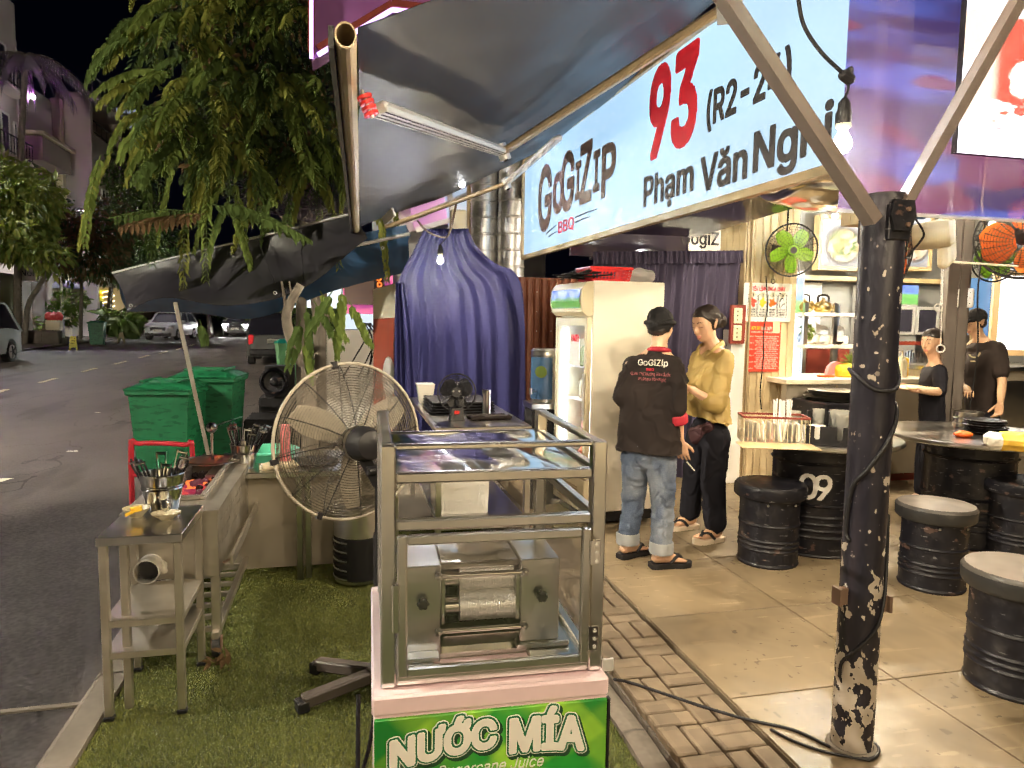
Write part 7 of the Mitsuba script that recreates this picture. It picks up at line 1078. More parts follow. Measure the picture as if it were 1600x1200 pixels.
sc = thing('steel_canister', 'tall steel canister with dark ribbed window below the fan', 'canister'); p = (.085, 4.36, .02); part(sc, 'shell', lathe([(.001, 0), (.145, 0), (.15, .02), (.15, .46), (.14, .48), (.001, .48)], p, 40), 'steel', 30)
for i in range(9): part(sc, 'ring', ring((p[0], p[1], .05 + .028 * i), .150, .006, (0, 0, 1), 40, 6, -2.5 - 1.0, -2.5 + 2.0), 'black_drum' if i % 2 else 'chrome', True)
part(sc, 'dark_band', lathe([(.1505, .02), (.1515, .022), (.1515, .28), (.1505, .282)], p, 40), 'black_plastic', 30)
# ================================================================ WORK TABLE BEHIND THE CART
wt = thing('work_table', 'long steel work table with under-shelf behind the juice cart', 'table'); wx0, wx1, wy0, wy1, wz = .585, 1.245, 4.62, 6.45, .90
part(wt, 'tabletop', box(wx0, wx1, wy0, wy1, wz - .04, wz, .004), 'steel'); part(wt, 'shelf', box(wx0 + .02, wx1 - .02, wy0 + .02, wy1 - .02, .235, .26, .003), 'steel'); part(wt, 'apron', box(wx0 + .045, wx1 - .045, wy0 + .012, wy0 + .04, .53, .575, .003), 'steel'); part(wt, 'shelf_lip', box(wx0 + .045, wx1 - .045, wy0 + .004, wy0 + .0195, .20, .262, .002), 'steel')
for x in (wx0 + .004, wx1 - .044):
    for y in (wy0 + .004, wy1 - .044): part(wt, 'leg', box(x, x + .04, y, y + .04, .0, wz - .0405, .003), 'steel')
wb = thing('plastic_basket', 'white perforated plastic basket on the work table shelf', 'basket'); bx0, bx1, by0, by1 = .62, .98, 4.80, 5.15
part(wb, 'front_panel', prism(Polygon([(bx0, .262), (bx1, .262), (bx1 + .01, .50), (bx0 - .01, .50)]).difference(unary_union([Point(x, z).buffer(.0045, 4) for x in np.arange(bx0 + .02, bx1 - .01, .0175) for z in np.arange(.285, .47, .0175)])), .004, (0, by0, 0), XZ), 'white_plastic'); part(wb, 'shell', cat(box(bx0, bx0 + .004, by0 + .001, by1, .262, .50), box(bx1 - .004, bx1, by0 + .001, by1, .262, .50), box(bx0 + .005, bx1 - .005, by1 - .004, by1, .262, .50), box(bx0 + .005, bx1 - .005, by0 + .001, by1 - .005, .2615, .268)), 'white_plastic'); part(wb, 'rim', cat([beam((bx0 - .012, y, .505), (bx1 + .012, y, .505), .016, .014) for y in (by0, by1)]), 'white_plastic')
sf = thing('table_fan', 'small black battery fan with round cage on the work table', 'fan'); c = A([.79, 5.02, wz + .19]); F = frame_to((-.2, -1, .15)); blades(sf, c, F, .135, 3, 'black_plastic', .8, .35, .5); cage(sf, c, F, .135, 'black_plastic', 9, 8, .07); part(sf, 'hub', cyl(c + F[:, 2] * .01, c + F[:, 2] * .05, .035), 'black_plastic', 40)
for a in (.3, 2.84): part(sf, 'bolt', ball(c + F[:, 2] * .052 + (F[:, 0] * math.cos(a) + F[:, 1] * math.sin(a)) * .022, .007, 1), 'alu', True)
k = part(sf, 'base', mesh_of(m3.Manifold.hull_points([[.73, 4.90, wz + .001], [.83, 4.90, wz + .001], [.83, 5.0, wz + .001], [.73, 5.0, wz + .001], [.74, 4.91, wz + .09], [.82, 4.91, wz + .09], [.82, 4.99, wz + .09], [.74, 4.99, wz + .09]])), 'black_plastic'); part(k, 'label', box(.755, .79, 4.892, 4.8995, wz + .05, wz + .075, .002), 'red_plastic'); part(sf, 'neck', beam((.785, 4.96, wz + .09), c + A([0, 0, -.03]), .02, .03), 'black_plastic')
for i in range(4): solo('serving_tray', obox((.88, 5.55, wz + .014 + .022 * i), (.50 - .01 * i, .55, .012), rotz(.01 * i), .004), 'black_plastic', ('bottom', 'second from bottom', 'third from bottom', 'topmost')[i] + ' black serving tray in the stack behind the small fan', 'tray', group='stack of black trays on the work table')
for i, x in enumerate((.68, .985)): solo('paper_box', mesh_of(m3.Manifold.hull_points([[x - .05, 6.0, wz + .001], [x + .05, 6.0, wz + .001], [x + .05, 6.12, wz + .001], [x - .05, 6.12, wz + .001], [x - .075, 5.97, wz + .16], [x + .075, 5.97, wz + .16], [x + .075, 6.15, wz + .16], [x - .075, 6.15, wz + .16]])), 'paper', ('cream paper box left of the small black fan', 'cream paper box right of the small black fan')[i], 'box')
solo('steel_flask', lathe([(.001, 0), (.032, 0), (.033, .01), (.030, .15), (.034, .155), (.034, .18), (.030, .185), (.001, .186)], (1.055, 5.25, wz + .001), 28), 'chrome', 'shiny upright steel flask beside the black trays', 'flask', 40)
solo('dark_rag', wrinkle(obox((1.02, 4.98, wz + .016), (.30, .16, .03), rotz(.1), .012).subdivide().subdivide().subdivide(), .018, 16, 8), 'shirt_black', 'dark crumpled rag lying in front of the steel flask', 'cloth', True)
ur = thing('drinks_urn', 'dark blue and steel drinks urn with tap beside the fridge', 'urn'); p = A((1.641, 5.727, 0.811)); p[2] = .93; part(ur, 'body', lathe([(.001, 0), (.105, 0), (.11, .01), (.11, .42), (.105, .44), (.10, .45), (.001, .45)], p, 36), 'steel', 30)
am = np.linspace(2.6, 5.1, 20); part(ur, 'blue_wrap', grid([[[p[0] + .112 * math.cos(a), p[1] + .112 * math.sin(a), p[2] + z] for a in am] for z in (.03, .38)]), 'tarp_blue', True); part(ur, 'collar', cat([ring(p + A([0, 0, z]), .112, .006, (0, 0, 1), 36, 6) for z in (.39, .43)]), 'chrome', True); part(ur, 'tap', cat(cyl(p + A([-.09, -.08, .10]), p + A([-.15, -.14, .10]), .01), cyl(p + A([-.15, -.14, .08]), p + A([-.15, -.14, .13]), .014)), 'chrome', 40); part(ur, 'sticker', tf(cyl((0, -.004, 0), (0, 0, 0), .05, n=20), rotz(-.5), p + rotz(-.5) @ A([0, -.114, .26])), 'leaf_green'); part(ur, 'strap', tube([p + A([.08, -.08, .42]), p + A([.11, -.1, .3]), p + A([.13, -.08, .15])], .006, 6, 4), 'cream', True)
us = thing('urn_stand', 'black stand with steel frame carrying the drinks urn', 'stand'); part(us, 'box', box(p[0] - .13, p[0] + .14, p[1] - .13, p[1] + .13, .02, .88), 'black_matte'); part(us, 'top_frame', box(p[0] - .14, p[0] + .15, p[1] - .14, p[1] + .14, .881, .929, .003), 'steel')
# dark equipment by the kerb
sp = thing('blower', 'black round blower fan on a dark stand beside the kerb', 'blower'); c = A((-0.863, 9.622, 0.768)); part(sp, 'shell', lathe([(.02, 0), (.16, 0), (.18, .03), (.18, .1), (.15, .12), (.13, .06), (.06, .05), (.02, .07)], c, 32, (-.1, -1, .1)), 'black_drum', 30); part(sp, 'hub', ball(c + A([0, -.08, 0]), .05, 2), 'black_plastic', True); part(sp, 'back_box', obox(c + A([.05, .2, 0]), (.36, .3, .4)), 'black_plastic'); part(sp, 'stand', box(c[0] - .2, c[0] + .25, c[1] - .05, c[1] + .4, .0, c[2] - .2, .01), 'black_matte')
for i in range(7): part(sp, 'grille_slat', beam(c + A([.22 + .035 * i, .05, -.16]), c + A([.34 + .035 * i, .08, .12]), .006, .01), 'alu')
solo('dark_crate', box(c[0] - .28, c[0] + .35, c[1] - .9, c[1] - .2, 0.0, .40, .02), 'black_matte', 'low dark crate in front of the black blower', 'crate')
for i, (p, s) in enumerate((((-4.146, 13.486, -0.120), .07), ((-2.920, 11.283, -0.120), .055), ((-3.305, 9.778, -0.120), .045))): solo('litter', wrinkle(ball(A(p) + A([0, 0, .015]), s, 2, (1.4, .6, .3)), .02, 30, i), 'paper', ('flat torn paper scrap', 'small crumpled white scrap', 'tiny pale scrap')[i] + ' lying on the road', 'litter', True)
lf_ = solo('dry_leaves', place(leafmesh(.05, .022), [A([-.56 + .03 * g.normal(), 3.36 + .04 * g.normal(), .02 + .02 * abs(g.normal())]) for _ in range(22)], [g.normal(size=3) for _ in range(22)], g.normal(size=22)), 'leaf_brown', 'few dry leaves and straw caught at the grill wheel', 'leaves')
# ================================================================ PEOPLE
from scipy.spatial import cKDTree
def unit(v): v = A(v, float); return v / np.linalg.norm(v)
def headframe(f, tilt=(0, 0, 1)):
    f = unit(f); r = unit(np.cross(f, tilt)); return np.stack([r, f, np.cross(r, f)], 1)
def hand_bones(w, d, n, side, curl=.5, s=1.0):
    "palm, five fingers and thumb; w wrist, d hand direction, n palm normal (the way fingers curl), side +1/-1: where the thumb leaves"
    d, n = unit(d), unit(n); n = unit(n - d * (n @ d)); a = np.cross(d, n) * side; B_ = []; w = A(w)
    P = lambda x, y, z: w + (a * x + d * y + n * z) * s
    B_.append([(P(-.022, .012, 0), .014 * s), (P(.022, .012, 0), .015 * s), (P(-.030, .078, 0), .0105 * s), (P(.030, .080, 0), .0115 * s)]); B_.append([(P(0, -.03, 0), .022 * s), (P(0, .02, 0), .019 * s)])
    for x, L, c in ((.030, .070, .8), (.0105, .080, .95), (-.0105, .074, 1.05), (-.030, .058, 1.2)):
        p = P(x, .080, 0); ang = .15; r = .0092
        for k, f in enumerate((.45, .31, .24)):
            ang += curl * c * (.55, .75, .5)[k]; q = p + (d * math.cos(ang) + n * math.sin(ang) + a * x * 1.6) * L * f * s; B_.append([(p, r * s), (q, (r - .0012) * s)]); p = q; r -= .0012
    p = P(.026, .022, .004); 
    for k, (L, dx, dn) in enumerate(((.034, .75, .25), (.030, .35, .45), (.024, .1, .55))): q = p + unit(a * dx + d * .75 + n * dn * (.5 + curl)) * L * s; B_.append([(p, (.0125 - .0015 * k) * s), (q, (.011 - .0015 * k) * s)]); p = q
    return B_
def head_bones(c, H, s=1.0):
    P = lambda x, y, z: A(c) + H @ A([x, y, z]) * s
    B_ = [[(P(0, -.022, .034), .081 * s), (P(0, .018, .03), .073 * s)], [(P(0, .018, .03), .070 * s), (P(-.022, .040, -.018), .044 * s), (P(.022, .040, -.018), .044 * s)], [(P(-.026, .036, -.018), .043 * s), (P(.026, .036, -.018), .043 * s), (P(0, .056, -.082), .024 * s), (P(-.036, .008, -.062), .022 * s), (P(.036, .008, -.062), .022 * s)],
          [(P(0, .088, .006), .0075 * s), (P(0, .104, -.030), .0105 * s), (P(-.012, .090, -.034), .008 * s), (P(.012, .090, -.034), .008 * s)], [(P(-.018, .073, -.060), .007 * s), (P(0, .084, -.058), .0085 * s), (P(.018, .073, -.060), .007 * s)], [(P(-.014, .074, -.070), .007 * s), (P(0, .082, -.070), .0085 * s), (P(.014, .074, -.070), .007 * s)],
          [(P(-.034, .070, .024), .011 * s), (P(-.012, .078, .022), .010 * s)], [(P(.034, .070, .024), .011 * s), (P(.012, .078, .022), .010 * s)], [(P(0, .02, -.06), .03 * s), (P(0, -.02, -.06), .045 * s)]]
    for e in (-1, 1): B_.append([(P(e * .078, -.008, .022), .011 * s), (P(e * .082, -.020, .026), .009 * s), (P(e * .074, .0, -.022), .008 * s)])
    return B_
def face_parts(k, c, H, s=1.0, skin='skin', brow=True):
    P = lambda x, y, z: A(c) + H @ A([x, y, z]) * s
    for e in (-1, 1):
        y_ = part(k, 'eyelid', ball(P(e * .031, .0725, .006), .0118 * s, 2), skin, True); part(y_, 'lashes', tube([P(e * .018, .0815, .001), P(e * .031, .0845, -.002), P(e * .044, .075, .001)], .0016 * s, 6, 4), 'hair', True)
        part(k, 'eyebrow', tube([P(e * .013, .088, .026), P(e * .030, .0855, .033), P(e * .048, .072, .028)], [.002 * s, .0025 * s, .001 * s], 6, 4), 'hair', True)
    part(k, 'lips', mesh_of(m3.Manifold.batch_boolean([hullof([(P(-.018, .0755, -.062), .0055 * s), (P(0, .0865, -.059), .0068 * s), (P(.018, .0755, -.062), .0055 * s)]), hullof([(P(-.013, .0765, -.069), .0055 * s), (P(0, .0855, -.070), .0068 * s), (P(.013, .0765, -.069), .0055 * s)])], m3.OpType.Add).refine_to_length(.004)), 'lip', True)
pri('lip', (.40, .15, .11), .45)
def sandal(k, an, toe, mat_sole, mat_strap, L=.25, w=.092, zf=.08):
    d = unit(A(toe) * [1, 1, 0] - A(an) * [1, 1, 0]); s = np.cross([0, 0, 1], d); o = A([an[0], an[1], zf + .002]) - d * .065
    out = [(0, -.30), (.12, -.42), (.45, -.36), (.75, -.50), (.92, -.42), (1.0, -.1), (1.0, .15), (.92, .42), (.75, .5), (.45, .40), (.12, .42), (0, .30)]
    poly = Polygon([(x * L, y * w) for x, y in out]).buffer(.012).buffer(-.004); part(k, 'sole', prism(poly, .030, o, np.stack([d, s, A([0, 0, 1.0])], 1)), mat_sole, 30)
    P = lambda x, y, z: o + d * x * L + s * y * w + A([0, 0, z])
    for y in (-.47, .47): part(k, 'strap', tube([P(.42, y, .030), P(.58, y * .75, .070), P(.74, 0, .062), P(.80, .02, .034)], .010, 8, 5), mat_strap, True)
    return o, d, s
def foot_bones(an, toe, zf=.08, z=.034):
    d = unit(A(toe) * [1, 1, 0] - A(an) * [1, 1, 0]); s = np.cross([0, 0, 1], d); o = A([an[0], an[1], zf + z]); P = lambda x, y, h: o + d * x + s * y + A([0, 0, h])
    B_ = [[(A(an), .040), (P(-.03, 0, .032), .034)], [(P(-.035, 0, .030), .032), (P(.02, 0, .045), .034), (P(.10, -.018, .020), .020), (P(.10, .018, .020), .020)]]
    for i, (y, L) in enumerate(((-.032, .058), (-.013, .054), (.004, .048), (.019, .040), (.032, .032))): B_.append([(P(.098, y * .9, .014), .0135 - .001 * i), (P(.098 + L, y * 1.1, .010), .0105 - .0011 * i)])
    return B_
def skeleton(J, hb, hands):
    B_ = list(hb) + [[(J['neck'], .052), (J['head'] + A([0, 0, -.055]), .050)], [(J['neck'], .05), (J['shl'], .045)], [(J['neck'], .05), (J['shr'], .045)], [(J['shl'], .055), (J['shr'], .055), (J['chest'], .085)], [(J['chest'], .085), (J['pel'], .07)], [(J['pel'], .075), (J['hl'], .06)], [(J['pel'], .075), (J['hr'], .06)]]
    for s in 'lr': B_ += [[(J['sh' + s], .047), (J['el' + s], .036)], [(J['el' + s], .037), ((A(J['el' + s]) * .6 + A(J['wr' + s]) * .4), .035)], [((A(J['el' + s]) * .6 + A(J['wr' + s]) * .4), .035), (J['wr' + s], .0235)], [(J['h' + s], .078), (J['kn' + s], .052)], [(J['kn' + s], .052), (A(J['kn' + s]) * .65 + A(J['an' + s]) * .35 , .050)], [(A(J['kn' + s]) * .65 + A(J['an' + s]) * .35, .050), (J['an' + s], .036)]]
    for h in hands: B_ += h
    for s in 'lr': B_ += foot_bones(J['an' + s], J['to' + s])
    return B_
def wrap_text(k, s, h, c, R, width, src, mat, bold=False, bend=0.0):
    m = meshkit.text_mesh(s, h, .001, bold); v = A(m.vertices); v[:, 0] -= v[:, 0].mean(); sc = width / np.ptp(v[:, 0]); v[:, 0] *= sc
    m2 = trimesh.Trimesh(v, m.faces, process=False); w = A(c) + v[:, :1] * R[:, 0] + v[:, 1:2] * R[:, 1]
    S_ = A(src.vertices); keep = A(src.vertex_normals) @ R[:, 2] > .2; S_ = S_[keep]; tr = cKDTree(np.stack([S_ @ R[:, 0], S_ @ R[:, 1]], 1)); dd, ii = tr.query(np.stack([w @ R[:, 0], w @ R[:, 1]], 1), k=5)
    dep = (S_ @ R[:, 2])[ii].mean(1); w = w + R[:, 2] * (dep - w @ R[:, 2] + .008 + v[:, 2])[:, None]; return part(k, 'lettering', TM(w, m.faces), mat)
# ---------------------------------------------------------------- man in the black chef jacket
ym = 4.15
def dep(p, dy): return A(p) + A([0, dy, 0])
J = dict(head=A((1.978, 4.220, 1.580)), neck=A((1.956, 4.180, 1.435)), chest=A((1.912, 4.180, 1.181)), pel=A((1.889, 4.140, 0.808)), shl=A((1.810, 4.260, 1.331)), shr=A((2.022, 4.100, 1.342)), ell=A((1.733, 4.240, 1.127)), wrl=A((2.003, 4.460, 1.143)), elr=A((2.015, 4.020, 1.056)), wrr=A((2.054, 4.040, 0.871)), hl=A((1.837, 4.220, 0.753)), hr=A((1.950, 4.080, 0.764)), knl=A((1.842, 4.250, 0.437)), knr=A((1.965, 4.070, 0.457)), anl=A((1.798, 4.220, 0.157)), anr=A((1.930, 4.000, 0.166)))
J['anl'][2] = J['anr'][2] = .175; J['tol'] = J['anl'] + A([.9, .35, 0]); J['tor'] = J['anr'] + A([1, -.02, 0])
H = headframe((.75, .62, -.16)); mn = thing('person', 'man seen from behind in black chef jacket, red cuffs and rolled jeans, holding a cigarette', 'person')
hR = hand_bones(J['wrr'], (.22, -.02, -1), (.55, .75, 0), 1, .55); hL = hand_bones(J['wrl'], (.8, .4, .3), (.2, -.2, .9), 1, .6)
bm = body(skeleton(J, head_bones(J['head'], H, .98), [hR, hL]), .011, 5); part(mn, 'body', bm, 'skin', True); face_parts(mn, J['head'], H, .98)
hem = [A((1.820, 4.240, 0.716)), A((1.951, 4.060, 0.732))]
jk = body([[(J['shl'] + A([.02, 0, -.005]), .066), (J['shr'] + A([-.02, 0, -.005]), .066), (J['neck'] + A([-.03, -.03, -.06]), .075)], [(J['shl'] + A([.03, 0, -.03]), .075), (J['shr'] + A([-.03, 0, -.03]), .075), (J['chest'] + A([-.05, .04, 0]), .13), (J['chest'] + A([.05, -.04, 0]), .13)], [(J['chest'] + A([-.05, .04, 0]), .13), (J['chest'] + A([.05, -.04, 0]), .13), (hem[0], .115), (hem[1], .115)], [(J['shl'], .070), (J['ell'], .060)], [(J['ell'], .062), (J['ell'] * .55 + J['wrl'] * .45, .056)], [(J['shr'], .070), (J['elr'] + A([0, 0, .05]), .062)], [(J['elr'] + A([0, 0, .05]), .062), (J['elr'] + A([0, 0, .0]), .058)]], .016, 6)
zc_ = A((1.885, 4.150, 0.798))[2]; v = A(jk.vertices); v[:, 2] = np.maximum(v[:, 2], zc_); jk = trimesh.Trimesh(v, jk.faces, process=False); jk2 = crease(jk, .013, 5.5, 3, (1, 1, .75)); part(mn, 'jacket', jk2, 'shirt_black', True)
da = unit(J['wrr'] - J['elr']); part(mn, 'cuff', tube([J['elr'] + da * .012, J['elr'] + da * .02, J['elr'] + da * .065, J['elr'] + da * .072], [.058, .0645, .0615, .054], 22), 'cuff_red', 45); da = unit(J['wrl'] - J['ell']); part(mn, 'cuff', tube([J['ell'] + da * .01, J['ell'] + da * .02, J['ell'] + da * .065, J['ell'] + da * .075], [.058, .066, .064, .055], 22), 'cuff_red', 45)
part(mn, 'collar', ring(J['neck'] + A([0, 0, -.002]), .062, .016, unit(A([.12, .16, .95])), 36, 8), 'cuff_red', True)
jn = []
for s in 'lr': jn += [[(J['h' + s], .098), (J['kn' + s], .078)], [(J['kn' + s], .078), (J['an' + s] + A([0, 0, .05]), .070)]]
jn += [[(J['hl'], .098), (J['hr'], .098), (J['pel'] + A([0, 0, .04]), .105)]]
part(mn, 'jeans', crease(body(jn, .012, 6), .013, 7, 5, (1, 1, 1.5)), 'denim', True)
for s in 'lr': part(mn, 'jean_cuff', lathe([(.066, -.01), (.074, -.012), (.077, .0), (.076, .055), (.070, .062)], J['an' + s] + A([0, 0, .012]), 28), 'jean_hem', 40); sandal(mn, J['an' + s], J['to' + s], 'black_plastic', 'black_plastic', .265)
pri('jean_hem', (.26, .27, .28), .85)
Pc = lambda x, y, z: J['head'] + H @ A([x, y, z]); cap = wrinkle(body([[(Pc(0, -.028, .048), .086), (Pc(0, .022, .052), .076)], [(Pc(0, -.055, .012), .068), (Pc(-.03, -.01, .02), .064), (Pc(.03, -.01, .02), .064)]], .012, 5), .007, 22, 8); part(mn, 'cap', cap, 'black_matte', True); part(mn, 'cap_band', tube([Pc(.09 * math.sin(a), -.012 - .094 * math.cos(a), .012 + .022 * math.sin(2 * a) * 0 + .035 * (1 - math.cos(a)) / 2) for a in np.linspace(-2.4, 2.4, 20)], .014, 8), 'black_matte', True)
part(mn, 'hair', body([[(Pc(0, -.062, -.03), .036), (Pc(-.03, -.05, -.025), .034), (Pc(.03, -.05, -.025), .034)]], .01, 3), 'hair', True)
cg_ = J['wrr'] + A([.035, -.03, -.125]); solo('cigarette', cyl(cg_, cg_ + A([.045, -.02, -.055]), .0042, n=10), 'paper', 'white cigarette between the fingers of the man in the chef jacket', 'cigarette', 30)
bk_ = unit(A([-.50, -.86, .05])); Rb = np.stack([unit(np.cross([0, 0, 1], bk_)), A([0, 0, 1.0]), bk_], 1)
tc = A((1.816, 4.000, 1.349)); wrap_text(mn, 'GoGiZip', .038, tc, Rb, .19, jk2, 'paper', True); wrap_text(mn, 'BBQ', .016, tc + A([-.01, 0, -.032]), Rb, .05, jk2, 'ink_red', True); wrap_text(mn, 'Quán Thịt Nướng Hàn Quốc', .020, tc + A([0, 0, -.062]), Rb, .25, jk2, 'jacket_print'); wrap_text(mn, '93 Phạm Văn Nghị', .020, tc + A([0, 0, -.094]), Rb, .17, jk2, 'jacket_print')
pri('jacket_print', (.50, .16, .18), .6)
# ---------------------------------------------------------------- woman in the olive blouse
J = dict(head=A((2.461, 4.520, 1.604)), neck=A((2.527, 4.540, 1.469)), chest=A((2.520, 4.550, 1.184)), pel=A((2.534, 4.550, 0.853)), shl=A((2.563, 4.430, 1.368)), shr=A((2.533, 4.720, 1.360)), ell=A((2.488, 4.360, 1.052)), wrl=A((2.294, 4.400, 1.168)), elr=A((2.444, 4.700, 1.030)), wrr=A((2.296, 4.520, 1.206)), hl=A((2.545, 4.460, 0.822)), hr=A((2.515, 4.660, 0.780)), knl=A((2.520, 4.440, 0.462)), knr=A((2.509, 4.700, 0.434)), anl=A((2.539, 4.420, 0.117)), anr=A((2.507, 4.740, 0.109)))
J['anl'][2] = J['anr'][2] = .175; J['tol'] = J['anl'] + A([-.97, -.22, 0]); J['tor'] = J['anr'] + A([-.9, -.1, 0])
H = headframe((-.90, -.28, -.26)); wm = thing('person', 'woman in loose olive blouse and black trousers with hair in a bun, looking down', 'person')
hL = hand_bones(J['wrl'], (-1, .12, .1), (.1, .2, .9), -1, .55, .92); hR = hand_bones(J['wrr'], (-.9, -.3, .1), (0, .3, .9), 1, .55, .92)
part(wm, 'body', body(skeleton(J, head_bones(J['head'], H, 1.08), [hL, hR]), .011, 5), 'skin', True); face_parts(wm, J['head'], H, 1.08)
hem = [A((2.547, 4.450, 0.869)), A((2.483, 4.660, 0.823))]
bl_ = body([[(J['shl'] + A([-.01, .02, 0]), .066), (J['shr'] + A([.01, -.02, 0]), .066), (J['neck'] + A([.02, .0, -.07]), .066)], [(J['shl'] + A([0, .03, -.03]), .078), (J['shr'] + A([0, -.03, -.03]), .078), (J['chest'] + A([.02, -.04, -.02]), .105), (J['chest'] + A([-.04, .0, -.0]), .105)], [(J['chest'] + A([.02, -.04, -.02]), .105), (J['chest'] + A([-.04, .04, 0]), .105), (hem[0] + A([.0, .0, 0]), .098), (hem[1], .098)], [(J['shl'], .072), (J['ell'] + A([.0, 0, .0]), .066)], [(J['ell'], .066), (J['ell'] * .7 + J['wrl'] * .3 + A([0, 0, -.015]), .068)], [(J['shr'], .07), (J['elr'], .062)], [(J['elr'], .062), (J['elr'] * .6 + J['wrr'] * .4, .06)]], .015, 5)
v = A(bl_.vertices); zc_ = A((2.515, 4.550, 0.946))[2]; v[:, 2] = np.maximum(v[:, 2], zc_ + .03 * np.sin(v[:, 0] * 9)); part(wm, 'blouse', crease(trimesh.Trimesh(v, bl_.faces, process=False), .013, 5.5, 6, (1, 1, .7)), 'olive_cloth', True)
n_ = J['neck']; Hn = headframe((-.9, -.35, 0)); cl_ = [n_ + Hn @ A(p) for p in ((.02, .10, -.09), (.065, .05, -.01), (.055, -.04, .025), (0, -.068, .032), (-.055, -.04, .025), (-.065, .05, -.01), (-.02, .10, -.09))]; c2 = [n_ + Hn @ A(p) for p in ((.05, .115, -.085), (.085, .055, -.035), (.072, -.05, -.012), (0, -.082, .0), (-.072, -.05, -.012), (-.085, .055, -.035), (-.05, .115, -.085))]
part(wm, 'collar', grid([spline(cl_, 5), spline([(p * .45 + q * .55) + A([0, 0, .012]) for p, q in zip(cl_, c2)], 5), spline(c2, 5)], .003), 'olive_cloth', True)
tr_ = []
for s in 'lr': tr_ += [[(J['h' + s], .098), (J['kn' + s], .088)], [(J['kn' + s], .088), (J['an' + s] + A([0, 0, .03]), .080)]]
tr_ += [[(J['hl'], .098), (J['hr'], .098), (J['pel'] + A([0, 0, .06]), .10)]]
part(wm, 'trousers', crease(body(tr_, .013, 6), .010, 6, 9, (1, 1, .6)), 'trouser', True)
for s in 'lr': sandal(wm, J['an' + s], J['to' + s], 'sole', 'black_plastic', .245)
part(wm, 'waist_bag', crease(body([[(J['hr'] + A([-.07, -.06, .05]), .045), (J['hl'] + A([-.07, -.02, .07]), .04), (J['hr'] + A([-.06, -.06, .0]), .04)]], .012, 4), .006, 9, 4), 'maroon', True)
Pc = lambda x, y, z: J['head'] + H @ A([x, y, z]); hr_ = body([[(Pc(0, -.036, .046), .090), (Pc(0, .010, .060), .076)], [(Pc(0, -.064, .0), .062), (Pc(-.046, -.020, .012), .046), (Pc(.046, -.020, .012), .046), (Pc(0, -.034, .044), .086)], [(Pc(-.034, .012, .050), .054), (Pc(.034, .012, .050), .054), (Pc(-.044, -.03, .0), .05), (Pc(.044, -.03, .0), .05)], [(Pc(0, -.10, .01), .03), (Pc(0, -.138, -.005), .034)], [(Pc(0, -.138, -.008), .050), (Pc(0, -.152, -.032), .038), (Pc(.01, -.148, .014), .036)]], .009, 5); part(wm, 'hair', wrinkle(hr_, .003, 60, 2, (1, .3, 1)), 'hair', True)
ph = A((2.257, 4.460, 1.194)); solo('phone', obox(ph, (.012, .075, .15), headframe((-.6, -.2, .8)), .004), 'black_plastic', 'small dark phone held between the man and the woman', 'phone')
# ---------------------------------------------------------------- waitress behind the post
dq = 6.05
J = dict(head=A((4.881, 5.069, 1.475)), neck=A((4.936, 5.071, 1.305)), chest=A((4.940, 5.073, 1.118)), pel=A((4.927, 5.045, 0.789)), shl=A((4.861, 4.948, 1.237)), shr=A((5.018, 5.218, 1.217)), ell=A((4.829, 4.888, 1.071)), wrl=A((4.645, 4.881, 1.074)), elr=A((5.057, 5.243, 1.033)), wrr=A((4.868, 5.189, 1.074)), hl=A((4.867, 4.951, 0.738)), hr=A((4.975, 5.129, 0.708)), knl=A((4.772, 4.898, 0.478)), knr=A((4.889, 5.073, 0.439)), anl=A((4.810, 4.916, 0.209)), anr=A((4.826, 5.015, 0.207)))
J['anl'][2] = J['anr'][2] = .165; J['tol'] = J['anl'] + A([-.95, .1, 0]); J['tor'] = J['anr'] + A([-.95, .1, 0])
H = headframe((-.95, -.15, -.1)); w2 = thing('person', 'waitress in dark clothes facing left, half hidden behind the dark square post', 'person'); part(w2, 'body', body(skeleton(J, head_bones(J['head'], H, .95), [hand_bones(J['wrl'], (-1, .2, 0), (0, 0, 1), -1, .4, .95), hand_bones(J['wrr'], (-1, .2, 0), (0, 0, 1), 1, .4, .95)]), .013, 5), 'skin', True); face_parts(w2, J['head'], H, .95)
part(w2, 'shirt', wrinkle(body([[(J['shl'], .06), (J['shr'], .06), (J['chest'], .12)], [(J['chest'], .12), (J['pel'], .115)], [(J['shl'], .062), (J['ell'], .05)], [(J['shr'], .062), (J['elr'], .05)]], .018, 5), .01, 9, 2), 'trouser', True); part(w2, 'trousers', body([[(J['h' + s], .09), (J['kn' + s], .075)] for s in 'lr'] + [[(J['kn' + s], .075), (J['an' + s] + A([0, 0, .04]), .06)] for s in 'lr'] + [[(J['hl'], .09), (J['hr'], .09)]], .018, 5), 'trouser', True)
Pc = lambda x, y, z: J['head'] + H @ A([x, y, z]); part(w2, 'hair', body([[(Pc(0, -.034, .042), .083), (Pc(0, .006, .05), .072)], [(Pc(0, -.06, 0), .056), (Pc(0, -.08, -.08), .05)]], .012, 4), 'hair', True)
for s in 'lr': sandal(w2, J['an' + s], J['to' + s], 'black_plastic', 'black_plastic', .24)
solo('held_tray', obox(A((4.659, 5.035, 1.096)), (.42, .28, .012), rotz(.15), .004), 'tan_wood', 'wooden coloured tray held out by the waitress', 'tray')
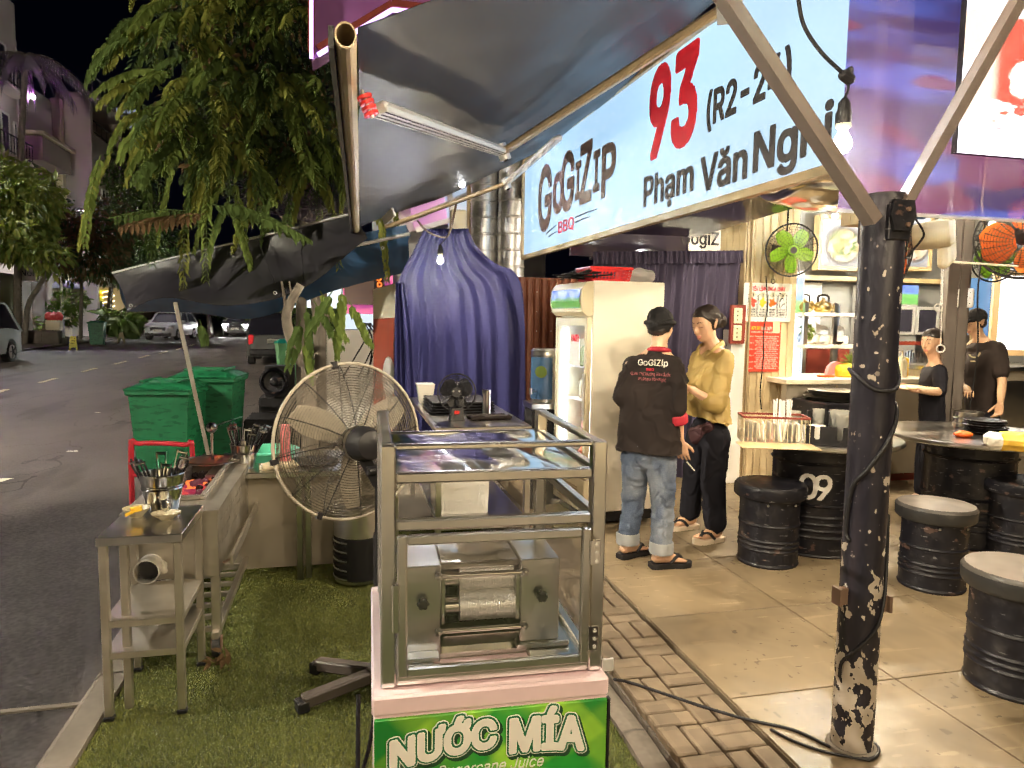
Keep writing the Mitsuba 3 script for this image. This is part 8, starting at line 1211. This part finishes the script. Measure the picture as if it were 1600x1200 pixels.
# ---------------------------------------------------------------- waiter in black polo
J = dict(head=A((5.373, 5.122, 1.643)), neck=A((5.415, 5.098, 1.494)), chest=A((5.446, 5.070, 1.271)), pel=A((5.427, 5.036, 0.865)), shl=A((5.477, 4.973, 1.421)), shr=A((5.477, 5.282, 1.413)), ell=A((5.417, 4.857, 1.134)), wrl=A((5.355, 4.806, 0.977)), elr=A((5.441, 5.261, 1.097)), wrr=A((5.186, 4.957, 1.061)), hl=A((5.398, 4.934, 0.796)), hr=A((5.453, 5.124, 0.767)), knl=A((5.396, 4.907, 0.511)), knr=A((5.440, 5.100, 0.472)), anl=A((5.394, 4.881, 0.220)), anr=A((5.438, 5.075, 0.201)))
J['anl'][2] = J['anr'][2] = .165; J['tol'] = J['anl'] + A([-.8, -.5, 0]); J['tor'] = J['anr'] + A([-.8, -.5, 0])
H = headframe((-.93, .05, -.2)); w3 = thing('person', 'waiter in black polo shirt and cap standing behind the right table', 'person'); part(w3, 'body', body(skeleton(J, head_bones(J['head'], H, .95), [hand_bones(J['wrl'], (-.1, -.05, -1), (-1, 0, 0), 1, .8, 1.0), hand_bones(J['wrr'], (-.6, -.6, 0), (0, 0, -1), -1, .5, .95)]), .013, 5), 'skin_dark', True); face_parts(w3, J['head'], H, .95, 'skin_dark')
ps_ = wrinkle(body([[(J['shl'] + A([-.02, 0, 0]), .068), (J['shr'] + A([.02, 0, 0]), .068), (J['neck'] + A([0, 0, -.07]), .07)], [(J['shl'] + A([-.03, 0, -.03]), .075), (J['shr'] + A([.03, 0, -.03]), .075), (J['chest'], .14)], [(J['chest'] + A([-.03, 0, 0]), .135), (J['chest'] + A([.03, 0, 0]), .135), (J['pel'], .14)], [(J['shl'], .07), (J['shl'] * .3 + J['ell'] * .7, .066)], [(J['shr'], .07), (J['shr'] * .3 + J['elr'] * .7, .062)]], .017, 5), .012, 9, 7); part(w3, 'polo_shirt', ps_, 'shirt_black', True)
lg = A((5.101, 4.851, 1.361)); part(w3, 'bull_emblem', cat(tube([lg + A([-.05, 0, .02]), lg + A([-.02, 0, .0]), lg + A([.03, 0, .0]), lg + A([.06, .0, .035])], .006, 6, 5), obox(lg + A([.0, 0, -.035]), (.06, .006, .012))), 'cream'); part(w3, 'trousers', body([[(J['h' + s], .095), (J['kn' + s], .08)] for s in 'lr'] + [[(J['kn' + s], .08), (J['an' + s], .07)] for s in 'lr'] + [[(J['hl'], .095), (J['hr'], .095), (J['pel'], .1)]], .018, 5), 'trouser', True)
Pc = lambda x, y, z: J['head'] + H @ A([x, y, z]); k = part(w3, 'cap', body([[(Pc(0, -.025, .05), .084), (Pc(0, .02, .052), .076)]], .012, 4), 'black_matte', True); part(w3, 'cap_peak', body([[(Pc(-.045, .085, .045), .008), (Pc(.045, .085, .045), .008), (Pc(-.03, .15, .03), .006), (Pc(.03, .15, .03), .006)]], .012, 2), 'black_matte', True); part(w3, 'hair', body([[(Pc(0, -.058, -.01), .05), (Pc(-.04, -.02, -.005), .04), (Pc(.04, -.02, -.005), .04)]], .012, 3), 'hair', True)
for s in 'lr': sandal(w3, J['an' + s], J['to' + s], 'black_plastic', 'black_plastic', .26)
